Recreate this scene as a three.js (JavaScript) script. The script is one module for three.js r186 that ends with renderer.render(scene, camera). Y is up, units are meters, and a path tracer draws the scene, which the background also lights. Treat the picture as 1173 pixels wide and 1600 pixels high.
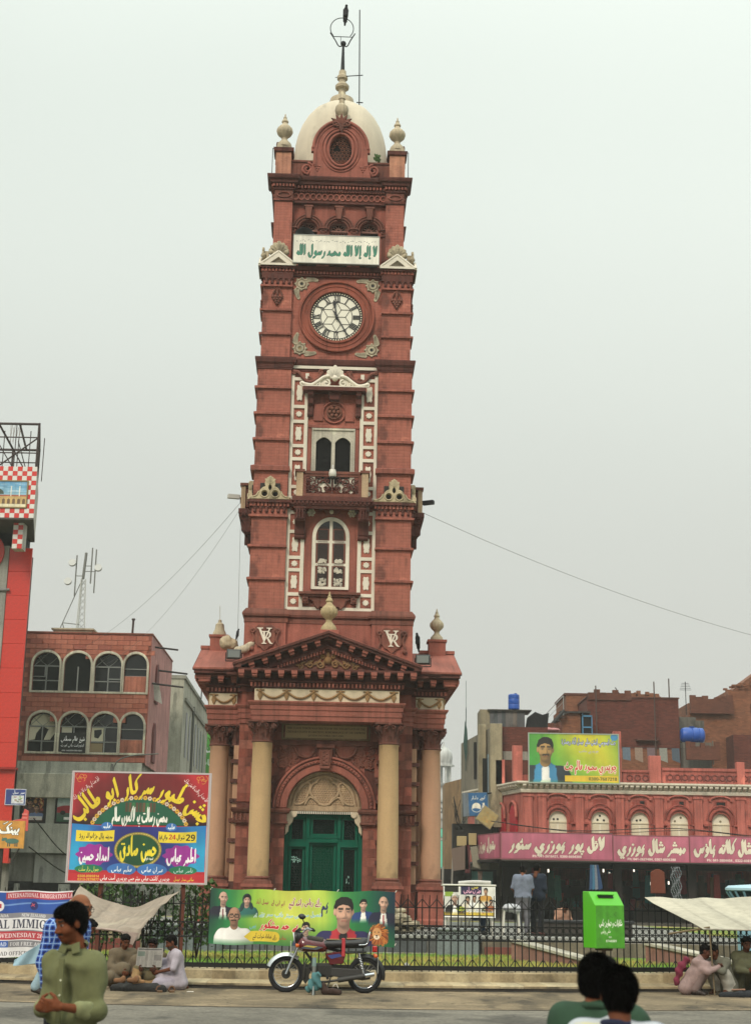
import*as THREE from 'three';
import{mergeGeometries,toCreasedNormals}from 'three/addons/utils/BufferGeometryUtils.js';
import{FontLoader}from 'three/addons/loaders/FontLoader.js';
import{TextGeometry}from 'three/addons/geometries/TextGeometry.js';
// ---------------------------------------------------------------- camera, sky, sun, exposure
const scene=new THREE.Scene();
const camera=new THREE.PerspectiveCamera(38.68,750 / 1024,0.5,900);
camera.rotation.order='YXZ';
camera.position.set(0,1.5,0);
camera.rotation.set(THREE.MathUtils.degToRad(14.51),0,THREE.MathUtils.degToRad(1.0));
camera.focus=40;camera.userData.fStop=4;
const SKY={low:[0.625,0.635,0.59],rise:[0.25,0.315,0.29],zenith:1.5};
const SUN={dir:[-0.30,0.66,0.72],power:2.2,radius:32,color:0xfff1e0};
const EXPOSURE=1.0;
const{PI,sin,cos,abs,min,max,floor,sqrt,hypot,atan2,pow,exp}=Math;
const TAU=PI*2;
const rng=(seed)=>()=>{seed=(seed + 0x6d2b79f5)|0;let t=Math.imul(seed ^(seed>>>15),1|seed);t=(t + Math.imul(t ^(t>>>7),61|t))^ t;return((t ^(t>>>14))>>>0)/ 4294967296;};
const clamp=(x,a=0,b=1)=>x<a?a:x>b?b:x;
const lerp=(a,b,t)=>a +(b - a)*t;
const sstep=(a,b,x)=>{const t=clamp((x - a)/(b - a));return t*t*(3 - 2*t);};
const LAT=(()=>{const r=rng(77),a=new Float32Array(65536);for(let i=0;i<65536;i++)a[i]=r();return a;})();
const lat=(x,y,p,q,s)=>LAT[((((x % p)+ p)% p)*157 +(((y % q)+ q)% q)*8191 + s*4099)&65535];
function vnoise(x,y,p=4096,q=p,s=0){
const ix=floor(x),iy=floor(y),fx=x - ix,fy=y - iy,u=fx*fx*(3 - 2*fx),v=fy*fy*(3 - 2*fy);
return lerp(lerp(lat(ix,iy,p,q,s),lat(ix + 1,iy,p,q,s),u),lerp(lat(ix,iy + 1,p,q,s),lat(ix + 1,iy + 1,p,q,s),u),v);
}
function fbm(x,y,p,oct=4,s=0,q=p){let a=0,w=0.5,n=0;for(let i=0;i<oct;i++){a +=w*vnoise(x,y,p,q,s + i);n +=w;x*=2;y*=2;p*=2;q*=2;w*=0.5;}return a / n;}
{
const W=256,H=128,data=new Float32Array(W*H*4);
for(let j=0;j<H;j++)for(let i=0;i<W;i++){
const el=((j + 0.5)/ H - 0.5)*PI,s=max(0,sin(el)),k=(j*W + i)*4;
const cl=1 + 0.12*(fbm(i / W*12,j / H*16,12,4,3,4096)- 0.5);
const side=1 + 0.35*s*cos(((i + 0.5)/ W - 0.5)*TAU)*cos(el);
const up=1 + SKY.zenith*sstep(0.5,1.0,s);
for(let c=0;c<3;c++)data[k + c]=(el<0?0.25:(SKY.low[c]+ SKY.rise[c]*sstep(0.08,0.56,s))*cl*up*side);
data[k + 3]=1;
}
const t=new THREE.DataTexture(data,W,H,THREE.RGBAFormat,THREE.FloatType);
t.mapping=THREE.EquirectangularReflectionMapping;t.magFilter=THREE.LinearFilter;t.wrapS=THREE.RepeatWrapping;t.needsUpdate=true;
scene.background=t;scene.environment=t;
}
const sun=new THREE.DirectionalLight(SUN.color,SUN.power);
sun.name='sun';sun.position.set(...SUN.dir).multiplyScalar(120).add(new THREE.Vector3(0,0,-45));sun.target.position.set(0,0,-45);
sun.castShadow=true;sun.shadow.radius=SUN.radius;sun.shadow.mapSize.set(2048,2048);
Object.assign(sun.shadow.camera,{left:-60,right:60,top:60,bottom:-60,near:1,far:300});
scene.add(sun,sun.target);
scene.fog=new THREE.FogExp2(0xd9dcd6,0.0006);
const renderer=new THREE.WebGLRenderer({antialias:true});
renderer.toneMapping=THREE.LinearToneMapping;renderer.toneMappingExposure=EXPOSURE;
renderer.shadowMap.enabled=true;
// ---------------------------------------------------------------- naming and tagging
const names=new Map();
const numbered=(n)=>{const k=names.get(n)??0;names.set(n,k + 1);return k?n + '_' + String(k).padStart(3,'0'):n;};
function thing(name,label,category,pos=[0,0,0],turn=0,group){
const o=new THREE.Group();o.name=numbered(name);scene.add(o);o.position.set(...pos);o.rotation.y=turn;
o.userData={label,category};if(group)o.userData.group=group;
return o;
}
function solo(mesh,label,category,group){mesh.userData.label=label;mesh.userData.category=category;if(group)mesh.userData.group=group;return mesh;}
function dup(root,label,pos,turn=0,group){
const r=root.clone();r.name=numbered(root.name.replace(/_\d\d\d$/,''));r.userData={...root.userData,label};if(group)r.userData.group=group;
r.position.set(...pos);r.rotation.y=turn;scene.add(r);return r;
}
// ---------------------------------------------------------------- geometry kit (all: position + normal, no index; uv in metres set in make())
const V3=(x,y,z)=>new THREE.Vector3(x,y,z),V2=(x,y)=>new THREE.Vector2(x,y);
function flat(g){if(g.index)g=g.toNonIndexed();for(const k of Object.keys(g.attributes))if(k !=='position'&&k !=='normal')g.deleteAttribute(k);if(!g.attributes.normal)g.computeVertexNormals();return g;}
function tris(arr){const g=new THREE.BufferGeometry();g.setAttribute('position',new THREE.BufferAttribute(new Float32Array(arr),3));g.computeVertexNormals();return g;}
const box=(w,h,d,x=0,y=0,z=0)=>flat(new THREE.BoxGeometry(w,h,d).translate(x,y,z));
const bx=(x0,x1,y0,y1,z0,z1)=>box(x1 - x0,y1 - y0,z1 - z0,(x0 + x1)/ 2,(y0 + y1)/ 2,(z0 + z1)/ 2);
function cbox(w,h,d,c=0.01,x=0,y=0,z=0){
const s=new THREE.Shape([V2(-w / 2 + c,-h / 2 + c),V2(w / 2 - c,-h / 2 + c),V2(w / 2 - c,h / 2 - c),V2(-w / 2 + c,h / 2 - c)]);
return flat(new THREE.ExtrudeGeometry(s,{depth:d - 2*c,bevelEnabled:true,bevelSize:c,bevelThickness:c,bevelSegments:1}).translate(x,y,z - d / 2 + c));
}
const cyl=(r0,r1,h,x=0,y=0,z=0,n=16,open=false)=>flat(new THREE.CylinderGeometry(r1,r0,h,n,1,open).translate(x,y + h / 2,z));
const sph=(r,x,y,z,n=12,sy=1)=>flat(new THREE.SphereGeometry(r,n,max(6,n*0.7|0)).scale(1,sy,1).translate(x,y,z));
const lathe=(pts,n=24)=>flat(new THREE.LatheGeometry(pts.map((p)=>V2(max(p[0],0.0005),p[1])),n));
const torus=(R,r,n=24,m=6,arc=TAU)=>flat(new THREE.TorusGeometry(R,r,m,n,arc));
function ext(pts,d,bevel=0,holes=[],seg=1){
const s=pts instanceof THREE.Shape?pts:new THREE.Shape(pts.map((p)=>V2(p[0],p[1])));
for(const h of holes)s.holes.push(h instanceof THREE.Path?h:new THREE.Path(h.map((p)=>V2(p[0],p[1]))));
return flat(new THREE.ExtrudeGeometry(s,{depth:max(d - bevel,1e-4),bevelEnabled:bevel>0,bevelSize:bevel,bevelThickness:bevel,bevelOffset:-bevel,bevelSegments:seg,curveSegments:10}));
}
function bar(a,b,r,n=6,r1=r){
const A=V3(...a),B=V3(...b),d=B.clone().sub(A),L=d.length();
const g=new THREE.CylinderGeometry(r1,r,L,n,1).translate(0,L / 2,0);
g.applyQuaternion(new THREE.Quaternion().setFromUnitVectors(V3(0,1,0),d.normalize())).translate(...a);return flat(g);
}
function tube(pts,r,n=6,seg,closed=false){const c=new THREE.CatmullRomCurve3(pts.map((p)=>V3(...p)),closed);return flat(new THREE.TubeGeometry(c,seg??pts.length*3,r,n,closed));}
function moulding(profile,plan,closed=true){
const n=plan.length,nor=[],out=[];
const dirN=(a,b)=>{const dx=b[0]- a[0],dz=b[1]- a[1],l=hypot(dx,dz)||1;return[-dz / l,dx / l];};
for(let i=0;i<n;i++){
let a=i>0||closed?dirN(plan[(i + n - 1)% n],plan[i]):null,b=i<n - 1||closed?dirN(plan[i],plan[(i + 1)% n]):null;
a??=b;b??=a;
const s=1 + a[0]*b[0]+ a[1]*b[1];nor.push([(a[0]+ b[0])/ max(s,0.2),(a[1]+ b[1])/ max(s,0.2)]);
}
const P=(i,p)=>[plan[i][0]+ nor[i][0]*p[0],p[1],plan[i][1]+ nor[i][1]*p[0]];
for(let i=0;i<(closed?n:n - 1);i++){const j=(i + 1)% n;
for(let k=0;k + 1<profile.length;k++){const a=P(i,profile[k]),b=P(j,profile[k]),c=P(j,profile[k + 1]),d=P(i,profile[k + 1]);out.push(...a,...b,...c,...a,...c,...d);}}
return tris(out);
}
function cap(plan,y,up=true){
const idx=THREE.ShapeUtils.triangulateShape(plan.map((p)=>V2(p[0],p[1])),[]),o=[];
for(const t of idx)for(const k of up?[t[0],t[2],t[1]]:t)o.push(plan[k][0],y,plan[k][1]);
const g=tris(o);const nn=g.attributes.normal;if(nn.count&&(nn.getY(0)>0)!==up){const p=g.attributes.position;for(let i=0;i<p.count;i +=3){const b=[p.getX(i + 1),p.getY(i + 1),p.getZ(i + 1)];p.setXYZ(i + 1,p.getX(i + 2),p.getY(i + 2),p.getZ(i + 2));p.setXYZ(i + 2,...b);}g.computeVertexNormals();}return g;
}
const prism=(plan,y0,y1)=>mergeGeometries([moulding([[0,y0],[0,y1]],plan),cap(plan,y1,true),cap(plan,y0,false)]);
const rect=(x0,x1,z0,z1)=>[[x0,z1],[x1,z1],[x1,z0],[x0,z0]];
function smooth(g,deg=35){return toCreasedNormals(g,deg*PI / 180);}
function turnY(g,a){return g.clone().rotateY(a);}
function setUV(g){
const p=g.attributes.position,uv=new Float32Array(p.count*2),a=V3(),b=V3(),c=V3();
for(let i=0;i<p.count;i +=3){
a.fromBufferAttribute(p,i);b.fromBufferAttribute(p,i + 1);c.fromBufferAttribute(p,i + 2);
const n=b.clone().sub(a).cross(c.clone().sub(a)),x=abs(n.x),y=abs(n.y),z=abs(n.z);
[a,b,c].forEach((v,k)=>{const q=(i + k)*2;if(y>x&&y>z){uv[q]=v.x;uv[q + 1]=v.z;}else if(x>z){uv[q]=v.z;uv[q + 1]=v.y;}else{uv[q]=v.x;uv[q + 1]=v.y;}});
}
g.setAttribute('uv',new THREE.BufferAttribute(uv,2));return g;
}
const merged=(list)=>setUV(list.length>1?mergeGeometries(list.map(flat)):flat(list[0]).clone());
function make(name,list,material,parent=scene){
const g=list.isBufferGeometry?(list.attributes.uv?list:merged([list])):merged(list.flat(3));
const m=new THREE.Mesh(g,material);m.name=parent===scene?numbered(name):name;m.castShadow=m.receiveShadow=true;parent.add(m);return m;
}
function sheet(name,w,h,material,parent,x,y,z,d=0.012){
const g=new THREE.BoxGeometry(w,h,d),n=g.attributes.normal,uv=g.attributes.uv;
for(let i=0;i<n.count;i++)if(n.getZ(i)<0.5)uv.setXY(i,0.004,0.004);
const m=new THREE.Mesh(g,material);m.name=parent===scene?numbered(name):name;m.position.set(x,y,z);m.castShadow=m.receiveShadow=true;parent.add(m);return m;
}
// ---------------------------------------------------------------- textures
function dtex(w,h,fn,metres,srgb=true){
const d=new Uint8Array(w*h*4);
for(let j=0;j<h;j++)for(let i=0;i<w;i++){const c=fn((i + 0.5)/ w,(j + 0.5)/ h),k=(j*w + i)*4;if(c.length){d[k]=clamp(c[0])*255;d[k + 1]=clamp(c[1])*255;d[k + 2]=clamp(c[2])*255;}else d[k]=d[k + 1]=d[k + 2]=0;d[k + 3]=255;}
const t=new THREE.DataTexture(d,w,h,THREE.RGBAFormat);t.wrapS=t.wrapT=THREE.RepeatWrapping;t.magFilter=t.minFilter=THREE.LinearFilter;if(srgb)t.colorSpace=THREE.SRGBColorSpace;
const m=Array.isArray(metres)?metres:[metres,metres];t.repeat.set(1 / m[0],1 / m[1]);t.needsUpdate=true;return t;
}
const g3=(v)=>[v,v,v];
const T={};
T.stone=dtex(1024,1024,(u,v)=>{
const b=fbm(u*5,v*5,5,5,1),st=fbm(u*40,v*3,40,3,9,3),gr=fbm(u*128,v*128,128,2,4),sp=vnoise(u*300,v*300,300,300,8);
let k=0.80 + 0.26*(b - 0.5)+ 0.16*(st - 0.5)+ 0.10*(gr - 0.5)-(sp>0.93?0.08:0);
const dk=sstep(0.60,0.8,fbm(u*9 + 3,v*4,9,4,21,4));k -=0.24*dk + 0.1*sstep(0.55,0.8,fbm(u*60,v*2.0,60,3,27,2));
const pale=sstep(0.64,0.76,fbm(u*7,v*7 + 2,7,5,31));return[k + 0.1*pale,k + 0.115*pale,k + 0.1*pale];
},4);
T.soft=dtex(512,512,(u,v)=>{const k=0.9 + 0.12*(fbm(u*6,v*6,6,5,35)- 0.5)+ 0.07*(fbm(u*30,v*2,30,3,36,2)- 0.5)- 0.12*sstep(0.62,0.8,fbm(u*9,v*5,9,4,37,5))+ 0.04*(vnoise(u*200,v*200,200)- 0.5);return[k,k*0.99,k*0.97];},4);
T.grain=dtex(256,256,(u,v)=>g3(0.5 + 0.6*(fbm(u*24,v*24,24,4,2)- 0.5)+ 0.3*(vnoise(u*100,v*100,100,100,5)- 0.5)),0.7,false);
const brickAt=(u,v,nx,ny,s)=>{const r=floor(v*ny),x=u*nx +(r&1)*0.5,c=((floor(x)% nx)+ nx)% nx;return[x - floor(x),v*ny - r,LAT[(c*131 + r*977 + s*71)&65535]];};
const brickPaint=(u,v)=>{const[fx,fy,id]=brickAt(u,v,8,24,1),e=min(min(fx,1 - fx)*0.3,min(fy,1 - fy)*0.11);const k=0.84 + 0.05*(id - 0.5)+ 0.20*(fbm(u*6,v*6,6,5,12)- 0.5)- 0.22*sstep(0.58,0.78,fbm(u*5,v*3,5,4,18,3))- 0.05*sstep(0.6,0.85,fbm(u*50,v*2,50,3,19,2))+ 0.10*(fbm(u*70,v*4,70,2,5,4)- 0.5)- 0.07*(1 - sstep(0.003,0.012,e))+ 0.08*(vnoise(u*200,v*200,200)- 0.5);const w=0.16*sstep(0.66,0.74,fbm(u*4 + 1,v*4,4,5,28));return[k + w*0.7,k + w,k + w*0.9];};
T.paint=dtex(1024,1024,brickPaint,[1.9,2.2]);
T.paintB=dtex(512,512,(u,v)=>{const[fx,fy,id]=brickAt(u,v,8,24,1),e=min(min(fx,1 - fx)*0.3,min(fy,1 - fy)*0.11);return g3(sstep(0.002,0.016,e)*0.8 + id*0.12 + 0.1*fbm(u*60,v*60,60,3));},[1.9,2.2],false);
T.rawBrick=dtex(1024,1024,(u,v)=>{
const[fx,fy,id]=brickAt(u,v,12,36,3),e=min(min(fx,1 - fx)*0.25,min(fy,1 - fy)*0.083),mo=1 - sstep(0.004,0.011,e),n=fbm(u*5,v*5,5,5,14),d=id*0.4 + n*0.5 + 0.6*(fbm(u*2,v*2,2,3,15)- 0.4);
const c=[0.50 + 0.34*d,0.36 + 0.30*d,0.32 + 0.26*d],m=[0.68,0.62,0.56],w=mo*(0.3 + 0.5*fbm(u*9,v*9,9,3,6));return[0,1,2].map((i)=>lerp(c[i],m[i],w)+ 0.05*(vnoise(u*256,v*256,256)- 0.5));
},[3.0,3.0]);
T.conc=dtex(512,512,(u,v)=>{const k=0.78 + 0.3*(fbm(u*6,v*6,6,5,41)- 0.5)+ 0.2*(fbm(u*40,v*2,40,3,42,2)- 0.5)+ 0.1*(vnoise(u*200,v*200,200)- 0.5)- 0.2*sstep(0.62,0.8,fbm(u*12,v*5,12,4,44,5));return[k,k,k*0.99];},5);
T.cloth=dtex(256,256,(u,v)=>g3(0.86 + 0.14*(fbm(u*8,v*8,8,4,51)- 0.5)+ 0.07*(sin(u*TAU*64)*sin(v*TAU*64))+ 0.05*(vnoise(u*128,v*128,128)- 0.5)),0.35);
T.fold=dtex(256,256,(u,v)=>g3(fbm(u*5 + 0.9*fbm(u*3,v*3,3,3,66),v*3 + u*2,5,3,61,3)),0.8,false);
const MATS=new Map();
function mat(hex,o={}){
const key=hex + JSON.stringify(o,(k,v)=>v?.isTexture?v.uuid:v);if(MATS.has(key))return MATS.get(key);
const{map,bump,bs,rep,cls,...rest}=o;
const m=new(cls?THREE.MeshPhysicalMaterial:THREE.MeshStandardMaterial)({color:hex,roughness:0.85,metalness:0,...rest});
if(map)m.map=map;if(bump){m.bumpMap=bump;m.bumpScale=bs??0.004;}
MATS.set(key,m);return m;
}
const stone=(hex,o={})=>mat(hex,{map:T.stone,bump:T.grain,bs:0.006,roughness:0.9,...o});
const conc=(hex,o={})=>mat(hex,{map:T.conc,bump:T.grain,bs:0.006,roughness:0.92,...o});
const matte={cls:1,specularIntensity:0.25};
const fabric=(hex,o={})=>mat(hex,{map:T.cloth,bump:T.fold,bs:0.012,roughness:0.95,...o});
const metal=(hex,o={})=>mat(hex,{roughness:0.45,metalness:0.6,...o});
const paint=(hex,o={})=>mat(hex,{roughness:0.5,...o});
// ---------------------------------------------------------------- ground: street, kerb of the round island, lawn, platform
const IX=-1.6,IZ=-45,RK=21.7;
T.asph=dtex(512,512,(u,v)=>{const k=0.62 + 0.24*(fbm(u*4,v*4,4,5,71)- 0.5)+ 0.16*(vnoise(u*200,v*200,200)- 0.5)+ 0.12*(fbm(u*30,v*30,30,2,73)- 0.5);const st=0.16*sstep(0.6,0.72,fbm(u*5,v*5,5,4,77)),cr=abs(fbm(u*3,v*3,3,4,79)- 0.5)<0.004?0.16:0;const q=k - st - cr;return[q,q*0.985,q*0.95];},6);
T.dust=dtex(512,512,(u,v)=>{const k=0.66 + 0.5*(fbm(u*5,v*5,5,6,81)- 0.5)+ 0.14*(vnoise(u*220,v*220,220)- 0.5)- 0.2*sstep(0.56,0.75,fbm(u*9,v*4,9,4,84,4))-(abs(fbm(u*4,v*4,4,4,88)- 0.5)<0.005?0.15:0)+ 0.1*sstep(0.62,0.7,fbm(u*16,v*16,16,3,89));return[k,k*0.98,k*0.94];},5);
const mAsph=mat('#a39e94',{map:T.asph,bump:T.grain,bs:0.008,roughness:0.95}),mDust=mat('#a8977c',{map:T.dust,bump:T.grain,bs:0.012,roughness:1});
const struct=(o)=>{o.userData.kind='structure';return o;};
{
const pts=[],N=90;const gy=(d)=>-0.30*sstep(16,8,d);
const quad=(x0,x1,z0,z1)=>{pts.push(x0,gy(-z0),z0,x1,gy(-z0),z0,x1,gy(-z1),z1,x0,gy(-z0),z0,x1,gy(-z1),z1,x0,gy(-z1),z1);};
const zs=[40,0,-7,-8,-9,-10,-11,-12,-13,-14,-15,-16,-30,-80,-300,-900];for(let i=0;i + 1<zs.length;i++)quad(-700,700,zs[i],zs[i + 1]);
struct(make('street',[tris(pts)],mAsph));
const ring=(r0,r1,y0,y1,n=160)=>{const o=[];for(let i=0;i<n;i++){const a=i / n*TAU,b=(i + 1)/ n*TAU,P=(r,t,y)=>[IX + cos(t)*r,y,IZ + sin(t)*r];const A=P(r0,a,y0),B=P(r1,a,y1),Cc=P(r1,b,y1),D=P(r0,b,y0);o.push(...A,...Cc,...B,...A,...D,...Cc);}return tris(o);};
struct(make('dusty_verge',[ring(RK - 0.1,RK + 3.35,0.006,0.006,200)],mDust));
struct(make('road_edge_line',[ring(RK + 3.35,RK + 3.47,0.007,0.007,200)],mat('#b8a488',{map:T.dust,roughness:1})));
const arcs=(r0,r1,y0,y1,prof,a0,a1,n)=>{const path=[];for(let i=0;i<=n;i++){const t=lerp(a0,a1,i / n);path.push([IX + cos(t)*RK,IZ + sin(t)*RK]);}return moulding(prof,path,false);};
// kerb: stone blocks near the camera, each its own piece
const K=new THREE.Group();K.name='kerb';scene.add(K);struct(K);
const mk=[conc('#cbb894'),conc('#c2ae8a'),conc('#d2c19e')],r=rng(21),nB=56,A0=PI / 2 - 0.55,A1=PI / 2 + 0.42;
const lo=[[0,0],[0,0.085],[-0.02,0.1],[-0.55,0.115]],hi=[[-0.55,0.1],[-0.55,0.24],[-0.58,0.26],[-0.86,0.265],[-0.88,0.1]];
const seg=(prof,a,b,n,off=0)=>{const p=[];for(let i=0;i<=n;i++){const t=lerp(a,b,i / n);p.push([IX + cos(t)*RK,IZ + sin(t)*RK]);}return moulding(prof,p.reverse(),false);};
for(let i=0;i<nB;i++){const a=lerp(A0,A1,i / nB),b=lerp(A0,A1,(i + 1)/ nB)- 0.0002;const dy=0.008*(r()- 0.5);make('kerb_stone',[seg(lo.map(([o,y])=>[o +(y>0?0.012*(r()- 0.5)*0:0),y +(y>0?dy:0)]),a,b,2)],mk[floor(r()*3)],K);make('coping',[seg(hi.map(([o,y])=>[o,y + dy]),a,b,2)],mk[floor(r()*3)],K);}
make('kerb_ring',[seg(lo,A1,A0 + TAU,90),seg(hi,A1,A0 + TAU,90)],mk[0],K);
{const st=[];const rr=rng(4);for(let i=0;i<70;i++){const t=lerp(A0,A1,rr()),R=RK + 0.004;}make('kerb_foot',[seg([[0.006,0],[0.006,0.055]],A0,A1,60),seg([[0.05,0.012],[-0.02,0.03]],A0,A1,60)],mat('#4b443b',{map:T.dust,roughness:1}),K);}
// lawn
const lawn=ring(20.86,10.2,0.25,0.06,120);
T.grass=dtex(512,512,(u,v)=>{const n=fbm(u*6,v*6,6,5,91),f=vnoise(u*160,v*160,160),d=sstep(0.45,0.7,n);return[0.36 + 0.24*d + 0.12*f,0.48 + 0.06*d + 0.16*f,0.16 + 0.08*d + 0.06*f];},4);
struct(make('lawn_ground',[lawn],mat('#c8c8b0',{map:T.grass,roughness:1})));
// grass blades
const bl=tris([-0.006,0,0,0.006,0,0,0.004,0.045,0.012,-0.006,0,0,0.004,0.045,0.012,0.0,0.075,0.03]);const n=52000,inst=new THREE.InstancedMesh(bl,mat('#ffffff',{roughness:1}),n),q=rng(31),M4=new THREE.Matrix4(),col=new THREE.Color();let c=0;
while(c<n){const t=PI / 2 +(q()- 0.5)*1.0,R=20.8 - 10.2*pow(q(),1.5),x=IX + cos(t)*R,z=IZ + sin(t)*R;const y=lerp(0.25,0.06,(20.86 - R)/ 10.66);M4.makeRotationY(q()*TAU).scale(V3(1.2,0.5 + 0.7*q(),1.2)).setPosition(x,y,z);inst.setMatrixAt(c,M4);const d=fbm(x*0.7 + 50,z*0.7 + 90,4096,3,93),e=sstep(0.42,0.62,d);col.setRGB(lerp(0.16,0.33,e)*(0.8 + 0.5*q()),lerp(0.29,0.30,e)*(0.8 + 0.5*q()),lerp(0.05,0.08,e));inst.setColorAt(c,col);c++;}
inst.name='grass';inst.userData={label:'mown green lawn with yellowed patches behind the iron railings',category:'grass',kind:'stuff'};inst.receiveShadow=true;scene.add(inst);
// grey platform the tower stands on: facing slabs are pieces
const PL=new THREE.Group();PL.name='platform';scene.add(PL);struct(PL);const oct=[[-9,10.4],[9.6,10.4],[11,9],[11,-9],[-11,-9],[-11,9]].map(([x,z])=>[IX + x,IZ + z]);
make('platform_floor',[prism(oct,0,0.44)],conc('#93928c'),PL);
const g1=merged([cbox(0.88,0.30,0.04,0.006)]),g2=merged([cbox(0.9,0.075,0.5,0.012)]),ms=[conc('#6d7275'),conc('#62676a'),conc('#787c7d')],mc=[conc('#9fa19e'),conc('#a9aaa5')];
for(let i=0;i<20;i++){const x=IX - 8.55 + i*0.92,z=IZ + 10.42;for(const[g,y,dz,set]of[[g1,0.28,0,ms],[g2,0.478,-0.2,mc]]){const m=new THREE.Mesh(g,set[floor(r()*set.length)]);m.name=y>0.4?'coping_slab':'facing_slab';m.position.set(x,y,z + dz);m.castShadow=m.receiveShadow=true;PL.add(m);}}
make('step',[bx(IX - 9,IX + 9.6,0,0.13,IZ + 10.4,IZ + 10.75)],conc('#a5a39b'),PL);
}
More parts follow.
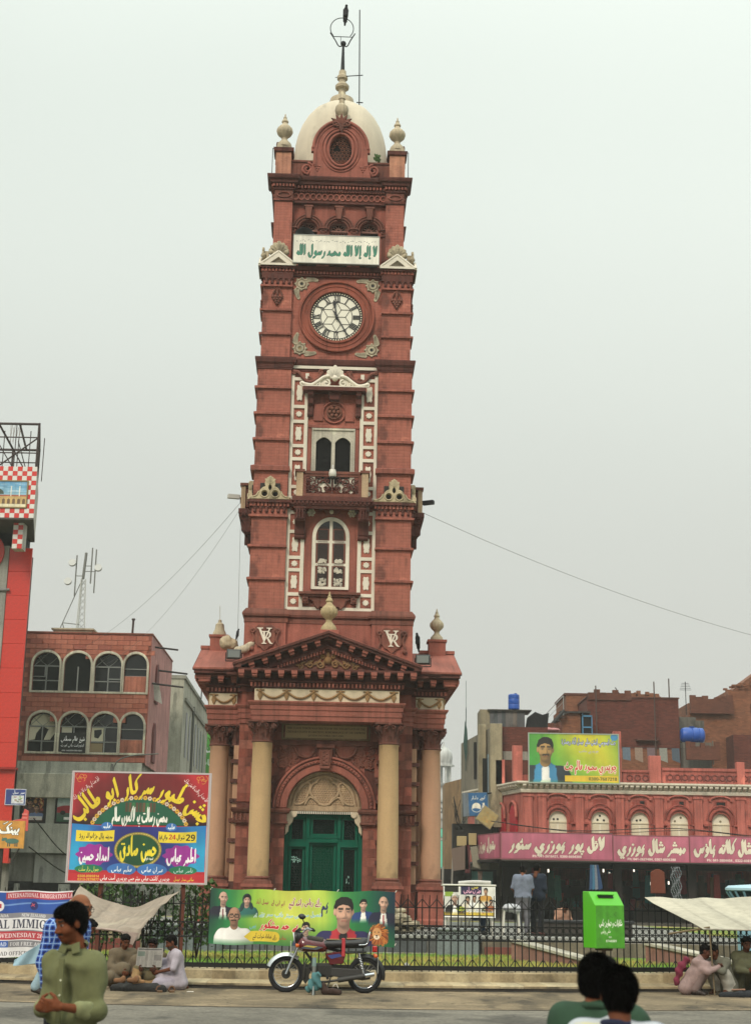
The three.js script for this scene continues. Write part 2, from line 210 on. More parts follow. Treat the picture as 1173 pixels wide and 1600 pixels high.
// ---------------------------------------------------------------- Urdu lettering drawn with a slanted pen (no font here has the letters)
const UR=(()=>{
const S={
alef:[{w:.24,s:[[[-.12,.8],[-.1,.4],[-.12,0]]]},{w:.24,s:[[[0,0],[-.09,.02],[-.13,.2],[-.13,.8]]]}],
beh:[{w:1.0,s:[[[-.06,.28],[-.1,.06],[-.35,-.05],[-.7,-.04],[-.9,.05],[-.95,.26]]]},{w:1.0,s:[[[0,0],[-.08,.02],[-.12,.2],[-.18,.0],[-.45,-.06],[-.75,-.04],[-.9,.05],[-.95,.24]]]},{w:.3,s:[[[-.1,.32],[-.11,.1],[-.17,.01],[-.3,0]]]},{w:.28,s:[[[0,0],[-.09,.02],[-.13,.26],[-.16,.03],[-.28,0]]]}],
noon:[{w:.62,s:[[[-.06,.22],[-.06,-.1],[-.25,-.28],[-.48,-.18],[-.56,.12]]]},{w:.64,s:[[[0,0],[-.07,.02],[-.09,.12],[-.08,-.12],[-.27,-.3],[-.5,-.18],[-.58,.1]]]}],
yeh:[{w:.8,s:[[[-.04,.2],[-.2,.28],[-.3,.12],[-.14,-.02],[-.1,-.16],[-.35,-.3],[-.62,-.22],[-.74,.02]]]},{w:.78,s:[[[0,0],[-.14,.04],[-.1,-.14],[-.34,-.3],[-.62,-.22],[-.72,.02]]]}],
bari:[{w:.9,s:[[[-.04,.16],[-.2,.24],[-.28,.1],[-.2,-.06],[-.6,-.12],[-.0,-.24]]]},{w:.5,s:[[[0,0],[-.14,.02],[-.34,-.1],[-.3,-.22],[.1,-.26],[.5,-.24]]]}],
jeem:[{w:.72,s:[[[-.62,.22],[-.4,.3],[-.2,.2],[-.02,.16],[-.4,.06],[-.6,-.16],[-.5,-.36],[-.2,-.4],[-.02,-.3]]]},{w:.7,s:[[[0,0],[-.2,.08],[-.5,.22],[-.3,.14],[-.55,-.06],[-.58,-.26],[-.4,-.4],[-.02,-.3]]]},{w:.5,s:[[[-.4,.3],[-.24,.28],[-.04,.14]],[[-.06,.14],[-.28,.02],[-.5,0]]]},{w:.5,s:[[[0,0],[-.12,.04],[-.26,.16]],[[-.44,.26],[-.2,.14],[-.3,.02],[-.5,0]]]}],
dal:[{w:.38,s:[[[-.14,.36],[-.06,.16],[-.04,.02],[-.34,0]]]},{w:.4,s:[[[0,0],[-.12,.04],[-.2,.34],[-.14,.08],[-.38,0]]]}],
reh:[{w:.36,s:[[[-.06,.2],[-.06,.0],[-.16,-.18],[-.34,-.26]]]},{w:.36,s:[[[0,0],[-.08,.04],[-.1,-.04],[-.18,-.18],[-.36,-.26]]]}],
waw:[{w:.46,s:[[[-.16,.05],[-.28,.16],[-.2,.3],[-.08,.22],[-.1,.06],[-.1,-.1],[-.24,-.22],[-.42,-.26]]]},{w:.46,s:[[[0,0],[-.2,.04],[-.3,.16],[-.2,.28],[-.1,.2],[-.1,-.06],[-.24,-.22],[-.44,-.26]]]}],
seen:[{w:1.15,s:[[[-.04,.26],[-.06,.04],[-.16,.02],[-.2,.22],[-.24,.03],[-.34,.02],[-.4,.22],[-.42,-.1],[-.62,-.28],[-.9,-.2],[-1.02,.12]]]},{w:1.15,s:[[[0,0],[-.08,.02],[-.12,.22],[-.16,.02],[-.26,.02],[-.3,.22],[-.34,.02],[-.42,.1],[-.44,-.12],[-.64,-.28],[-.9,-.2],[-1.02,.12]]]},{w:.62,s:[[[-.06,.26],[-.08,.04],[-.2,.02],[-.23,.22],[-.26,.03],[-.38,.02],[-.42,.22],[-.46,.02],[-.62,0]]]},{w:.64,s:[[[0,0],[-.08,.02],[-.12,.22],[-.16,.02],[-.26,.02],[-.3,.22],[-.34,.02],[-.44,.02],[-.48,.2],[-.52,.02],[-.64,0]]]}],
sad:[{w:1.1,s:[[[-.34,.02],[-.1,.04],[-.06,.2],[-.22,.26],[-.4,.02],[-.5,.14],[-.5,-.12],[-.66,-.28],[-.9,-.2],[-1.0,.1]]]},{w:1.1,s:[[[0,0],[-.34,.02],[-.14,.24],[-.04,.14],[-.2,.02],[-.46,.14],[-.48,-.12],[-.66,-.28],[-.9,-.2],[-1.0,.1]]]},{w:.66,s:[[[-.36,.02],[-.1,.03],[-.06,.18],[-.2,.26],[-.4,.04],[-.48,.16],[-.52,.02],[-.66,0]]]},{w:.66,s:[[[0,0],[-.36,.02],[-.16,.26],[-.06,.14],[-.3,.02],[-.5,.14],[-.54,.02],[-.66,0]]]}],
tah:[{w:.66,s:[[[-.5,.0],[-.1,.03],[-.06,.18],[-.2,.26],[-.44,.04],[-.64,0]],[[-.4,.8],[-.38,.1]]]},{w:.66,s:[[[0,0],[-.4,.02],[-.18,.26],[-.06,.14],[-.4,0],[-.66,0]],[[-.4,.8],[-.38,.06]]]}],
ain:[{w:.64,s:[[[-.12,.26],[-.34,.34],[-.44,.22],[-.2,.12],[-.48,-.04],[-.56,-.24],[-.4,-.4],[-.06,-.3]]]},{w:.6,s:[[[0,0],[-.2,.1],[-.34,.22],[-.12,.22],[-.3,.06],[-.52,-.16],[-.44,-.36],[-.06,-.3]]]},{w:.48,s:[[[-.1,.32],[-.3,.36],[-.38,.22],[-.14,.1],[-.26,.01],[-.48,0]]]},{w:.42,s:[[[0,0],[-.14,.06],[-.3,.22],[-.1,.22],[-.24,.03],[-.42,0]]]}],
feh:[{w:1.0,s:[[[-.2,.1],[-.08,.2],[-.2,.34],[-.3,.22],[-.2,.08],[-.4,-.02],[-.75,-.03],[-.92,.04],[-.96,.2]]]},{w:.98,s:[[[0,0],[-.14,.06],[-.28,.2],[-.18,.3],[-.1,.2],[-.3,.0],[-.7,-.03],[-.9,.04],[-.94,.2]]]},{w:.4,s:[[[-.24,.06],[-.1,.14],[-.16,.32],[-.28,.24],[-.22,.06],[-.4,0]]]},{w:.38,s:[[[0,0],[-.1,.04],[-.26,.18],[-.18,.3],[-.1,.18],[-.22,.02],[-.38,0]]]}],
qaf:[{w:.72,s:[[[-.22,.1],[-.1,.2],[-.2,.34],[-.3,.22],[-.14,.08],[-.12,-.12],[-.34,-.28],[-.58,-.18],[-.66,.1]]]},{w:.7,s:[[[0,0],[-.14,.06],[-.26,.2],[-.16,.3],[-.1,.16],[-.12,-.12],[-.34,-.28],[-.56,-.18],[-.64,.1]]]}],
kaf:[{w:.95,s:[[[-.9,.2],[-.85,.02],[-.4,-.04],[-.1,0],[-.14,.3],[-.26,.58],[.08,.84]]]},{w:.95,s:[[[0,0],[-.1,.02],[-.14,.3],[-.26,.58],[.08,.84]],[[-.1,.02],[-.4,-.04],[-.85,.02],[-.9,.2]]]},{w:.42,s:[[[.14,.86],[-.24,.58],[-.14,.26],[-.16,.04],[-.42,0]]]},{w:.42,s:[[[0,0],[-.14,.03],[-.16,.3],[-.26,.56],[.12,.84]],[[-.14,.03],[-.42,0]]]}],
lam:[{w:.62,s:[[[-.1,.82],[-.08,.1],[-.1,-.1],[-.28,-.24],[-.48,-.14],[-.54,.1]]]},{w:.62,s:[[[0,0],[-.1,.04],[-.12,.82]],[[-.1,.06],[-.12,-.12],[-.3,-.24],[-.5,-.12],[-.54,.1]]]},{w:.24,s:[[[-.1,.82],[-.09,.1],[-.14,.01],[-.24,0]]]},{w:.26,s:[[[0,0],[-.09,.03],[-.12,.82]],[[-.12,.1],[-.16,.01],[-.26,0]]]}],
lamalef:[{w:.5,s:[[[-.1,.8],[-.12,.16],[-.3,.0],[-.36,.1]],[[-.44,.8],[-.36,.4],[-.24,.1]]]},{w:.5,s:[[[0,0],[-.12,.04],[-.16,.8]],[[-.14,.08],[-.32,.0],[-.36,.2],[-.42,.8]]]}],
meem:[{w:.42,s:[[[-.24,.1],[-.1,.2],[-.06,.06],[-.2,.0],[-.3,.12],[-.34,-.14],[-.32,-.44]]]},{w:.42,s:[[[0,0],[-.14,.14],[-.26,.12],[-.24,-.02],[-.1,-.02],[-.3,.04],[-.32,-.14],[-.3,-.46]]]},{w:.4,s:[[[-.2,.2],[-.06,.12],[-.12,-.04],[-.24,.04],[-.2,.18],[-.28,.02],[-.4,0]]]},{w:.4,s:[[[0,0],[-.1,.02],[-.24,.12],[-.26,-.04],[-.12,-.06],[-.2,.02],[-.4,0]]]}],
heh:[{w:.42,s:[[[-.2,.32],[-.06,.14],[-.16,.0],[-.32,.1],[-.2,.32]]]},{w:.36,s:[[[0,0],[-.1,.04],[-.16,.24],[-.28,.1],[-.12,.02],[-.02,-.02]]]},{w:.4,s:[[[-.1,.36],[-.28,.22],[-.1,.06],[-.22,.01],[-.4,0]],[[-.18,-.1],[-.22,-.24]]]},{w:.38,s:[[[0,0],[-.12,.06],[-.2,.24],[-.12,.1],[-.2,-.12],[-.26,.0],[-.38,0]]]}],
hed:[{w:.56,s:[[[-.3,.3],[-.08,.1],[-.2,.0],[-.34,.12],[-.28,.28],[-.5,.12],[-.4,.0],[-.2,.02]]]},{w:.5,s:[[[0,0],[-.12,.06],[-.26,.26],[-.1,.22],[-.2,.04],[-.4,.02],[-.36,.22],[-.2,.1]]]},{w:.54,s:[[[-.24,.34],[-.06,.14],[-.14,.02],[-.3,.12],[-.24,.32],[-.44,.14],[-.36,.02],[-.54,0]]]},{w:.5,s:[[[0,0],[-.12,.06],[-.26,.26],[-.1,.22],[-.2,.04],[-.36,.2],[-.42,.06],[-.28,.0],[-.5,0]]]}],
};
const L={};const def=(chars,k,dots,left=true,alt)=>[...chars].forEach((c,i)=>{L[c]={k,d:dots[i],left,alt};});
def('اآأإ','alef',[0,'m','h','e'],false);def('بپتثٹ','beh',[[1,-1],[3,-1],[2,1],[3,1],'t']);def('ن','noon',[[1,1]],true,'beh');def('ں','noon',[0],true,'beh');def('یيئ','yeh',[[2,-1],[2,-1],'h'],true,'beh');def('ے','bari',[0],false);
def('جچحخ','jeem',[[1,-1],[3,-1],0,[1,1]]);def('دڈذ','dal',[0,'t',[1,1]],false);def('رڑزژ','reh',[0,'t',[1,1],[3,1]],false);def('وؤ','waw',[0,'h'],false);def('سش','seen',[0,[3,1]]);def('صض','sad',[0,[1,1]]);def('طظ','tah',[0,[1,1]]);def('عغ','ain',[0,[1,1]]);def('ف','feh',[[1,1]]);def('ق','qaf',[[2,1]],true,'feh');def('کگك','kaf',[0,'g',0]);def('ل','lam',[0]);def('م','meem',[0]);def('ہةۃه','heh',[0,[2,1],[2,1],0]);def('ھ','hed',[0]);L['\u0001']={k:'lamalef',d:0,left:false};
function layout(str){
str=str.replace(/ل([اآأإ])/g,'\u0001');const out=[];let x=0;
for(let i=0;i<str.length;i++){const c=str[i];if(c===' '){x -=0.26;continue;}const l=L[c];if(!l){x -=0.1;continue;}
const pj=i>0&&L[str[i - 1]]?.left,nj=l.left&&!!L[str[i + 1]],key=nj&&l.alt?l.alt:l.k,set=S[key];const f=set[pj?(nj?3:1):nj?2:0]??set[pj?1:0];out.push({f,x,d:l.d});x -=f.w +(nj?0:0.07);}
return{out,w:-x};
}
return layout;
})();
function urdu(g,str,x,y,size,o={}){
const{out,w}=UR(str);let sx=size;if(o.fit)sx=o.fit / w;const W=w*sx,sy=o.tall??size,x0=o.align==='c'?x + W / 2:x;
const pen=(o.pen??0.1)*size,n=5,slant=o.slant??0.12;
const at=([px,py])=>{let X=x0 + px*sx + py*slant*sy*-0.2,Y=y - py*sy;if(o.arc){const a=(X - x)/ o.arc;const R=o.arc -(Y - y)*-1*-1;return[x + sin(a)*(o.arc +(y - Y)),y + o.arc - cos(a)*(o.arc +(y - Y))];}return[X,Y];};
const run=(lw,col)=>{g.strokeStyle=g.fillStyle=col;g.lineCap=g.lineJoin='round';g.lineWidth=lw;
for(const{f,x:ox,d}of out){
for(const s of f.s)for(let k=0;k<n;k++){const dx=(k /(n - 1)- 0.5)*pen*0.75 / size,dy=(k /(n - 1)- 0.5)*pen*0.9 / size;const P=s.map(([a,b])=>at([a + ox + dx,b + dy]));g.beginPath();g.moveTo(...P[0]);for(let i=1;i<P.length - 1;i++){const m=[(P[i][0]+ P[i + 1][0])/ 2,(P[i][1]+ P[i + 1][1])/ 2];g.quadraticCurveTo(P[i][0],P[i][1],m[0],m[1]);}g.lineTo(...P[P.length - 1]);g.stroke();}
const c=-f.w / 2 + ox;let top=0;for(const s of f.s)for(const p of s)top=max(top,p[1]);let bot=0;for(const s of f.s)for(const p of s)bot=min(bot,p[1]);
const dot=(a,b)=>{const[X,Y]=at([a,b]);const r=pen*0.62 +(lw - pen*0.45)*0.5;g.beginPath();g.moveTo(X,Y - r);g.lineTo(X + r,Y);g.lineTo(X,Y + r);g.lineTo(X - r,Y);g.fill();};
if(Array.isArray(d)){const[m,up]=d,yy=up>0?max(top*0.9,0.3)+ 0.16:bot - 0.16,q=0.11;if(m===1)dot(c,yy);else if(m===2){dot(c - q,yy);dot(c + q,yy);}else{dot(c - q,yy);dot(c + q,yy);dot(c,yy + up*0.18);}}
else if(d){const seg=(a)=>{const P=a.map(([p,q])=>at([p + c,q + max(top,0.3)+ 0.1]));g.beginPath();P.forEach((p,i)=>i?g.lineTo(...p):g.moveTo(...p));g.stroke();};if(d==='t'){seg([[.06,.26],[.06,0],[-.12,0],[-.02,.1],[.06,.04]]);}else if(d==='g')seg([[.3,.0],[-.06,-.22]].map(([p,q])=>[p - 0.02,q + 0.1]));else if(d==='m')seg([[.12,.02],[0,.08],[-.12,.02],[-.18,.1]]);else if(d==='h')seg([[.06,.14],[-.04,.14],[-.02,.04],[.06,.02],[-.08,0]]);else{const P=at([c,-0.2]);g.beginPath();g.arc(P[0],P[1],pen*0.4,0,TAU);g.stroke();}}
}};
if(o.outline)run(pen*0.45 + o.outlineW*2,o.outline);if(o.shadow){g.save();g.translate(size*0.06,size*0.07);run(pen*0.45,o.shadow);g.restore();}
run(pen*0.45,o.color??'#fff');return W;
}
const boardMat=(w,h,draw,o={})=>printed(w,h,(g,W,H)=>{draw(g,W,H);const im=g.getImageData(0,0,W,H),d=im.data,q=W / 7;for(let y=0;y<H;y++)for(let x=0;x<W;x++){const i=(y*W + x)*4,f=fbm(x / q,y / q,4096,3,55),s=vnoise(x / 26,y / 300,4096,4096,58),n=0.86 + 0.2*f + 0.07*s - 0.06*LAT[(x*7 + y*613)&65535],l=(d[i]*0.3 + d[i + 1]*0.59 + d[i + 2]*0.11),k=0.14;for(let c=0;c<3;c++)d[i + c]=clamp((lerp(d[i + c],l,k)*n + 6)/ 255)*255;}g.putImageData(im,0,0);},{roughness:0.55,...o});
// ---------------------------------------------------------------- heads, also used for the printed portraits
const mix=(a,b,t)=>a.map((v,i)=>lerp(v,b[i],t)),add=(a,b,k=1)=>a.map((v,i)=>v + b[i]*k),unit=(a)=>{const l=hypot(...a)||1;return a.map((v)=>v / l);},crs=(a,b)=>[a[1]*b[2]- a[2]*b[1],a[2]*b[0]- a[0]*b[2],a[0]*b[1]- a[1]*b[0]];
function makeHead(o,hc,skin){
const E=(c,r,x)=>({c,r,...x});
const hp=[E([0,.03,-.012],[.074,.09,.094],{}),E([0,-.03,.028],[.058,.085,.062]),E([0,-.088,.046],[.034,.028,.034]),[[0,.01,.082],[0,-.032,.106],.009,.013,.014],E([.014,-.036,.092],[.012,.009,.012],{k:.01}),E([-.014,-.036,.092],[.012,.009,.012],{k:.01}),[[-.036,.03,.074],[.036,.03,.074],.013,.013,.02],[[-.016,-.066,.082],[.016,-.066,.082],.0095,.0095,.012],E([.04,-.03,.055],[.024,.026,.026]),E([-.04,-.03,.055],[.024,.026,.026]),E([.076,-.002,-.008],[.011,.03,.02],{k:.01}),E([-.076,-.002,-.008],[.011,.03,.02],{k:.01}),E([.03,.008,.1],[.017,.01,.02],{sub:1,k:.012}),E([-.03,.008,.1],[.017,.01,.02],{sub:1,k:.012}),E([.03,.006,.073],[.014,.013,.014],{k:.004}),E([-.03,.006,.073],[.014,.013,.014],{k:.004}),[[0,-.08,-.02],[0,-.2,-.035],.05,.056,.03]];
const head=sdf(hp,0.022,hc);{const p=head.attributes.position,c=new Float32Array(p.count*3);for(let i=0;i<p.count;i++){const x=p.getX(i),y=p.getY(i),z=p.getZ(i),ex=abs(abs(x)- .03),ey=y - .006;let k=[skin.r,skin.g,skin.b];const blush=vnoise(x*60 + 9,y*60 + 9);k=k.map((v)=>v*(0.9 + 0.2*blush));if(z>.06){if(hypot(ex / .015,ey / .007)<1)k=ex<.008?[.015,.01,.008]:[.22,.19,.17];else if(abs(y - .03 - ex*0.1)<.0065&&abs(x)>.01&&abs(x)<.052)k=[.02,.014,.01];else if(abs(y + .066)<.009&&abs(x)<.024)k=[skin.r*0.85,skin.g*0.6,skin.b*0.6];else if(o.mou&&y<-.043&&y>-.058&&abs(x)<.034)k=[.02,.014,.011];}if(o.beard&&y<-.05&&z>-.01&&hypot(x,(y + .066)*1.6)>.02)k=[.05,.035,.026];else if(o.stub&&y<-.045&&z>0)k=k.map((v)=>v*0.72);c.set(k,i*3);}head.setAttribute('color',new THREE.BufferAttribute(c,3));} return head;
}
function makeHair(kind,hc){const E=(c,r,x)=>({c,r,...x});
const q=kind==='bald'?[E([.0,.005,-.05],[.082,.066,.066]),E([.062,.0,-.02],[.02,.045,.045]),E([-.062,.0,-.02],[.02,.045,.045]),E([0,.07,.0],[.06,.08,.1],{sub:1,k:.02})]:[E([0,.04,-.016],[.08,.089,.099]),E([0,-.02,-.05],[.067,.06,.05]),E([0,.08,.03],[.062,.038,.058]),E([.028,.1,.05],[.03,.022,.03]),E([0,-.035,.1],[.085,.1,.085],{sub:1,k:.02}),E([.088,-.02,.012],[.03,.045,.03],{sub:1,k:.01}),E([-.088,-.02,.012],[.03,.045,.03],{sub:1,k:.01})];
return sdf(q,.02,hc,{amp:.01,mod:(d,x,y,z)=>d + .011*(vnoise(x*70 + 90,y*45 + z*60 + 90)- .5)+ .006*(vnoise(x*190 + 300,y*120 + z*160 + 300)- .5)});
}
// made-up portrait photograph for a poster: a bust is modelled and drawn into the canvas, lit from the upper left
function portrait(g,x,y,s,o={}){
const skin=new THREE.Color(o.skin??'#c58f6c'),hc=0.009,col=(h)=>{const c=new THREE.Color(h);return[c.r,c.g,c.b];};
const hairK=col(o.bald?'#3a322e':(o.hair??'#120d0b')),coat=col(o.coat??o.shirt??'#e8e4dc'),shirt=col(o.shirt??'#e8e4dc'),tie=o.tie&&col(o.tie),scarf=o.scarf&&col(o.scarf);
const list=[[makeHead({mou:o.moustache,stub:1},hc,skin),null,0]];list.push([makeHair(o.bald?'bald':'short',hc),hairK,0]);
const tor=sdf([[[-.15,-.3,-.06],[.15,-.3,-.06],.075,.075],[[0,-.27,-.05],[0,-.22,-.04],.08,.055],[[-.1,-.42,-.03],[-.1,-.6,-.03],.12,.12],[[.1,-.42,-.03],[.1,-.6,-.03],.12,.12],[[-.19,-.36,-.06],[-.23,-.7,-.06],.065],[[.19,-.36,-.06],[.23,-.7,-.06],.065],[[0,-.5,-.03],[0,-.75,-.03],.2]],.06,.012);list.push([tor,(px,py)=>{const a=abs(px),v=-0.17 - py;if(tie&&a<.012 + v*.04&&v>.02)return tie;if(scarf&&a>.03 + v*.1&&a<.1 + v*.12)return scarf;if(o.coat&&a>.04 + v*.16 -(v>.3?(v - .3)*.5:0))return coat;return shirt;},1]);
if(o.veil)list.push([sdf([{c:[0,.03,-.04],r:[.1,.12,.1]},[[-.08,-.1,-.06],[-.13,-.3,-.02],.05,.07],[[.08,-.1,-.06],[.13,-.3,-.02],.05,.07],{c:[0,-.03,.1],r:[.072,.1,.09],sub:1}],.04,.012),col(o.veil),0]);
for(let i=0;i<tor.attributes.position.count;i++)tor.attributes.position.setY(i,tor.attributes.position.getY(i)+ .07);
const U=0.225,W=Math.ceil(s*3.1),H=Math.ceil(s*2.75),buf=new Float32Array(W*H).fill(-9),im=g.createImageData(W,H),px=(X)=>W / 2 + X / U*s,py=(Y)=>s*1.05 -(Y + .02)/ U*s,tn=o.turn??(x % 7 - 3)*.05,cs=cos(tn),sn=sin(tn);
for(const[geo,c,tk]of list){const P=geo.attributes.position,N=geo.attributes.normal,K=geo.attributes.color;for(let i=0;i<P.count;i +=3){const X=[],Y=[],Z=[],L=[],C=[];for(let k=0;k<3;k++){const a=P.getX(i + k),b=P.getY(i + k),d=P.getZ(i + k);const q=tk?[a,d]:[a*cs + d*sn,-a*sn + d*cs];X.push(px(q[0]));Y.push(py(b));Z.push(q[1]);const nx=N.getX(i + k),nz=N.getZ(i + k);L.push(0.42 + 0.75*max(0,(-(nx*cs + nz*sn)*.45 + N.getY(i + k)*.5 +(-nx*sn + nz*cs)*.74)));C.push(typeof c==='function'?c(a,b):c??[K.getX(i + k),K.getY(i + k),K.getZ(i + k)]);}
const D=(X[1]- X[0])*(Y[2]- Y[0])-(X[2]- X[0])*(Y[1]- Y[0]);if(abs(D)<1e-9)continue;for(let yy=max(0,floor(min(...Y)));yy<=min(H - 1,max(...Y));yy++)for(let xx=max(0,floor(min(...X)));xx<=min(W - 1,max(...X));xx++){const u=((xx + .5 - X[0])*(Y[2]- Y[0])-(X[2]- X[0])*(yy + .5 - Y[0]))/ D,v=((X[1]- X[0])*(yy + .5 - Y[0])-(xx + .5 - X[0])*(Y[1]- Y[0]))/ D;if(u<-.02||v<-.02||u + v>1.02)continue;const w=1 - u - v,z=Z[0]*w + Z[1]*u + Z[2]*v,id=yy*W + xx;if(z<=buf[id])continue;buf[id]=z;const l=L[0]*w + L[1]*u + L[2]*v,fade=clamp((H - yy)/(s*.5));for(let k=0;k<3;k++)im.data[id*4 + k]=255*pow(clamp((C[0][k]*w + C[1][k]*u + C[2][k]*v)*l),1 / 2.2);im.data[id*4 + 3]=255*fade;}}}
const cv=document.createElement('canvas');cv.width=W;cv.height=H;cv.getContext('2d').putImageData(im,0,0);g.drawImage(cv,x - W / 2,y - s*1.05);
if(o.glasses){g.save();g.translate(x,y);g.scale(s,s);g.strokeStyle='#1a1a1a';g.lineWidth=0.04;for(const k of[-1,1]){g.beginPath();g.ellipse(k*0.16,-0.12,0.13,0.1,0,0,TAU);g.stroke();}g.restore();}
}
// ---------------------------------------------------------------- smooth bodies: distance fields meshed with surface nets
function sdf(prims,blend,cell,o={}){
let lo=[9,9,9],hi=[-9,-9,-9].map((v)=>v*11);lo=[99,99,99];
const P=prims.map((p)=>Array.isArray(p)?{a:p[0],b:p[1],ra:p[2],rb:p[3]??p[2],k:p[4]}:p);
for(const p of P)for(let i=0;i<3;i++){const e=p.c?[p.c[i]- p.r[i],p.c[i]+ p.r[i]]:[min(p.a[i]- p.ra,p.b[i]- p.rb),max(p.a[i]+ p.ra,p.b[i]+ p.rb)];if(!p.sub){lo[i]=min(lo[i],e[0]);hi[i]=max(hi[i],e[1]);}}
const pad=cell*2 + blend*0.5 +(o.amp??0);const N=[0,1,2].map((i)=>Math.ceil((hi[i]- lo[i]+ 2*pad)/ cell)+ 1),[nx,ny,nz]=N;lo=lo.map((v)=>v - pad);
const F=new Float32Array(nx*ny*nz).fill(1);const id=(x,y,z)=>(z*ny + y)*nx + x;
for(const p of P){const R=blend + cell*2,b0=[],b1=[];for(let i=0;i<3;i++){const e=p.c?[p.c[i]- p.r[i],p.c[i]+ p.r[i]]:[min(p.a[i]- p.ra,p.b[i]- p.rb),max(p.a[i]+ p.ra,p.b[i]+ p.rb)];b0.push(clamp(floor((e[0]- R - lo[i])/ cell),0,N[i]- 1));b1.push(clamp(Math.ceil((e[1]+ R - lo[i])/ cell),0,N[i]- 1));}
let ux=0,uy=0,uz=0,L2=1;if(!p.c){ux=p.b[0]- p.a[0];uy=p.b[1]- p.a[1];uz=p.b[2]- p.a[2];L2=ux*ux + uy*uy + uz*uz||1e-9;}
for(let z=b0[2];z<=b1[2];z++)for(let y=b0[1];y<=b1[1];y++)for(let x=b0[0];x<=b1[0];x++){const X=lo[0]+ x*cell,Y=lo[1]+ y*cell,Z=lo[2]+ z*cell;let d;
if(p.c){const a=(X - p.c[0])/ p.r[0],b=(Y - p.c[1])/ p.r[1],c=(Z - p.c[2])/ p.r[2],q=sqrt(a*a + b*b + c*c);d=(q - 1)*min(p.r[0],p.r[1],p.r[2]);}else{const ax=X - p.a[0],ay=Y - p.a[1],az=Z - p.a[2],t=clamp((ax*ux + ay*uy + az*uz)/ L2);d=hypot(ax - ux*t,ay - uy*t,az - uz*t)- lerp(p.ra,p.rb,t);}
const i=id(x,y,z),k=p.k??blend,f=F[i];if(p.sub){const h=clamp(0.5 - 0.5*(d + f)/ k);F[i]=lerp(f,-d,h)+ k*h*(1 - h);}else{const h=clamp(0.5 + 0.5*(d - f)/ k);F[i]=lerp(d,f,h)- k*h*(1 - h);}}}
if(o.mod)for(let z=0;z<nz;z++)for(let y=0;y<ny;y++)for(let x=0;x<nx;x++){const i=id(x,y,z);if(F[i]<0.12)F[i]=o.mod(F[i],lo[0]+ x*cell,lo[1]+ y*cell,lo[2]+ z*cell);}
const V=[],vi=new Int32Array(nx*ny*nz).fill(-1);
for(let z=0;z<nz - 1;z++)for(let y=0;y<ny - 1;y++)for(let x=0;x<nx - 1;x++){let m=0,sx=0,sy=0,sz=0;const f=(a,b,c)=>F[id(x + a,y + b,z + c)];const s0=f(0,0,0)<0;let mixed=false;for(let c=1;c<8&&!mixed;c++)mixed=(f(c&1,(c>>1)&1,c>>2)<0)!==s0;if(!mixed)continue;
const e=(a,b,c,d2,e2,f2)=>{const p=f(a,b,c),q=f(d2,e2,f2);if((p<0)!==(q<0)){const t=p /(p - q);sx +=a +(d2 - a)*t;sy +=b +(e2 - b)*t;sz +=c +(f2 - c)*t;m++;}};
for(let a=0;a<2;a++)for(let b=0;b<2;b++){e(0,a,b,1,a,b);e(a,0,b,a,1,b);e(a,b,0,a,b,1);}vi[id(x,y,z)]=V.length / 3;V.push(lo[0]+(x + sx / m)*cell,lo[1]+(y + sy / m)*cell,lo[2]+(z + sz / m)*cell);}
const I=[];const quad=(a,b,c,d,flip)=>{if(a<0||b<0||c<0||d<0)return;flip?I.push(a,c,b,a,d,c):I.push(a,b,c,a,c,d);};
for(let z=1;z<nz - 1;z++)for(let y=1;y<ny - 1;y++)for(let x=1;x<nx - 1;x++){const s=F[id(x,y,z)]<0;if(s !==F[id(x + 1,y,z)]<0)quad(vi[id(x,y - 1,z - 1)],vi[id(x,y,z - 1)],vi[id(x,y,z)],vi[id(x,y - 1,z)],!s);if(s !==F[id(x,y + 1,z)]<0)quad(vi[id(x - 1,y,z - 1)],vi[id(x,y,z - 1)],vi[id(x,y,z)],vi[id(x - 1,y,z)],s);if(s !==F[id(x,y,z + 1)]<0)quad(vi[id(x - 1,y - 1,z)],vi[id(x,y - 1,z)],vi[id(x,y,z)],vi[id(x - 1,y,z)],!s);}
const g=new THREE.BufferGeometry();g.setAttribute('position',new THREE.BufferAttribute(new Float32Array(V),3));g.setIndex(I);g.computeVertexNormals();return g.toNonIndexed();
}
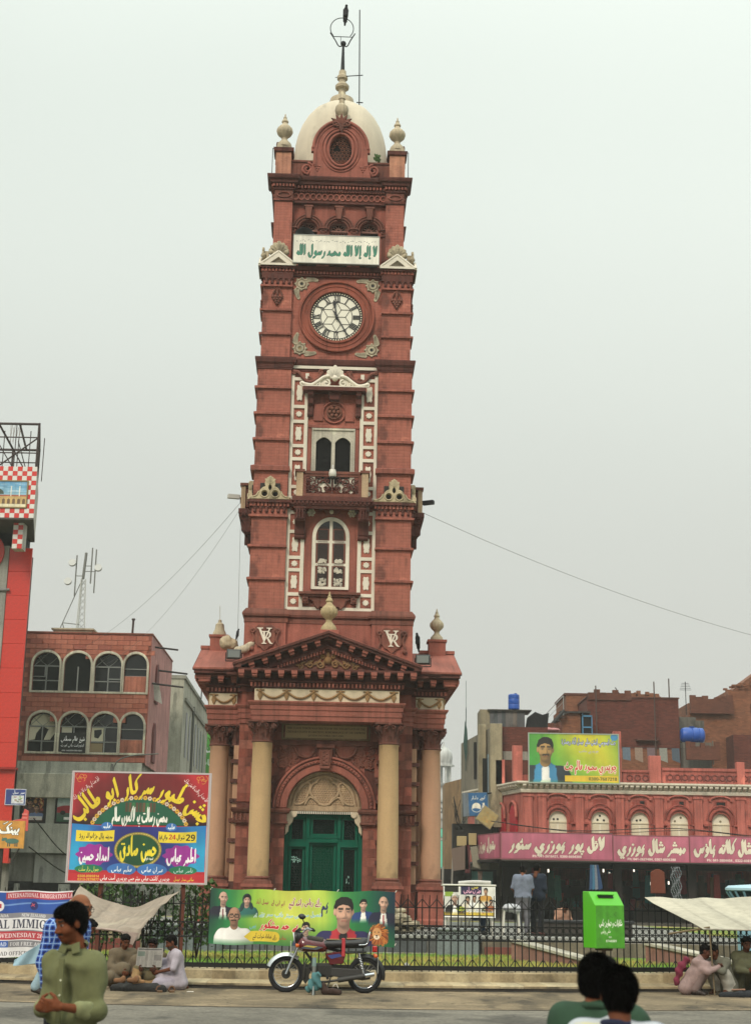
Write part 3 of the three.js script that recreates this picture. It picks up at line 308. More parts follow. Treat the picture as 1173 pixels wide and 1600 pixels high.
// cloth or printed sheet with thickness: f(u, v) -> [x, y, z]; front carries 0..1 uv
function clothGeo(nx,ny,f,th=0.004){
const P=[],U=[],pos=(i,j,k)=>{const u=i / nx,v=j / ny,p=f(u,v),a=f(min(1,u + 0.01),v),b=f(u,min(1,v + 0.01)),a0=f(max(0,u - 0.01),v),b0=f(u,max(0,v - 0.01));const n=V3(a[0]- a0[0],a[1]- a0[1],a[2]- a0[2]).cross(V3(b[0]- b0[0],b[1]- b0[1],b[2]- b0[2])).normalize();return[p[0]- n.x*th*k,p[1]- n.y*th*k,p[2]- n.z*th*k];};
const tri=(q,uv)=>{P.push(...q[0],...q[1],...q[2]);U.push(...uv[0],...uv[1],...uv[2]);};const B=[0.01,0.01];
const G=[0,1].map((k)=>{const a=[];for(let j=0;j<=ny;j++)for(let i=0;i<=nx;i++)a.push(pos(i,j,k));return a;}),at=(k,i,j)=>G[k][j*(nx + 1)+ i];
for(let j=0;j<ny;j++)for(let i=0;i<nx;i++){const uv=[[i,j],[i + 1,j],[i + 1,j + 1],[i,j + 1]].map(([a,b])=>[a / nx,b / ny]),q=[at(0,i,j),at(0,i + 1,j),at(0,i + 1,j + 1),at(0,i,j + 1)],r=[at(1,i,j),at(1,i + 1,j),at(1,i + 1,j + 1),at(1,i,j + 1)];tri([q[0],q[1],q[2]],[uv[0],uv[1],uv[2]]);tri([q[0],q[2],q[3]],[uv[0],uv[2],uv[3]]);tri([r[0],r[2],r[1]],[B,B,B]);tri([r[0],r[3],r[2]],[B,B,B]);}
const edge=(a,b,c,d)=>{tri([a,b,c],[B,B,B]);tri([a,c,d],[B,B,B]);};for(let i=0;i<nx;i++){edge(at(1,i,0),at(1,i + 1,0),at(0,i + 1,0),at(0,i,0));edge(at(0,i,ny),at(0,i + 1,ny),at(1,i + 1,ny),at(1,i,ny));}for(let j=0;j<ny;j++){edge(at(0,0,j),at(0,0,j + 1),at(1,0,j + 1),at(1,0,j));edge(at(1,nx,j),at(1,nx,j + 1),at(0,nx,j + 1),at(0,nx,j));}
let g=new THREE.BufferGeometry();g.setAttribute('position',new THREE.BufferAttribute(new Float32Array(P),3));g.setAttribute('uv',new THREE.BufferAttribute(new Float32Array(U),2));g.computeVertexNormals();return toCreasedNormals(g,0.9);
}
// ---------------------------------------------------------------- the clock tower
const C={red:'#b06858',redPaint:'#b66c5a',deep:'#6b3b32',rust:'#8c5546',pale:'#ece6d8',cream:'#decfb6',buff:'#d3b592',blush:'#c98f70',green:'#08604c',iron:'#26282b'};
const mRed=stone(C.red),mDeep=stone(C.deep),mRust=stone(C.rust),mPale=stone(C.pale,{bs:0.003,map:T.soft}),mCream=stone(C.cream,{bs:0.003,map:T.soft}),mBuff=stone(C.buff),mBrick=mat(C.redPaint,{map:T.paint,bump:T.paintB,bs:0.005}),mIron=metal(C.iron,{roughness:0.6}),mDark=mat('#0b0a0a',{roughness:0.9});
const mDome=stone('#d9d0bd',{map:T.soft}),mUrn=stone('#d3c4a6');
const TW=thing('clock_tower','tall red sandstone clock tower with cream trim, white dome and green doors','clock tower',[-1.40,0,-45],0.033);
const tp=(name,list,m,parent=TW)=>make(name,list,m,parent);
const onFace=(g,a)=>(Array.isArray(g)?g.flat(3).map((x)=>turnY(x,a)):turnY(g,a));
const SIDES=[PI / 2,-PI / 2];
// plan of a square storey with corner pilasters: hw half width over the pilasters, pw pilaster width, rc how far the field lies back
const planP=(hw,pw,rc)=>{const i=hw - pw,f=hw - rc,q=[];for(let k=0;k<4;k++){const a=-k*PI / 2;for(const[x,z]of[[-hw,hw],[-i,hw],[-i,f],[i,f],[i,hw]])q.push([x*cos(a)- z*sin(a),x*sin(a)+ z*cos(a)].map((v)=>Math.round(v*1e5)/ 1e5));}return q;};
const circ=(r,n=64,cx=0,cy=0)=>Array.from({length:n},(_,i)=>[cx + cos(i / n*TAU)*r,cy + sin(i / n*TAU)*r]);
const sq=(h)=>rect(-h,h,-h,h);
const dent=(x0,x1,y,z,w,h,d,gap)=>{const n=max(1,Math.round((x1 - x0 + gap)/(w + gap))),st=(x1 - x0 - w)/ max(1,n - 1),o=[];for(let i=0;i<n;i++)o.push(box(w,h,d,x0 + w / 2 + i*st,y + h / 2,z + d / 2));return o;};
// --- portico base: crossing body with four arms on columns
const ARM=3.43,AW=2.1,BODY=2.5;
const cross=(()=>{const q=[];for(let k=0;k<4;k++){const a=-k*PI / 2;for(const[x,z]of[[-AW,BODY],[-AW,ARM],[AW,ARM],[AW,BODY],[BODY,BODY]])q.push([x*cos(a)- z*sin(a),x*sin(a)+ z*cos(a)].map((v)=>Math.round(v*1e5)/ 1e5));}return q;})();
const crossIn=(d)=>cross.map(([x,z])=>[x,z]);
// body walls: four corner blocks (so that the door bay is a real opening), core behind
{
const o=[];
for(const[sx,sz]of[[1,1],[-1,1],[1,-1],[-1,-1]])o.push(bx(min(sx*1.12,sx*2.44),max(sx*1.12,sx*2.44),0.5,6.1,min(sz*1.12,sz*2.44),max(sz*1.12,sz*2.44)));
tp('wall',o,mRed);
// wall over each arch
const hole=new THREE.Path();hole.moveTo(-1.08,3.0);hole.lineTo(-1.08,3.71);hole.absarc(0,3.71,1.08,PI,0,true);hole.lineTo(1.08,3.0);
const s=new THREE.Shape();s.moveTo(-1.13,3.2);s.lineTo(-1.08,3.2);s.lineTo(-1.08,3.71);s.absarc(0,3.71,1.08,PI,0,true);s.lineTo(1.08,3.2);s.lineTo(1.13,3.2);s.lineTo(1.13,6.1);s.lineTo(-1.13,6.1);
const w=flat(new THREE.ExtrudeGeometry(s,{depth:0.6,bevelEnabled:false,curveSegments:24}).translate(0,0,1.86));
tp('wall',[w,...onFace([w],PI / 2),...onFace([w],-PI / 2),...onFace([w],PI)],mRed);
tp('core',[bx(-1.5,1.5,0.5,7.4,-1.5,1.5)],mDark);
}
// facing stones of the corner piers, laid in courses of uneven lengths
{
const r=rng(5),tones=['#a4604f','#9a5444','#ab6a59','#874538','#a05c4c','#92503f'].map((h)=>stone(h)),variants=[];
for(const w of[0.22,0.3,0.38,0.46]){const g=merged([cbox(w - 0.003,0.247,0.05,0.0025)]);const uv=g.attributes.uv;for(let i=0;i<uv.count;i++)uv.setXY(i,uv.getX(i)+ w*7,uv.getY(i)+ w*3);variants.push([w,g]);}
let n=0;
for(const sx of[-1,1])for(let c=0;c<22;c++){
let y=0.62 + c*0.25;if(y>3.2&&y<3.7)continue;if(y>5.9)continue;
let x=1.115;
while(x<2.42&&n<290){
let left=2.5 - x,pick=variants[floor(r()*4)];let w=pick[0],g=pick[1];if(left<w + 0.2){w=left;}
const inCol=x>1.5&&x + w<2.1;
const arch=y>3.7&&hypot(x - 0,y - 3.71)<1.5;
if(!inCol&&!arch){const m=new THREE.Mesh(g,tones[floor(r()*r()*6)]);m.name='stone';m.position.set(sx*(x + w / 2),y + 0.125,2.452);m.scale.x=w / pick[0];m.castShadow=m.receiveShadow=true;TW.add(m);n++;}
x +=w;
}
}
tp('stone_backing',[bx(-2.5,-1.12,0.5,6.1,2.40,2.448),bx(1.12,2.5,0.5,6.1,2.40,2.448),bx(-2.5,-2.44,0.5,6.1,-2.5,2.4),bx(2.44,2.5,0.5,6.1,-2.5,2.4),bx(-2.5,2.5,0.5,6.1,-2.5,-2.44)],stone('#6e3a30'));
}
// impost bands on piers
{
const pl=rect(1.06,2.56,2.2,2.56),q=[];
for(const s of[1,-1]){const P=pl.map(([x,z])=>[x*s,z]);const path=s>0?P:P.slice().reverse();
q.push(moulding([[-0.02,3.28],[0.03,3.28],[0.03,3.34],[0.0,3.34],[0.0,3.56],[0.06,3.58],[0.09,3.64],[0.09,3.7],[-0.02,3.7]],path),cap(path.map(([x,z])=>[x*1,z]),3.69,true));
for(let i=0;i<12;i++)q.push(box(0.035,0.2,0.05,s*(1.14 + i*0.122),3.45,2.575));}
tp('impost',q,mRust);tp('impost',onFace(q,PI / 2),mRust);tp('impost',onFace(q,-PI / 2),mRust);
}
// arch ring and keystone
{
const ring=(r0,r1,z0,d)=>{const s=new THREE.Shape();s.absarc(0,3.71,r1,0,PI,false);s.lineTo(-r0,3.71);s.absarc(0,3.71,r0,PI,0,true);return flat(new THREE.ExtrudeGeometry(s,{depth:d,bevelEnabled:true,bevelSize:0.02,bevelThickness:0.02,bevelOffset:-0.02,bevelSegments:1,curveSegments:28}).translate(0,0,z0));};
const a=[ring(1.07,1.28,2.3,0.2),ring(1.29,1.40,2.3,0.26),ring(1.41,1.48,2.3,0.31)];
const bead=[];for(let i=0;i<44;i++){const t=(i + 0.5)/ 44*PI;bead.push(sph(0.032,cos(t)*1.345,3.71 + sin(t)*1.345,2.58,6));}
const A=[...a,...bead];tp('arch',A,mRed);for(const s of SIDES)tp('arch',onFace(A,s),mRed);
const key=[ext([[-0.14,4.82],[0.14,4.82],[0.21,5.42],[-0.21,5.42]],0.34,0.02).translate(0,0,2.35),box(0.52,0.1,0.4,0,5.47,2.55),ext([[-0.1,4.92],[0.1,4.92],[0.15,5.36],[-0.15,5.36]],0.05,0.02).translate(0,0,2.68)];
for(let i=0;i<7;i++)key.push(sph(0.03,(i % 2?0.04:-0.04),4.97 + i*0.055,2.73,6));key.push(bar([-0.13,4.86,2.68],[0.13,4.86,2.68],0.05,8));
tp('keystone',key,mRust);
}
// carved spandrels: curling leaves and swags beside the keystone
const spiral=(cx,cy,z,r,turns,a0,dir,t)=>{const p=[];for(let i=0;i<=turns*10;i++){const k=i /(turns*10),a=a0 + dir*k*turns*TAU;p.push([cx + cos(a)*r*(1 - 0.82*k),cy + sin(a)*r*(1 - 0.82*k),z]);}return tube(p,t,5,p.length*1.5|0);};
const petal=(x,y,z,len,w,ang,th=0.05)=>ext(Array.from({length:14},(_,i)=>[len*0.5 + cos(i / 14*TAU)*len*0.5,sin(i / 14*TAU)*w*0.5*(1 + 0.35*cos(i / 14*TAU))]),th,w*0.1).rotateZ(ang).translate(x,y,z);
const leaf=(x,y,z,len,w,ang,th=0.03)=>{const s=new THREE.Shape();s.moveTo(0,0);s.quadraticCurveTo(w*0.8,len*0.35,0,len);s.quadraticCurveTo(-w*0.8,len*0.35,0,0);return flat(new THREE.ExtrudeGeometry(s,{depth:th,bevelEnabled:true,bevelSize:w*0.12,bevelThickness:th*0.5,bevelOffset:-w*0.12,bevelSegments:1,curveSegments:4}).rotateZ(ang - PI / 2).translate(x,y,z));};
{
for(const s of[-1,1]){const q=[],r=rng(9);
for(let i=0;i<15;i++){const x=0.86 + 0.62*r(),y=4.85 + 0.6*r();if(hypot(x,y - 3.71)<1.54)continue;q.push(spiral(s*x,y,2.49,0.1 + 0.06*r(),1.3,r()*TAU,r()<0.5?1:-1,0.024));for(let k=0;k<3;k++)q.push(leaf(s*(x + 0.12*(r()- 0.5)),y + 0.12*(r()- 0.5),2.46,0.16,0.1,r()*TAU));}
q.push(ext([[s*0.86,4.93],[s*1.1,4.75],[s*0.72,5.1],[s*1.0,5.18]].slice(0,3),0.05).translate(0,0,2.46));
q.push(tube([[s*0.3,5.42,2.5],[s*0.42,5.2,2.52],[s*0.6,5.16,2.52],[s*0.78,5.24,2.52],[s*0.9,5.44,2.5]],0.05,6));for(let k=0;k<4;k++)q.push(leaf(s*(0.26 + k*0.015),5.3 - 0.03*k,2.5,0.2,0.09,-PI / 2 + s*(0.5 - k*0.3)));
tp('spandrel_carving',q,mRust);}
tp('string_course',[bx(-1.5,1.5,5.5,5.56,2.4,2.54),bx(-1.5,1.5,5.56,5.64,2.4,2.5)],mRust);
}
// inscription tablet
const cvs=(w,h,draw)=>{const c=document.createElement('canvas');c.width=w;c.height=h;const g=c.getContext('2d');draw(g,w,h);const t=new THREE.CanvasTexture(c);t.colorSpace=THREE.SRGBColorSpace;t.magFilter=THREE.LinearFilter;return t;};
const printed=(w,h,draw,o={})=>new THREE.MeshStandardMaterial({map:cvs(w,h,draw),roughness:0.6,...o});
{
const t=cvs(768,128,(g,w,h)=>{g.fillStyle='#99825f';g.fillRect(0,0,w,h);const r=rng(3);for(let i=0;i<900;i++){g.fillStyle=`rgba(60,40,25,${r() * 0.1})`;g.fillRect(r()*w,r()*h,20*r(),4*r());}g.fillStyle='#33261c';g.textAlign='center';g.font='bold 28px serif';g.fillText('THIS CLOCK TOWER WAS ERECTED BY THE INHABITANTS OF THE',w / 2,38,w - 30);g.fillText('CHENAB COLONY IN GRATEFUL REMEMBRANCE OF THE EMPRESS',w / 2,76,w - 30);g.font='bold 24px serif';g.fillText('QUEEN VICTORIA 1837-1901',w / 2,110,w*0.45);});
const tab=sheet('inscription_tablet',2.36,0.36,new THREE.MeshStandardMaterial({map:t,roughness:0.8}),TW,0,5.885,2.51,0.06);
const f=(w,h,t2,z)=>[bx(-w / 2,w / 2,h / 2 - t2,h / 2,-0.03,z),bx(-w / 2,w / 2,-h / 2,-h / 2 + t2,-0.03,z),bx(-w / 2,-w / 2 + t2,-h / 2 + t2,h / 2 - t2,-0.03,z),bx(w / 2 - t2,w / 2,-h / 2 + t2,h / 2 - t2,-0.03,z)];
make('frame',[...f(2.56,0.46,0.05,0.06)],stone('#8f7452'),tab);
}
// lunette: cream lattice screen under the arch
const quatre=(r,k,n=48)=>{const p=[];for(let i=0;i<n;i++){const a=i / n*TAU,q=r*(1 + k*abs(cos(2*a))- k*0.35);p.push([cos(a)*q,sin(a)*q]);}return p;};
{
const half=new THREE.Shape();half.moveTo(-1.1,3.64);half.lineTo(1.1,3.64);half.lineTo(1.08,3.71);half.absarc(0,3.71,1.08,0,PI,false);
const o=[flat(new THREE.ExtrudeGeometry(half,{depth:0.08,bevelEnabled:false,curveSegments:28}).translate(0,0,2.1))];
const arcT=(r,t,z)=>{const p=[];for(let i=0;i<=24;i++){const a=i / 24*PI;p.push([cos(a)*r,3.74 + sin(a)*r,z]);}return tube(p,t,5,40);};
o.push(arcT(1.02,0.03,2.19),arcT(0.9,0.045,2.19),bx(-1.05,1.05,3.66,3.8,2.1,2.22));
const Q=quatre(0.36,0.22).map(([x,y])=>[x,4.24 + y*1.02,2.2]);o.push(tube(Q,0.04,6,96,true));
for(const s of[-1,1]){o.push(tube([[s*0.85,3.85,2.2],[s*0.86,3.98,2.2],[s*0.78,4.25,2.2],[s*0.55,4.46,2.2],[s*0.43,4.42,2.2],[s*0.45,4.2,2.2],[s*0.5,4.05,2.2],[s*0.62,3.88,2.2]],0.036,6,60,true),tube([[s*0.12,3.83,2.2],[s*0.3,4.0,2.2],[s*0.42,4.04,2.2],[s*0.56,3.83,2.2]],0.034,6,30));}
tp('lunette',o,stone('#c9ab88'));
const beads=[];let yy=0;
for(let y=3.86;y<4.62;y +=0.062){yy++;for(let x=-0.84;x<=0.84;x +=0.072){const X=x +(yy&1)*0.036;if(hypot(X,y - 3.71)<0.86)beads.push(flat(new THREE.OctahedronGeometry(0.03,0).scale(1,1,0.6).translate(X,y,2.185)));}}
tp('lunette_boss',beads,stone('#bf9d7a'));
const fr=[];for(let i=0;i<36;i++)fr.push(box(0.03,0.07,0.05,-0.92 + i*0.0526,3.61,2.19));tp('lunette_fringe',fr,mPale);
for(const s of[-1,1])tp('bracket',[ext([[0,0],[0.34,0],[0.3,-0.1],[0.24,-0.14],[0.2,-0.3],[0.1,-0.42],[0.09,-0.56],[0,-0.66]].map(([x,y])=>[s*(-1.1 + x),3.64 + y]),0.2,0.015).translate(0,0,2.02),bar([s*-0.86,3.56,2.0],[s*-0.86,3.56,2.26],0.085,12)],mCream);
for(const a of SIDES){tp('lunette',onFace([bx(-1.1,1.1,3.64,4.8,1.95,2.05)],a),mCream);}
}
// doors
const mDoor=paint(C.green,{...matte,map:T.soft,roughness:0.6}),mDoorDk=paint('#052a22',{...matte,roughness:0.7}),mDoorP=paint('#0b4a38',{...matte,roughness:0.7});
{
const D=tp('door',[bx(-1.12,1.12,0.52,3.66,1.80,1.86)],mDoor);
const fr=(x0,x1,y0,y1,t,z0,z1)=>[bx(x0,x0 + t,y0,y1,z0,z1),bx(x1 - t,x1,y0,y1,z0,z1),bx(x0 + t,x1 - t,y0,y0 + t,z0,z1),bx(x0 + t,x1 - t,y1 - t,y1,z0,z1)];
make('door_frame',[bx(-1.12,-1.0,0.52,3.6,1.86,2.0),bx(1.0,1.12,0.52,3.6,1.86,2.0),bx(-0.5,-0.4,0.52,3.56,1.86,2.02),bx(0.4,0.5,0.52,3.56,1.86,2.02),bx(-1.0,-0.5,2.66,2.8,1.86,2.03),bx(0.5,1.0,2.66,2.8,1.86,2.03),bx(-0.42,0.42,2.78,2.93,1.862,2.05),bx(-0.46,0.46,2.91,2.96,1.862,2.07),bx(-1.0,1.0,3.5,3.6,1.864,1.98)],mDoor,D);
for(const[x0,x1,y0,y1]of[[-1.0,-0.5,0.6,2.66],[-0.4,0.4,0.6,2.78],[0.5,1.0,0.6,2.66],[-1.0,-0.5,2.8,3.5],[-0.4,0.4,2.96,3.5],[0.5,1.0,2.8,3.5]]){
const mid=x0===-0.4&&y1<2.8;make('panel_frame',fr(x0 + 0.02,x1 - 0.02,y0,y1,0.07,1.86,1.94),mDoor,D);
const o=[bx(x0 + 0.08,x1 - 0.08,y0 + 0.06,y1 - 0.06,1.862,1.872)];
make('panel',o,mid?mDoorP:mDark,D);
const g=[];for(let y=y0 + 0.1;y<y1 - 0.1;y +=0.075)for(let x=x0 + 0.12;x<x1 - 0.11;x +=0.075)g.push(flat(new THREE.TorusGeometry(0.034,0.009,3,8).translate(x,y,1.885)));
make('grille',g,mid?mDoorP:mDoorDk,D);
}
make('handle',[bar([-0.33,1.5,1.96],[-0.33,1.66,1.96],0.015)],mIron,D);
const r=rng(12),chips=[];for(let i=0;i<30;i++)chips.push(box(0.02 + 0.04*r(),0.015 + 0.02*r(),0.004,-0.78 + 0.26*(r()- 0.5),2.3 + 0.16*(r()- 0.5),1.9));for(let i=0;i<8;i++)chips.push(box(0.015,0.05,0.004,0.74 + 0.12*(r()- 0.5),1.75 + 0.2*(r()- 0.5),1.9));make('paint_scratch',chips,mat('#8fb8ac'),D);
}
// columns: one is built, the others are copies
function corinthian(){
const o=[lathe([[0.27,0],[0.31,0.02],[0.31,0.05],[0.27,0.07],[0.265,0.2],[0.28,0.34],[0.34,0.5],[0.37,0.53]],24)];
const acan=(a,y,h,r0,r1,w)=>{const q=[],N=5;const P=(k,s)=>{const t=k / N,curl=t>0.75?(t - 0.75)*0.5:0,rr=lerp(r0,r1,t*t)+ curl*0.25,ww=w*(1 - 0.75*t*t)*(k % 2?1:0.8),yy=y + h*(t<0.85?t:0.85 -(t - 0.85)*0.7),aa=a + s*ww / rr;return[sin(aa)*(rr - abs(s)*0.02),yy,cos(aa)*(rr - abs(s)*0.02)];};
for(let k=0;k<N;k++)for(const s of[-1,0]){const A=P(k,s),B=P(k,s + 1),Cc=P(k + 1,s + 1),D=P(k + 1,s);q.push(...A,...B,...Cc,...A,...Cc,...D);}return tris(q);};
for(let i=0;i<8;i++){o.push(acan(i / 8*TAU,0.06,0.24,0.285,0.37,0.1));o.push(acan((i + 0.5)/ 8*TAU,0.1,0.36,0.28,0.40,0.1));}
for(let i=0;i<4;i++){const a=PI / 4 + i*PI / 2,v=[];
for(const s of[-1,1]){const p=[];for(let k=0;k<=14;k++){const t=k / 14,th=-PI / 2 + t*TAU*1.25,r=0.078*(1 - 0.75*t);p.push([s*0.03,0.47 + cos(th)*r*0 + sin(th)*r,0.44 + cos(th)*r]);}v.push(tube(p,0.026,5,24));}
v.push(bar([-0.05,0.47,0.44],[0.05,0.47,0.44],0.03,8),tube([[0,0.3,0.3],[0,0.42,0.36],[0,0.53,0.45]],0.03,5));o.push(...onFace(v,a));}
for(let i=0;i<4;i++){const a=i*PI / 2;o.push(...onFace([sph(0.055,0,0.55,0.41,8),spiral(-0.1,0.47,0.36,0.07,1.2,0,1,0.018),spiral(0.1,0.47,0.36,0.07,1.2,PI,-1,0.018)],a));}
const ab=[];for(let i=0;i<4;i++){const a=i*PI / 2,c=cos(a),s=sin(a);for(const[x,z]of[[-0.46,0.40],[-0.30,0.37],[0,0.345],[0.30,0.37],[0.46,0.40]])ab.push([x*c + z*s,-x*s + z*c]);}
o.push(moulding([[0,0.56],[0.02,0.57],[0.02,0.62]],ab),cap(ab,0.56,false),cap(ab,0.62,true));return merged(o);
}
const gCap=corinthian();
const gShaft=merged([smooth(lathe([[0.295,0],[0.30,0.05],[0.30,0.6],[0.297,1.6],[0.285,2.7],[0.27,3.64],[0.285,3.66],[0.285,3.7]],32),40)]);
const gBase=merged([lathe([[0.4,0.0],[0.4,0.07]],4),smooth(lathe([[0.36,0.0],[0.38,0.03],[0.38,0.07],[0.33,0.09],[0.325,0.12],[0.35,0.14],[0.345,0.17],[0.30,0.19]],28),30),box(0.8,0.08,0.8,0,0.02,0)]);
function column(x,z,ms,name='column'){
const c=new THREE.Group();c.name=name;c.position.set(x,1.62,z);TW.add(c);
for(const[n,g,y,m]of[['column_base',gBase,0,mRust],['column_shaft',gShaft,0.18,ms],['capital',gCap,3.86,stone('#744437')]]){const q=new THREE.Mesh(g,m);q.name=n;q.position.y=y;q.castShadow=q.receiveShadow=true;c.add(q);}
return c;
}
const mColA=stone('#c6a67c',{bs:0.003,map:T.soft}),mColB=stone('#c0967a',{bs:0.003,map:T.soft});
for(const s of[-1,1]){column(s*1.8,3.1,mColA);column(s*3.1,1.75,mColB);column(s*3.1,-1.75,mColB);column(s*1.8,-3.1,mColB);}
// pedestals under columns, stylobate of the portico
for(const s of[-1,1]){for(const[x,z]of[[s*1.8,3.1],[s*3.1,1.75],[s*3.1,-1.75],[s*1.8,-3.1]]){const P=rect(x - 0.38,x + 0.38,z - 0.38,z + 0.38);tp('pedestal',[prism(P,0.5,1.6),moulding([[0.06,0.52],[0.06,0.66],[0.0,0.72]],P),moulding([[0,1.46],[0.06,1.52],[0.06,1.6],[-0.1,1.6]],P)],mRed);}}
tp('plinth',[prism(rect(-2.62,2.62,-2.62,2.62),0.5,0.98),moulding([[0.04,0.98],[0.0,1.04]],sq(2.58))],mRed);
// cream rusticated pilasters behind the columns
{
for(let k=0;k<3;k++)for(const s of[-1,1]){const a=[0,PI / 2,-PI / 2][k],g=[],b=[];
g.push(bx(s*1.8 - 0.27,s*1.8 + 0.27,1.6,5.5,2.46,2.66));for(let i=0;i<7;i++){const y=2.24 + i*0.56;if(y>5.3)break;b.push(cbox(0.66,0.11,0.28,0.012,s*1.8,y,2.6));}
b.push(bx(s*1.8 - 0.34,s*1.8 + 0.34,1.45,1.66,2.46,2.74));
tp('pilaster',onFace(g,a),mColB);for(const g of b)tp('pilaster_band',onFace([g],a),stone('#6f4136'));
const c=gCap.clone().deleteAttribute('uv').scale(0.86,1,0.5).translate(s*1.8,5.48,2.6);tp('capital',onFace([c],a),stone('#744437'));}
}
// entablature round the cross
tp('architrave',[moulding([[-0.5,6.1],[0.02,6.1],[0.02,6.24],[0.045,6.24],[0.045,6.4],[0.07,6.4],[0.07,6.52],[0.10,6.54],[0.14,6.6],[0.14,6.64],[-0.03,6.64]],cross),cap(cross,6.11,false)],mRed);
tp('frieze_wall',[moulding([[-0.03,6.62],[-0.03,7.04]],cross)],mRed);
{
const r=[[-2.08,2.08,3.36,3.425]],pan=[bx(-2.06,2.06,6.65,7.0,3.36,3.445)],q=[];
const swag=(x0,x1)=>{const n=10,p=[];for(let i=0;i<=n;i++){const t=i / n;p.push([lerp(x0,x1,t),6.92 - 0.19*sin(t*PI),3.47]);}return tube(p,0.033,6,24);};
const drop=(x)=>[sph(0.055,x,6.93,3.46,8),ext([[x - 0.05,6.9],[x - 0.075,6.8],[x - 0.03,6.7],[x,6.66],[x + 0.03,6.7],[x + 0.075,6.8],[x + 0.05,6.9]],0.04,0.012).translate(0,0,3.44),bar([x - 0.12,6.95,3.46],[x + 0.12,6.95,3.46],0.02)];
const xs=[-1.9,-1.15,-0.38,0.38,1.15,1.9];for(let i=0;i<5;i++)q.push(swag(xs[i],xs[i + 1]));xs.forEach((x)=>q.push(...drop(x)));
const mSw=stone('#b08a5c');
tp('frieze',pan,mCream);tp('swag',q,mSw);for(const a of SIDES){tp('frieze',onFace(pan,a),mCream);tp('swag',onFace(q,a),mSw);}
// returns of the side friezes that face the street
for(const s of[-1,1]){const P=[bx(min(s*2.62,s*3.40),max(s*2.62,s*3.40),6.65,7.0,2.03,2.125)],S=[];{const p=[];for(let i=0;i<=10;i++){const t=i / 10;p.push([s*lerp(2.72,3.3,t),6.9 - 0.17*sin(t*PI),2.15]);}S.push(tube(p,0.032,6,24));for(const x of[2.72,3.3])S.push(...drop(0).map((g)=>g.translate(s*x,0,2.12 - 3.445)));}
tp('frieze',P,mCream);tp('swag',S,mSw);}
}
{
const q=[moulding([[-0.03,7.02],[0.06,7.02],[0.06,7.05],[0.02,7.05],[0.02,7.17],[0.12,7.18],[0.14,7.22],[0.03,7.22],[0.03,7.43]],cross)];
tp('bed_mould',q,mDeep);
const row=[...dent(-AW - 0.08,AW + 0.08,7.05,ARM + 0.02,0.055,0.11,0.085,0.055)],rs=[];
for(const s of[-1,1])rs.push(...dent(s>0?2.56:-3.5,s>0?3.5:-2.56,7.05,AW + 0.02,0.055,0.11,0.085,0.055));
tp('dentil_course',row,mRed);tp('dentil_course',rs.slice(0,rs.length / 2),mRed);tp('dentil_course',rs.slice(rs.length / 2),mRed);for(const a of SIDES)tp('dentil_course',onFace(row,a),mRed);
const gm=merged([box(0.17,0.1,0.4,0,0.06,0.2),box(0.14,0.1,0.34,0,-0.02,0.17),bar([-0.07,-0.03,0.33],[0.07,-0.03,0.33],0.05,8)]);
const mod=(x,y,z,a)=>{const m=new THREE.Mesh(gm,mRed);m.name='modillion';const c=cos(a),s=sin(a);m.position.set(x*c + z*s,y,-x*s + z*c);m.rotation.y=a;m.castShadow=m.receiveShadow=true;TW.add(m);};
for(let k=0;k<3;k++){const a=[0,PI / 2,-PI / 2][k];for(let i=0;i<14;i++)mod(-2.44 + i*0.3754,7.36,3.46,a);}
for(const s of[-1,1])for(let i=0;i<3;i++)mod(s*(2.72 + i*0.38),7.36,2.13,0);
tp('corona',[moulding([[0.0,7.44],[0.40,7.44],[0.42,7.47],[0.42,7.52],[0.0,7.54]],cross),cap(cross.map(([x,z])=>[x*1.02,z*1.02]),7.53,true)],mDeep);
// eaves that run along the flanks of the four gables
for(let k=0;k<4;k++){const a=k*PI / 2,e=[];for(const s of[-1,1])e.push(bx(min(s*2.45,s*2.62),max(s*2.45,s*2.62),7.522,7.66,1.9,3.88),bx(min(s*2.6,s*2.68),max(s*2.6,s*2.68),7.59,7.66,1.9,3.9));tp('eave',onFace(e,a),mDeep);}
}
// pediments
function pediment(){
const SL=0.358,len=hypot(2.68,2.68*SL),q={rake:[],field:[],den:[],roof:[],carve:[]};
for(const s of[-1,1]){
const seg=(y0,y1,z0,z1,x1=2.68)=>{const p=[[0,8.62 + y0],[s*x1,8.62 - x1*SL + y0],[s*x1,8.62 - x1*SL + y1],[0,8.62 + y1]];return ext(s>0?p:p.slice().reverse(),z1 - z0).translate(0,0,z0);};
q.rake.push(seg(-0.07,0.0,3.3,3.92),seg(-0.15,-0.07,3.3,3.86,2.66),seg(-0.36,-0.15,3.3,3.47,2.3),seg(-0.46,-0.36,3.3,3.55,2.0));
for(let i=1;i<24;i++){const x=s*(0.05 + i*0.085),y=8.62 - abs(x)*SL - 0.5;if(y>7.6)q.den.push(box(0.05,0.1,0.09,x,y,3.5));}
q.roof.push(seg(-0.03,0.02,0.0,3.9,2.69));
}
q.field.push(ext([[-2.3,7.53],[2.3,7.53],[0,8.35]],0.12).translate(0,0,3.28));
const r=rng(8);q.carve.push(sph(0.12,0,7.83,3.42,10),...[-1,1].flatMap((s)=>[spiral(s*0.22,7.72,3.43,0.12,1.4,0,s,0.028),spiral(s*0.5,7.70,3.43,0.11,1.4,1,-s,0.026),spiral(s*0.78,7.64,3.43,0.08,1.3,2,s,0.022),spiral(s*0.14,7.95,3.43,0.07,1.3,2,-s,0.022),...[0,1,2,3,4,5,6].map((i)=>leaf(s*(0.15 + i*0.13),7.68 + 0.05*(i % 2),3.4,0.18,0.1,PI / 2 + s*(0.3 + i*0.2)))]),leaf(0,7.9,3.4,0.2,0.14,PI / 2));
return q;
}
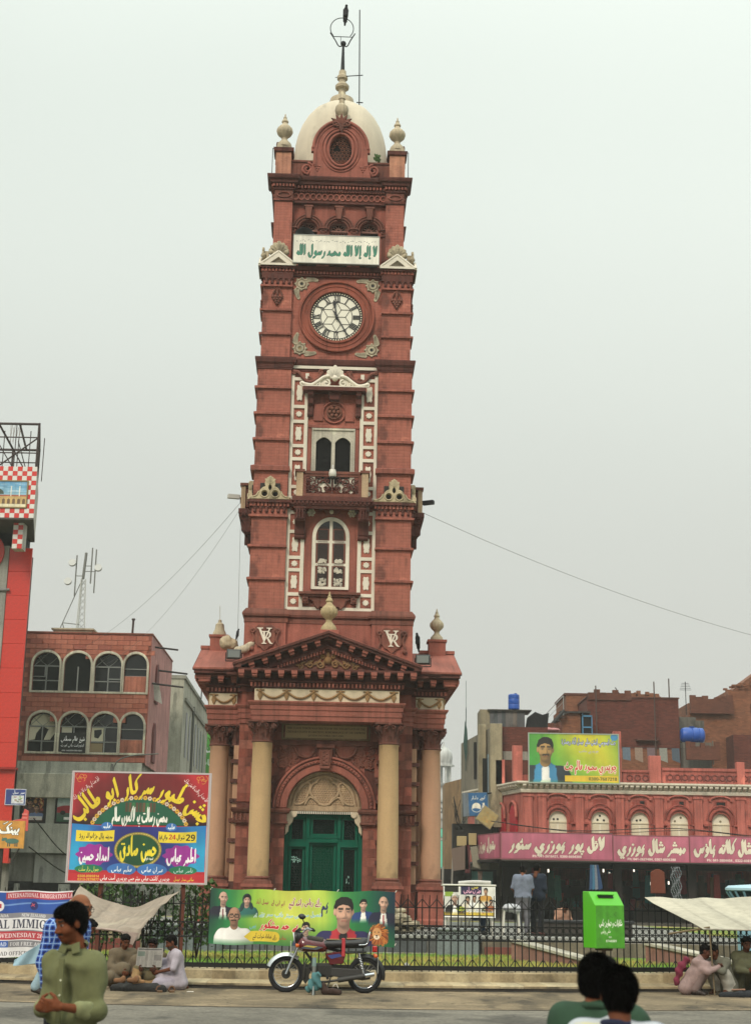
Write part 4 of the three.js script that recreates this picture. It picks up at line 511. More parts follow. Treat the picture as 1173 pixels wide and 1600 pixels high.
{
const P=pediment(),gm=merged([box(0.16,0.1,0.36,0,0.05,0.18),box(0.13,0.09,0.3,0,-0.03,0.15)]),mCar=stone('#a07a50');
for(let k=0;k<4;k++){const a=[0,PI / 2,-PI / 2,PI][k];
tp('raking_cornice',onFace(P.rake,a),mDeep);tp('tympanum',onFace(P.field,a),mRust);tp('roof',onFace(P.roof,a),mRed);
if(k<3){tp('dentil_course',onFace(P.den.slice(0,P.den.length / 2),a),mRed);tp('dentil_course',onFace(P.den.slice(P.den.length / 2),a),mRed);tp('tympanum_carving',onFace(P.carve,a),mCar);}
if(k===0)for(const s of[-1,1])for(let i=0;i<6;i++){const x=s*(0.3 + i*0.37),m=new THREE.Mesh(gm,mRed);m.name='modillion';m.position.set(x,8.62 - abs(x)*0.358 - 0.24,3.46);m.rotation.z=-s*atan2(0.358,1);m.castShadow=m.receiveShadow=true;TW.add(m);}
}
}
// urns: profile with a gadrooned bowl, on square blocks
function urn(h=1.12,gad=true){const k=h / 1.12;const bowl=smooth(lathe([[0.0,1.12],[0.018,1.08],[0.03,1.0],[0.055,0.98],[0.05,0.94],[0.075,0.9],[0.1,0.86],[0.1,0.83],[0.075,0.8],[0.095,0.75],[0.17,0.68],[0.22,0.6],[0.23,0.52],[0.2,0.43],[0.13,0.36],[0.085,0.3],[0.09,0.25],[0.13,0.2],[0.2,0.12],[0.22,0.05],[0.22,0]].map(([r,y])=>[r*k,y*k]).reverse(),24),30);const o=[bowl];if(gad)for(let i=0;i<14;i++){const a=i / 14*TAU;o.push(tube([[sin(a)*0.14*k,0.38*k,cos(a)*0.14*k],[sin(a)*0.225*k,0.5*k,cos(a)*0.225*k],[sin(a)*0.21*k,0.62*k,cos(a)*0.21*k]],0.018*k,4,5));}return merged(o);}
const gUrn=urn(1.2);
const placeUrn=(x,y,z,m=mUrn,s=1)=>{const u=new THREE.Mesh(gUrn,m);u.name='urn';u.position.set(x,y,z);u.scale.setScalar(s);u.rotation.y=x*3;u.castShadow=u.receiveShadow=true;TW.add(u);};
{
tp('urn_block',[bx(-0.3,0.3,8.42,8.72,3.0,3.5),prism([[-0.42,3.3],[-0.3,3.36],[0.3,3.36],[0.42,3.3],[0.3,3.1],[-0.3,3.1]],8.3,8.55),sph(0.1,0,8.62,3.52,8)],mRed);placeUrn(0,8.72,3.25,stone('#c8b48a'),0.98);
for(const s of[-1,1]){const x0=s*3.38;tp('urn_block',[bx(x0 - 0.26,x0 + 0.26,8.4,9.02,-0.26,0.26),bx(x0 - 0.3,x0 + 0.3,8.98,9.05,-0.3,0.3),bx(x0 - 0.55,x0 + 0.55,8.62,8.72,-0.14,0.14)],mRed);}
placeUrn(3.38,9.05,0,mUrn,0.86);
tp('broken_urn',[smooth(lathe([[0,0.52],[0.05,0.5],[0.06,0.42],[0.13,0.36],[0.15,0.2],[0.2,0.1],[0.22,0]].reverse(),18)).translate(-3.38,9.05,0),bar([-3.38,9.5,0],[-3.4,10.0,0],0.008)],mUrn);
}
// --- dado with the monogram shields
const stage=(name,hw,pw,rc,y0,y1,m)=>tp(name,[prism(planP(hw,pw,rc),y0,y1)],m);
stage('shaft_dado',2.48,1.22,0.12,7.5,9.1,mRed);
tp('base_mould',[moulding([[0,9.06],[0.05,9.08],[0.05,9.2],[0.02,9.2],[0.02,9.24],[0.09,9.26],[0.11,9.32],[0.09,9.38],[0.0,9.5],[-0.12,9.52]],planP(2.45,1.19,0.12))],mRust);
const font=await new FontLoader().loadAsync('fonts/droid/droid_serif_regular.typeface.json');
const textGeo=(s,size,d)=>flat(new TextGeometry(s,{font,size,depth:d,curveSegments:4}));
for(const s of[-1,1]){
const x=s*1.86,sh=[[-0.3,0.62],[-0.18,0.7],[0,0.66],[0.18,0.7],[0.3,0.62],[0.3,0.2],[0.22,0.06],[0,0],[-0.22,0.06],[-0.3,0.2]].map(([a,b])=>[x + a,8.3 + b]);
const M=tp('monogram_shield',[ext(sh,0.06,0.012).translate(0,0,2.48),spiral(x - 0.36,8.8,2.53,0.08,1.2,0,1,0.04),spiral(x + 0.36,8.8,2.53,0.08,1.2,PI,-1,0.04),tube([[x - 0.38,8.74,2.52],[x - 0.33,8.55,2.52],[x - 0.4,8.35,2.52],[x - 0.37,8.25,2.52]],0.04,6),tube([[x + 0.38,8.74,2.52],[x + 0.33,8.55,2.52],[x + 0.4,8.35,2.52],[x + 0.37,8.25,2.52]],0.04,6),sph(0.08,x - 0.39,8.28,2.5,8),sph(0.08,x + 0.39,8.28,2.5,8),ext([[x - 0.14,8.34],[x + 0.14,8.34],[x,8.2]],0.07,0.01).translate(0,0,2.48)],mRust);
make('monogram',[textGeo('R',0.38,0.025).translate(x - 0.12,8.42,2.545),textGeo('V',0.4,0.02).scale(1.15,1,1).translate(x - 0.235,8.5,2.56)],mPale,M);
tp('lamp_stub',[bar([s*0.5,8.56,2.42],[s*0.85,8.56,2.42],0.04,8)],mIron);
}
// --- storeys of the shaft
stage('shaft_wall',2.40,1.06,0.14,9.5,12.86,mBrick);stage('shaft_wall',2.38,1.03,0.14,12.86,17.06,mBrick);stage('clock_stage_wall',2.32,0.9,0.13,17.06,20.46,mBrick);for(const sx of[-1,1])for(const sz of[-1,1])tp('belfry_pier',[bx(sx*1.79 - 0.29,sx*1.79 + 0.29,20.46,22.86,sz*1.79 - 0.29,sz*1.79 + 0.29)],mBrick);
const band=(hw,pw,rc,y,h,o,m=mRed)=>tp('string_course',[moulding([[-0.02,y],[o,y + h*0.15],[o,y + h*0.7],[-0.02,y + h]],planP(hw,pw,rc))],m);
const pilBand=(hw,pw,y,h,o)=>{const q=[];for(const sx of[-1,1])for(const sz of[-1,1]){const c=[sx*(hw - pw / 2 + 0.03),sz*(hw - pw / 2 + 0.03)],w=pw / 2 + 0.03;const P=rect(c[0]- w,c[0]+ w,c[1]- w,c[1]+ w);tp('string_course',[moulding([[-0.04,y - h / 2],[o,y - h / 2 + 0.015],[o,y + h / 4],[-0.04,y + h / 2]],P)],mRed);}};
for(const y of[10.4,11.4])pilBand(2.40,1.06,y,0.1,0.02);for(const y of[14.75,15.58,16.42])pilBand(2.38,1.03,y,0.11,0.02);pilBand(2.38,1.03,13.83,0.2,0.05);for(const y of[18.2,19.0])pilBand(2.32,0.9,y,0.1,0.02);
pilBand(2.40,1.06,12.33,0.1,0.03);pilBand(2.32,0.9,19.8,0.09,0.03);
band(2.38,1.03,0.14,17.02,0.06,0.03,mDeep);
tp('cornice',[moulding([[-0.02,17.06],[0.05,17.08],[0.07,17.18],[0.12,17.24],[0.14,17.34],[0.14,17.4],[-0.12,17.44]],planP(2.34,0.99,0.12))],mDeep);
// frieze of drops, dentils and cream pediments crowning the pilasters
function pilasterCap(hw,pw,yDrop,yDent,hDent,yTop){
const q=[],d=[],n=floor(pw / 0.16);
for(const sx of[-1,1]){const c=sx*(hw - pw / 2);
q.push(bx(c - pw / 2 - 0.03,c + pw / 2 + 0.03,yDrop + 0.2,yDent,hw - 0.1,hw + 0.05));for(let i=0;i<n;i++){const x=c - pw / 2 +(i + 0.5)*pw / n;q.push(sph(0.05,x,yDrop + 0.05,hw + 0.03,6),box(0.07,0.12,0.07,x,yDrop + 0.14,hw + 0.02),bar([x - 0.07,yDrop + 0.17,hw + 0.03],[x + 0.07,yDrop + 0.17,hw + 0.03],0.02,5));}
d.push(...dent(c - pw / 2 - 0.06,c + pw / 2 + 0.06,yDent,hw - 0.02,0.06,hDent,0.1,0.05),bx(c - pw / 2 - 0.05,c + pw / 2 + 0.05,yDent,yDent + hDent,hw - 0.1,hw + 0.02));
q.push(bx(c - pw / 2 - 0.1,c + pw / 2 + 0.1,yDent + hDent,yTop,hw - 0.15,hw + 0.13));}
for(const a of[0,...SIDES])for(const k of[0,1]){const hq=q.length / 2,hd=d.length / 2;tp('drop_frieze',onFace(q.slice(k*hq,k*hq + hq),a),mDeep);tp('dentil_course',onFace(d.slice(k*hd,k*hd + hd),a),mRed);}
}
pilasterCap(2.40,1.06,12.42,12.62,0.11,12.82);pilasterCap(2.32,0.9,19.86,20.29,0.1,20.45);
for(let k=0;k<3;k++){const a=[0,PI / 2,-PI / 2][k];for(const s of[-1,1]){const x=s*1.87;
// lower: scrolled cresting with three dark roundels
const sh=new THREE.Shape();sh.moveTo(-0.62,0);sh.lineTo(0.62,0);sh.lineTo(0.6,0.06);sh.quadraticCurveTo(0.4,0.08,0.34,0.2);sh.quadraticCurveTo(0.26,0.38,0.14,0.4);sh.quadraticCurveTo(0.22,0.58,0,0.74);sh.quadraticCurveTo(-0.22,0.58,-0.14,0.4);sh.quadraticCurveTo(-0.26,0.38,-0.34,0.2);sh.quadraticCurveTo(-0.4,0.08,-0.6,0.06);
const hol=[[-0.16,0.17],[0.16,0.17]].map(([hx,hy])=>{const p=new THREE.Path();p.absarc(hx,hy,0.085,0,TAU,true);return p;});const hp=new THREE.Path();hp.moveTo(0,0.27);hp.quadraticCurveTo(0.1,0.36,0,0.47);hp.quadraticCurveTo(-0.1,0.36,0,0.27);hol.push(hp);
const g=[ext(sh,0.12,0.015,hol).translate(x,12.82,2.42)];for(const hx of[-0.16,0.16])g.push(torus(0.115,0.02,20,5).translate(x + hx,12.99,2.55));g.push(tube([[x - 0.6,12.87,2.53],[x - 0.42,12.92,2.54],[x - 0.33,13.06,2.54]],0.025,5),tube([[x + 0.6,12.87,2.53],[x + 0.42,12.92,2.54],[x + 0.33,13.06,2.54]],0.025,5));for(let i=-2;i<=2;i++)g.push(petal(x,13.3,2.53,0.22,0.07,PI / 2 + i*0.4,0.02));
tp('cresting',onFace(g,a),stone('#d8c7a2'));tp('cresting_roundel',onFace([bx(x - 0.3,x + 0.3,12.85,13.35,2.40,2.43)],a),mat('#2c2a28'));
// upper: small pediment and shell
const tri=ext([[x - 0.54,20.45],[x + 0.54,20.45],[x,20.9]],0.5,0,[[[x - 0.3,20.5],[x + 0.3,20.5],[x,20.74]]]).translate(0,0,1.98);const back=ext([[x - 0.4,20.46],[x + 0.4,20.46],[x,20.8]],0.3).translate(0,0,2.0);
const r2=[];for(const t of[-1,1])r2.push(bar([x + t*0.56,20.49,2.46],[x,20.93,2.46],0.04,6));r2.push(ext([[x - 0.55,20.45],[x + 0.55,20.45],[x + 0.55,20.52],[x - 0.55,20.52]],0.06).translate(0,0,2.44));
const shl=[];for(let i=-3;i<=3;i++)shl.push(petal(x,20.86,2.36,0.46 - abs(i)*0.035,0.17,PI / 2 + i*0.36,0.05));shl.push(sph(0.09,x - 0.24,20.93,2.36,8),sph(0.09,x + 0.24,20.93,2.36,8),bx(x - 0.2,x + 0.2,20.86,21.1,2.2,2.36));
tp('pilaster_pediment',onFace([tri,back,...r2],a),mPale);tp('shell',onFace(shl,a),stone('#d3c4a4'));
// hanging bunch of fruit on the pilaster
const f=[];for(const[i,j]of[[-1.5,0],[-0.5,0],[0.5,0],[1.5,0],[-1,-1],[0,-1],[1,-1],[-0.5,-2],[0.5,-2],[0,-3]])f.push(sph(0.055,x + i*0.09,19.42 + j*0.075,2.36,7));f.push(tube([[x - 0.16,19.45,2.35],[x - 0.1,19.62,2.36],[x,19.74,2.35],[x + 0.1,19.62,2.36],[x + 0.16,19.45,2.35]],0.03,5),leaf(x,19.74,2.33,0.3,0.12,-PI / 2));tp('fruit_drop',onFace(f,a),mRust);}}
// --- white strapwork beside the windows
function strap(y0,y1,cells){
const q=[],pal=[];const z=2.262;
for(const s of[-1,1]){q.push(bx(min(s*1.335,s*1.24),max(s*1.335,s*1.24),y0,y1,2.2,z + 0.03),bx(min(s*0.91,s*0.8),max(s*0.91,s*0.8),y0,y1,2.2,z + 0.03));
for(const[y,tall]of cells){q.push(bx(min(s*1.24,s*0.91),max(s*1.24,s*0.91),y - 0.05,y + 0.05,2.2,z + 0.029));}
for(let i=0;i + 1<cells.length;i++){const ya=cells[i][0]+ 0.05,yb=cells[i + 1][0]- 0.05,c=(ya + yb)/ 2,h=yb - ya,X=s*1.075;if(h<0.2)continue;const p=[];const n=32,hy=min(h*0.36,0.3),tall=h>0.5;for(let k=0;k<n;k++){const t=k / n*TAU,rx=0.09*(1 + 0.14*cos(8*t)),ry=tall?hy*(0.9 + 0.1*cos(6*t)):0.085*(1 + 0.14*cos(8*t));const sxp=tall?Math.sign(cos(t))*pow(abs(cos(t)),0.55):cos(t),syp=tall?Math.sign(sin(t))*pow(abs(sin(t)),0.7):sin(t);p.push([X + sxp*rx,c + syp*ry]);}pal.push(ext(p,0.04,0.01).translate(0,0,2.25));}}
for(const g of q)tp('strapwork',[g],mPale);for(const g of pal)tp('rosette',[g],mPale);
}
strap(9.5,12.6,[[9.54],[9.98],[10.72],[11.1],[11.9],[12.5]]);
for(const x of[-0.55,0.55])tp('strapwork',[bx(x - 0.25,x + 0.25,9.5,9.6,2.2,2.29)],mPale);
strap(12.95,16.95,[[12.95],[13.3],[14.18],[14.6],[15.38],[15.86],[16.76]]);
tp('strapwork',[bx(-1.36,1.36,17.1,17.21,2.2,2.3)],mPale);
// --- lower window
const winGlass=mat('#14110f',{roughness:0.25});
function lattice(x0,x1,y0,y1,z,p,m,parent,mask){const o=[];let r=0;for(let y=y0 + p / 2;y<y1;y +=p*0.87){r++;for(let x=x0 +(r&1?p / 2:p);x<x1;x +=p)if(!mask||mask(x,y))o.push(flat(new THREE.TorusGeometry(p*0.46,p*0.11,3,6).translate(x,y,z)));}if(o.length)make('lattice',o,m,parent);}
{
const arch=(w,y0,ys,top)=>{const s=new THREE.Shape();s.moveTo(-w,y0);s.lineTo(w,y0);s.lineTo(w,ys);s.absellipse(0,ys,w,top - ys,0,PI,false);s.lineTo(-w,y0);return s;};
const W=tp('window',[ext(arch(0.56,10.14,11.75,12.36),0.1,0,[arch(0.45,10.22,11.75,12.25)]).translate(0,0,2.22),bx(-0.045,0.045,10.22,12.25,2.2,2.29),bx(-0.45,0.45,10.86,10.94,2.2,2.286),bx(-0.45,0.45,11.56,11.64,2.2,2.286)],mPale);
make('pane',[ext(arch(0.5,10.16,11.75,12.3),0.02).translate(0,0,2.262)],winGlass,W);
const fr=[];for(const s of[-1,1])for(const[a,b]of[[10.22,10.86],[10.94,11.56],[11.64,12.0]])for(const[x0,x1,y0,y1]of[[0.05,0.09,a,b],[0.39,0.44,a,b],[0.09,0.39,a,a + 0.03],[0.09,0.39,b - 0.03,b]])fr.push(bx(min(s*x0,s*x1),max(s*x0,s*x1),y0,y1,2.25,2.285));make('sash',fr,mRust,W);
lattice(0.09,0.4,10.24,12.05,2.286,0.06,mat('#4a3a34'),W);lattice(-0.4,-0.09,10.24,12.05,2.286,0.06,mat('#4a3a34'),W);
for(const s of[-1,1])for(const[y,h]of[[10.36,0.2],[10.72,0.16],[11.0,0.1]]){const r=rng(y*100 + s),o=[];for(let i=0;i<26;i++)o.push(flat(new THREE.TorusGeometry(0.022,0.012,3,6).translate(s*0.24 +(r()- 0.5)*0.22,y +(r()- 0.5)*h,2.3)));make('white_lattice',o,mPale,W);}
tp('window_surround',[ext(arch(0.76,10.02,11.75,12.55),0.04,0,[arch(0.57,10.05,11.75,12.37)]).translate(0,0,2.25)],mRed);
tp('sill',[bx(-0.92,0.92,9.96,10.03,2.2,2.5),bx(-0.88,0.88,9.9,9.96,2.2,2.44),ext([[-0.62,9.9],[0.62,9.9],[0.62,9.82],[0.5,9.78],[0.44,9.62],[0.34,9.52],[0.26,9.6],[0.16,9.56],[0,9.66],[-0.16,9.56],[-0.26,9.6],[-0.34,9.52],[-0.44,9.62],[-0.5,9.78],[-0.62,9.82]],0.12,0.015).translate(0,0,2.26),box(0.18,0.2,0.16,-0.72,9.8,2.34),box(0.18,0.2,0.16,0.72,9.8,2.34),torus(0.06,0.02,12,5).translate(-0.72,9.8,2.43),torus(0.06,0.02,12,5).translate(0.72,9.8,2.43)],mRust);
for(const x of[-0.62,0.62]){const f=[];for(let i=0;i<6;i++)f.push(sph(0.05,x + cos(i*PI / 3)*0.085,12.5 + sin(i*PI / 3)*0.085,2.29,6));f.push(sph(0.045,x,12.5,2.29,6));tp('rosette',f,mPale);}tp('rosette',[sph(0.075,0,12.52,2.33,8)],mPale);
tp('window_surround',[ext([[-0.16,12.42],[0.16,12.42],[0.24,12.62],[-0.24,12.62]],0.1,0.01).translate(0,0,2.25)],mRust);
}
// --- balconies: front one with a pierced panel, plain ones on the flanks
function balcony(front,a){
const pull=(g)=>{const p=g.attributes.position;for(let i=0;i<p.count;i++){const z=p.getZ(i);if(z>2.4)p.setZ(i,2.4 +(z - 2.4)*0.68);}return g;},onFace=(l,t)=>[l].flat(3).map((g)=>turnY(pull(g.clone()),t));
const P=rect(-1.1,1.1,2.2,3.0),Q=[...dent(-1.14,1.14,12.64,2.98,0.07,0.09,0.1,0.05),prism(rect(-1.16,1.16,2.2,3.02),12.6,12.72),prism(rect(-1.2,1.2,2.2,3.1),12.72,12.86),moulding([[-0.02,12.5],[0.03,12.6]],rect(-1.1,1.1,2.2,2.95))];
for(const s of[-1,1])Q.push(...dent(2.4,2.96,12.64,0,0.07,0.09,0.1,0.05).map((g)=>g.rotateY(-PI / 2).translate(s>0?1.24:-1.14,0,0)));
tp('balcony_floor',onFace(Q,a),mDeep);
for(const s of[-1,1]){tp('balcony_post',onFace([bx(s*0.98 - 0.1,s*0.98 + 0.1,12.86,13.62,2.82,3.02)],a),mBuff);tp('balcony_post',onFace([bx(s*0.98 - 0.1,s*0.98 + 0.1,12.86,13.62,2.2,2.36)],a),mBuff);}
const caps=[];for(const s of[-1,1])caps.push(bx(s*0.98 - 0.15,s*0.98 + 0.15,13.62,13.7,2.2,3.07));caps.push(bx(-0.83,0.83,13.58,13.66,2.85,3.0));tp('balcony_rail',onFace(caps,a),mRust);
const fr=[bx(-0.88,0.88,12.86,12.97,2.87,2.97),bx(-0.88,-0.78,12.97,13.58,2.87,2.97),bx(0.78,0.88,12.97,13.58,2.87,2.97),bx(-0.78,0.78,13.5,13.58,2.87,2.965)];for(const s of[-1,1])fr.push(bx(s*0.98 - 0.04,s*0.98 + 0.04,12.95,13.58,2.36,2.82));tp('balcony_parapet',onFace(fr,a),mRust);
const sc=[];for(const s of[-1,1])for(const[x,y,r,d]of[[0.65,13.15,0.12,1],[0.66,13.38,0.1,-1],[0.42,13.1,0.12,-1],[0.4,13.36,0.13,1],[0.18,13.15,0.11,1],[0.16,13.38,0.1,-1],[0.53,13.24,0.07,1]]){sc.push(spiral(s*x,y,2.92,r,1.3,x*9,s*d,0.022),leaf(s*x,y - 0.05,2.9,0.16,0.1,PI / 2 + s*d));}sc.push(bar([0,12.97,2.92],[0,13.5,2.92],0.03,5));tp('balcony_tracery',onFace(sc,a),mDeep);
if(front){const w=[];for(const s of[-1,1])for(const[x,y]of[[0.5,13.4],[0.34,13.38],[0.26,13.1],[0.42,13.12],[0.56,13.08],[0.3,13.24],[0.5,13.25],[0.18,13.28]])w.push(flat(new THREE.CylinderGeometry(0.075,0.075,0.02,7).rotateX(PI / 2).translate(s*x,y,2.86)));w.forEach((g)=>tp('white_rosette',onFace([g.translate(0,0,-0.015)],0),mPale));}
for(const s of[-1,1]){const g=ext([[0,0],[0.72,0],[0.72,-0.14],[0.64,-0.2],[0.62,-0.4],[0.5,-0.5],[0.36,-0.46],[0.28,-0.6],[0.24,-0.8],[0.12,-0.94],[0,-0.98]].map(([z,y])=>[z,y]),0.3,0.02).rotateY(-PI / 2).translate(s*0.95 + 0.15,12.6,2.2);const k=[g,bar([s*0.95 - 0.15,12.2,2.78],[s*0.95 + 0.15,12.2,2.78],0.07,8),bar([s*0.95 - 0.15,11.72,2.34],[s*0.95 + 0.15,11.72,2.34],0.08,8),bx(s*0.95 - 0.19,s*0.95 + 0.19,12.5,12.6,2.2,2.96)];for(let i=-1;i<=1;i++)k.push(bx(s*0.95 + i*0.08 - 0.02,s*0.95 + i*0.08 + 0.02,12.2,12.5,2.8,2.95));tp('balcony_bracket',onFace(k,a),mDeep);}
}
balcony(true,0);balcony(false,PI / 2);balcony(false,-PI / 2);
// --- upper window with its scrolled hood
{
const tw=(s)=>{const p=new THREE.Path();p.moveTo(s*0.29 - 0.235,13.4);p.lineTo(s*0.29 - 0.235,14.72);p.quadraticCurveTo(s*0.29,15.04,s*0.29 + 0.235,14.72);p.lineTo(s*0.29 + 0.235,13.4);return p;};
const W=tp('window',[ext([[-0.62,13.3],[0.62,13.3],[0.62,15.1],[-0.62,15.1]],0.08,0,[tw(-1),tw(1)]).translate(0,0,2.24),bx(-0.66,0.66,15.1,15.16,2.2,2.36),bx(-0.66,-0.62,13.3,15.1,2.2,2.35),bx(0.62,0.66,13.3,15.1,2.2,2.35)],stone('#d9d2bf'));
make('pane',[bx(-0.6,0.6,13.3,15.06,2.243,2.25)],mat('#060505',{roughness:1}),W);
tp('window_surround',[bx(-0.78,-0.67,13.0,15.18,2.2,2.31),bx(0.67,0.78,13.0,15.18,2.2,2.31),bx(-0.78,0.78,15.18,15.26,2.2,2.34)],mRed);
const pn=[bx(-0.62,-0.34,15.42,15.95,2.2,2.29),bx(0.34,0.62,15.42,15.95,2.2,2.29),torus(0.34,0.03,28,5).translate(0,15.7,2.28)];tp('window_panel',pn,mRed);
const ro=[torus(0.21,0.03,20,5).translate(0,15.7,2.3),sph(0.06,0,15.7,2.32,8)];for(let i=0;i<6;i++)ro.push(sph(0.065,cos(i*PI / 3)*0.13,15.7 + sin(i*PI / 3)*0.13,2.31,7));tp('rosette',ro,stone('#8d5a48'));
for(const s of[-1,1])tp('hood_bracket',[ext([[0,0],[0.34,0],[0.32,-0.12],[0.22,-0.2],[0.2,-0.36],[0.1,-0.42],[0.1,-0.7],[0,-0.76]],0.16,0.012).rotateY(-PI / 2).translate(s*0.74 + 0.08,16.3,2.22),bar([s*0.74 - 0.08,15.6,2.3],[s*0.74 + 0.08,15.6,2.3],0.07,8)],mDeep);
tp('window_hood',[bx(-0.96,0.96,16.3,16.42,2.2,2.62),ext([[-0.14,16.05],[0.14,16.05],[0.19,16.3],[-0.19,16.3]],0.26,0.01).translate(0,0,2.22)],mDeep);
const c=[];c.push(bx(-0.92,0.92,16.42,16.46,2.3,2.6));for(const s of[-1,1]){c.push(tube([[s*1.02,16.56,2.5],[s*0.9,16.52,2.5],[s*0.72,16.5,2.5],[s*0.52,16.62,2.5],[s*0.34,16.76,2.5],[s*0.16,16.8,2.5]],0.055,6),spiral(s*0.99,16.54,2.5,0.09,1.2,s>0?PI:0,s,0.035),spiral(s*0.26,16.56,2.5,0.12,1.2,PI / 2,s,0.035),spiral(s*0.52,16.52,2.5,0.08,1.2,PI / 2,s,0.03),ext([[s*0.9,16.44],[s*0.14,16.44],[s*0.16,16.76],[s*0.36,16.72],[s*0.6,16.54]],0.06).translate(0,0,2.42));}tp('hood_scroll',c,mPale);
const sh=[];for(let i=-3;i<=3;i++)sh.push(petal(0,16.74,2.44,0.44 - abs(i)*0.045,0.15,PI / 2 + i*0.38,0.05));sh.push(sph(0.1,0,16.74,2.48,8));tp('shell',sh,mPale);
const rs=[];for(const s of[-1,1]){rs.push(tube([[s*1.3,17.0,2.3],[s*1.12,16.95,2.32],[s*0.98,16.78,2.32],[s*0.84,16.66,2.32],[s*0.66,16.68,2.32],[s*0.5,16.8,2.32],[s*0.4,16.96,2.32]],0.06,6),spiral(s*1.28,16.98,2.32,0.08,1.2,0,s,0.035),spiral(s*0.42,16.97,2.32,0.09,1.2,1,-s,0.035),spiral(s*0.8,16.72,2.33,0.1,1.2,2,s,0.035));}tp('scroll_carving',rs,mRust);
}
// --- clock: stone ring, dial, numerals, hands, corner wings
{
const y=18.87,z=2.19,rg=(r0,r1,d,zz)=>ext(circ(r1),d,r1 - r0<0.05?0.004:0.015,[circ(r0).reverse()]).translate(0,y,zz);
tp('clock_surround',[rg(0.82,1.12,0.08,z - 0.02),rg(1.12,1.19,0.14,z - 0.02),rg(0.82,0.9,0.13,z - 0.02),rg(1.0,1.03,0.1,z - 0.02)],stone('#ad5f4b'));
const F=tp('clock_face',[flat(new THREE.CylinderGeometry(0.83,0.83,0.04,64).rotateX(PI / 2).translate(0,y,z + 0.0))],mat('#dfdccb',{roughness:0.4}));
const blk=mat('#17181a',{roughness:0.5});const Z=z + 0.03;
const beads=[];for(let i=0;i<60;i++){const a=i / 60*TAU;beads.push(flat(new THREE.CylinderGeometry(0.02,0.02,0.012,8).rotateX(PI / 2).translate(cos(a)*0.775,y + sin(a)*0.775,Z + 0.012)));}
const an=(r0,r1,d)=>ext(circ(r1),d,0,[circ(r0).reverse()]).translate(0,y,Z - 0.01);
make('minute_ring',[an(0.725,0.828,0.016),an(0.485,0.505,0.014)],blk,F);make('minute_bead',beads,mat('#e4dcc0'),F);
const star=[];for(let i=0;i<6;i++){const a=i*PI / 3,b=a + PI / 6,b2=a - PI / 6,p=(t,r)=>[cos(t)*r,y + sin(t)*r,Z];star.push(bar(p(a,0),p(a,0.28),0.008,4),bar(p(a,0.28),p(b,0.49),0.008,4),bar(p(a,0.28),p(b2,0.49),0.008,4));}make('glazing_bar',star,blk,F);
const R=['XII','I','II','III','IIII','V','VI','VII','VIII','IX','X','XI'];
R.forEach((s,k)=>{const o=[],wd={I:0.05,V:0.11,X:0.11};let W=0;for(const ch of s)W +=wd[ch];let x=-W / 2;for(const ch of s){const w=wd[ch],c=x + w / 2;if(ch==='I')o.push(bx(c - 0.014,c + 0.014,0.525,0.72,0,0.012));else if(ch==='V')o.push(ext([[c - 0.045,0.72],[c - 0.02,0.72],[c + 0.012,0.525],[c - 0.008,0.525]],0.012),bar([c + 0.042,0.72,0.006],[c + 0.004,0.525,0.006],0.006,4));else o.push(ext([[c - 0.05,0.72],[c - 0.02,0.72],[c + 0.05,0.525],[c + 0.02,0.525]],0.012),bar([c + 0.04,0.72,0.006],[c - 0.04,0.525,0.006],0.006,4));x +=w;}o.push(bx(-W / 2,W / 2,0.715,0.728,0,0.012),bx(-W / 2,W / 2,0.518,0.53,0,0.012));o.forEach((g)=>g.rotateZ(-k*PI / 6).translate(0,y,Z));make('numeral',o,blk,F);});
const hand=(len,tail,w,a,spade)=>{const o=[ext([[-w,-tail],[w,-tail],[w*0.7,len],[-w*0.7,len]],0.018)];if(spade){const s=new THREE.Shape();s.moveTo(0,len + 0.1);s.quadraticCurveTo(0.1,len - 0.02,0.02,len - 0.1);s.lineTo(-0.02,len - 0.1);s.quadraticCurveTo(-0.1,len - 0.02,0,len + 0.1);o.push(ext(s,0.018));}return o.map((g)=>g.rotateZ(a));};
make('hour_hand',hand(0.46,0.12,0.028,0.17,true).map((g)=>g.translate(0,y,Z + 0.03)),blk,F);make('minute_hand',hand(0.7,0.2,0.022,PI + 0.52,false).map((g)=>g.translate(0,y,Z + 0.055)),blk,F);make('hub',[flat(new THREE.CylinderGeometry(0.05,0.05,0.05,16).rotateX(PI / 2).translate(0,y,Z + 0.06))],blk,F);
for(const[sx,sy]of[[-1,1],[1,1],[-1,-1],[1,-1]]){const X=sx*1.12,Y=y + sy*1.08,o=[rg(0.05,0.13,0.05,0).translate(X,Y - y,z),rg(0.15,0.19,0.04,0).translate(X,Y - y,z)];for(let i=0;i<6;i++){const t=i / 5;o.push(petal(X - sx*(0.1 + 0.05*i),Y + sy*(0.04 + 0.015*i),z,0.25 - 0.014*i,0.1,atan2(sy*(0.9 - 0.8*t),-sx*0.5),0.03),petal(X + sx*(0.04 + 0.01*i),Y - sy*(0.1 + 0.05*i),z,0.25 - 0.014*i,0.1,atan2(-sy*0.5,sx*(0.7 - 0.7*t)+ 0.001),0.03));}for(let i=0;i<8;i++)o.push(sph(0.04,X + cos(i*PI / 4)*0.2,Y + sin(i*PI / 4)*0.2,z + 0.02,6));const Wg=tp('wing_ornament',o,stone('#d5c9ac'));make('roundel',[flat(new THREE.CylinderGeometry(0.055,0.055,0.03,12).rotateX(PI / 2).translate(X,Y,z + 0.01))],mat(sx<0&&sy<0?'#8a7a5a':'#2b2a2a'),Wg);}
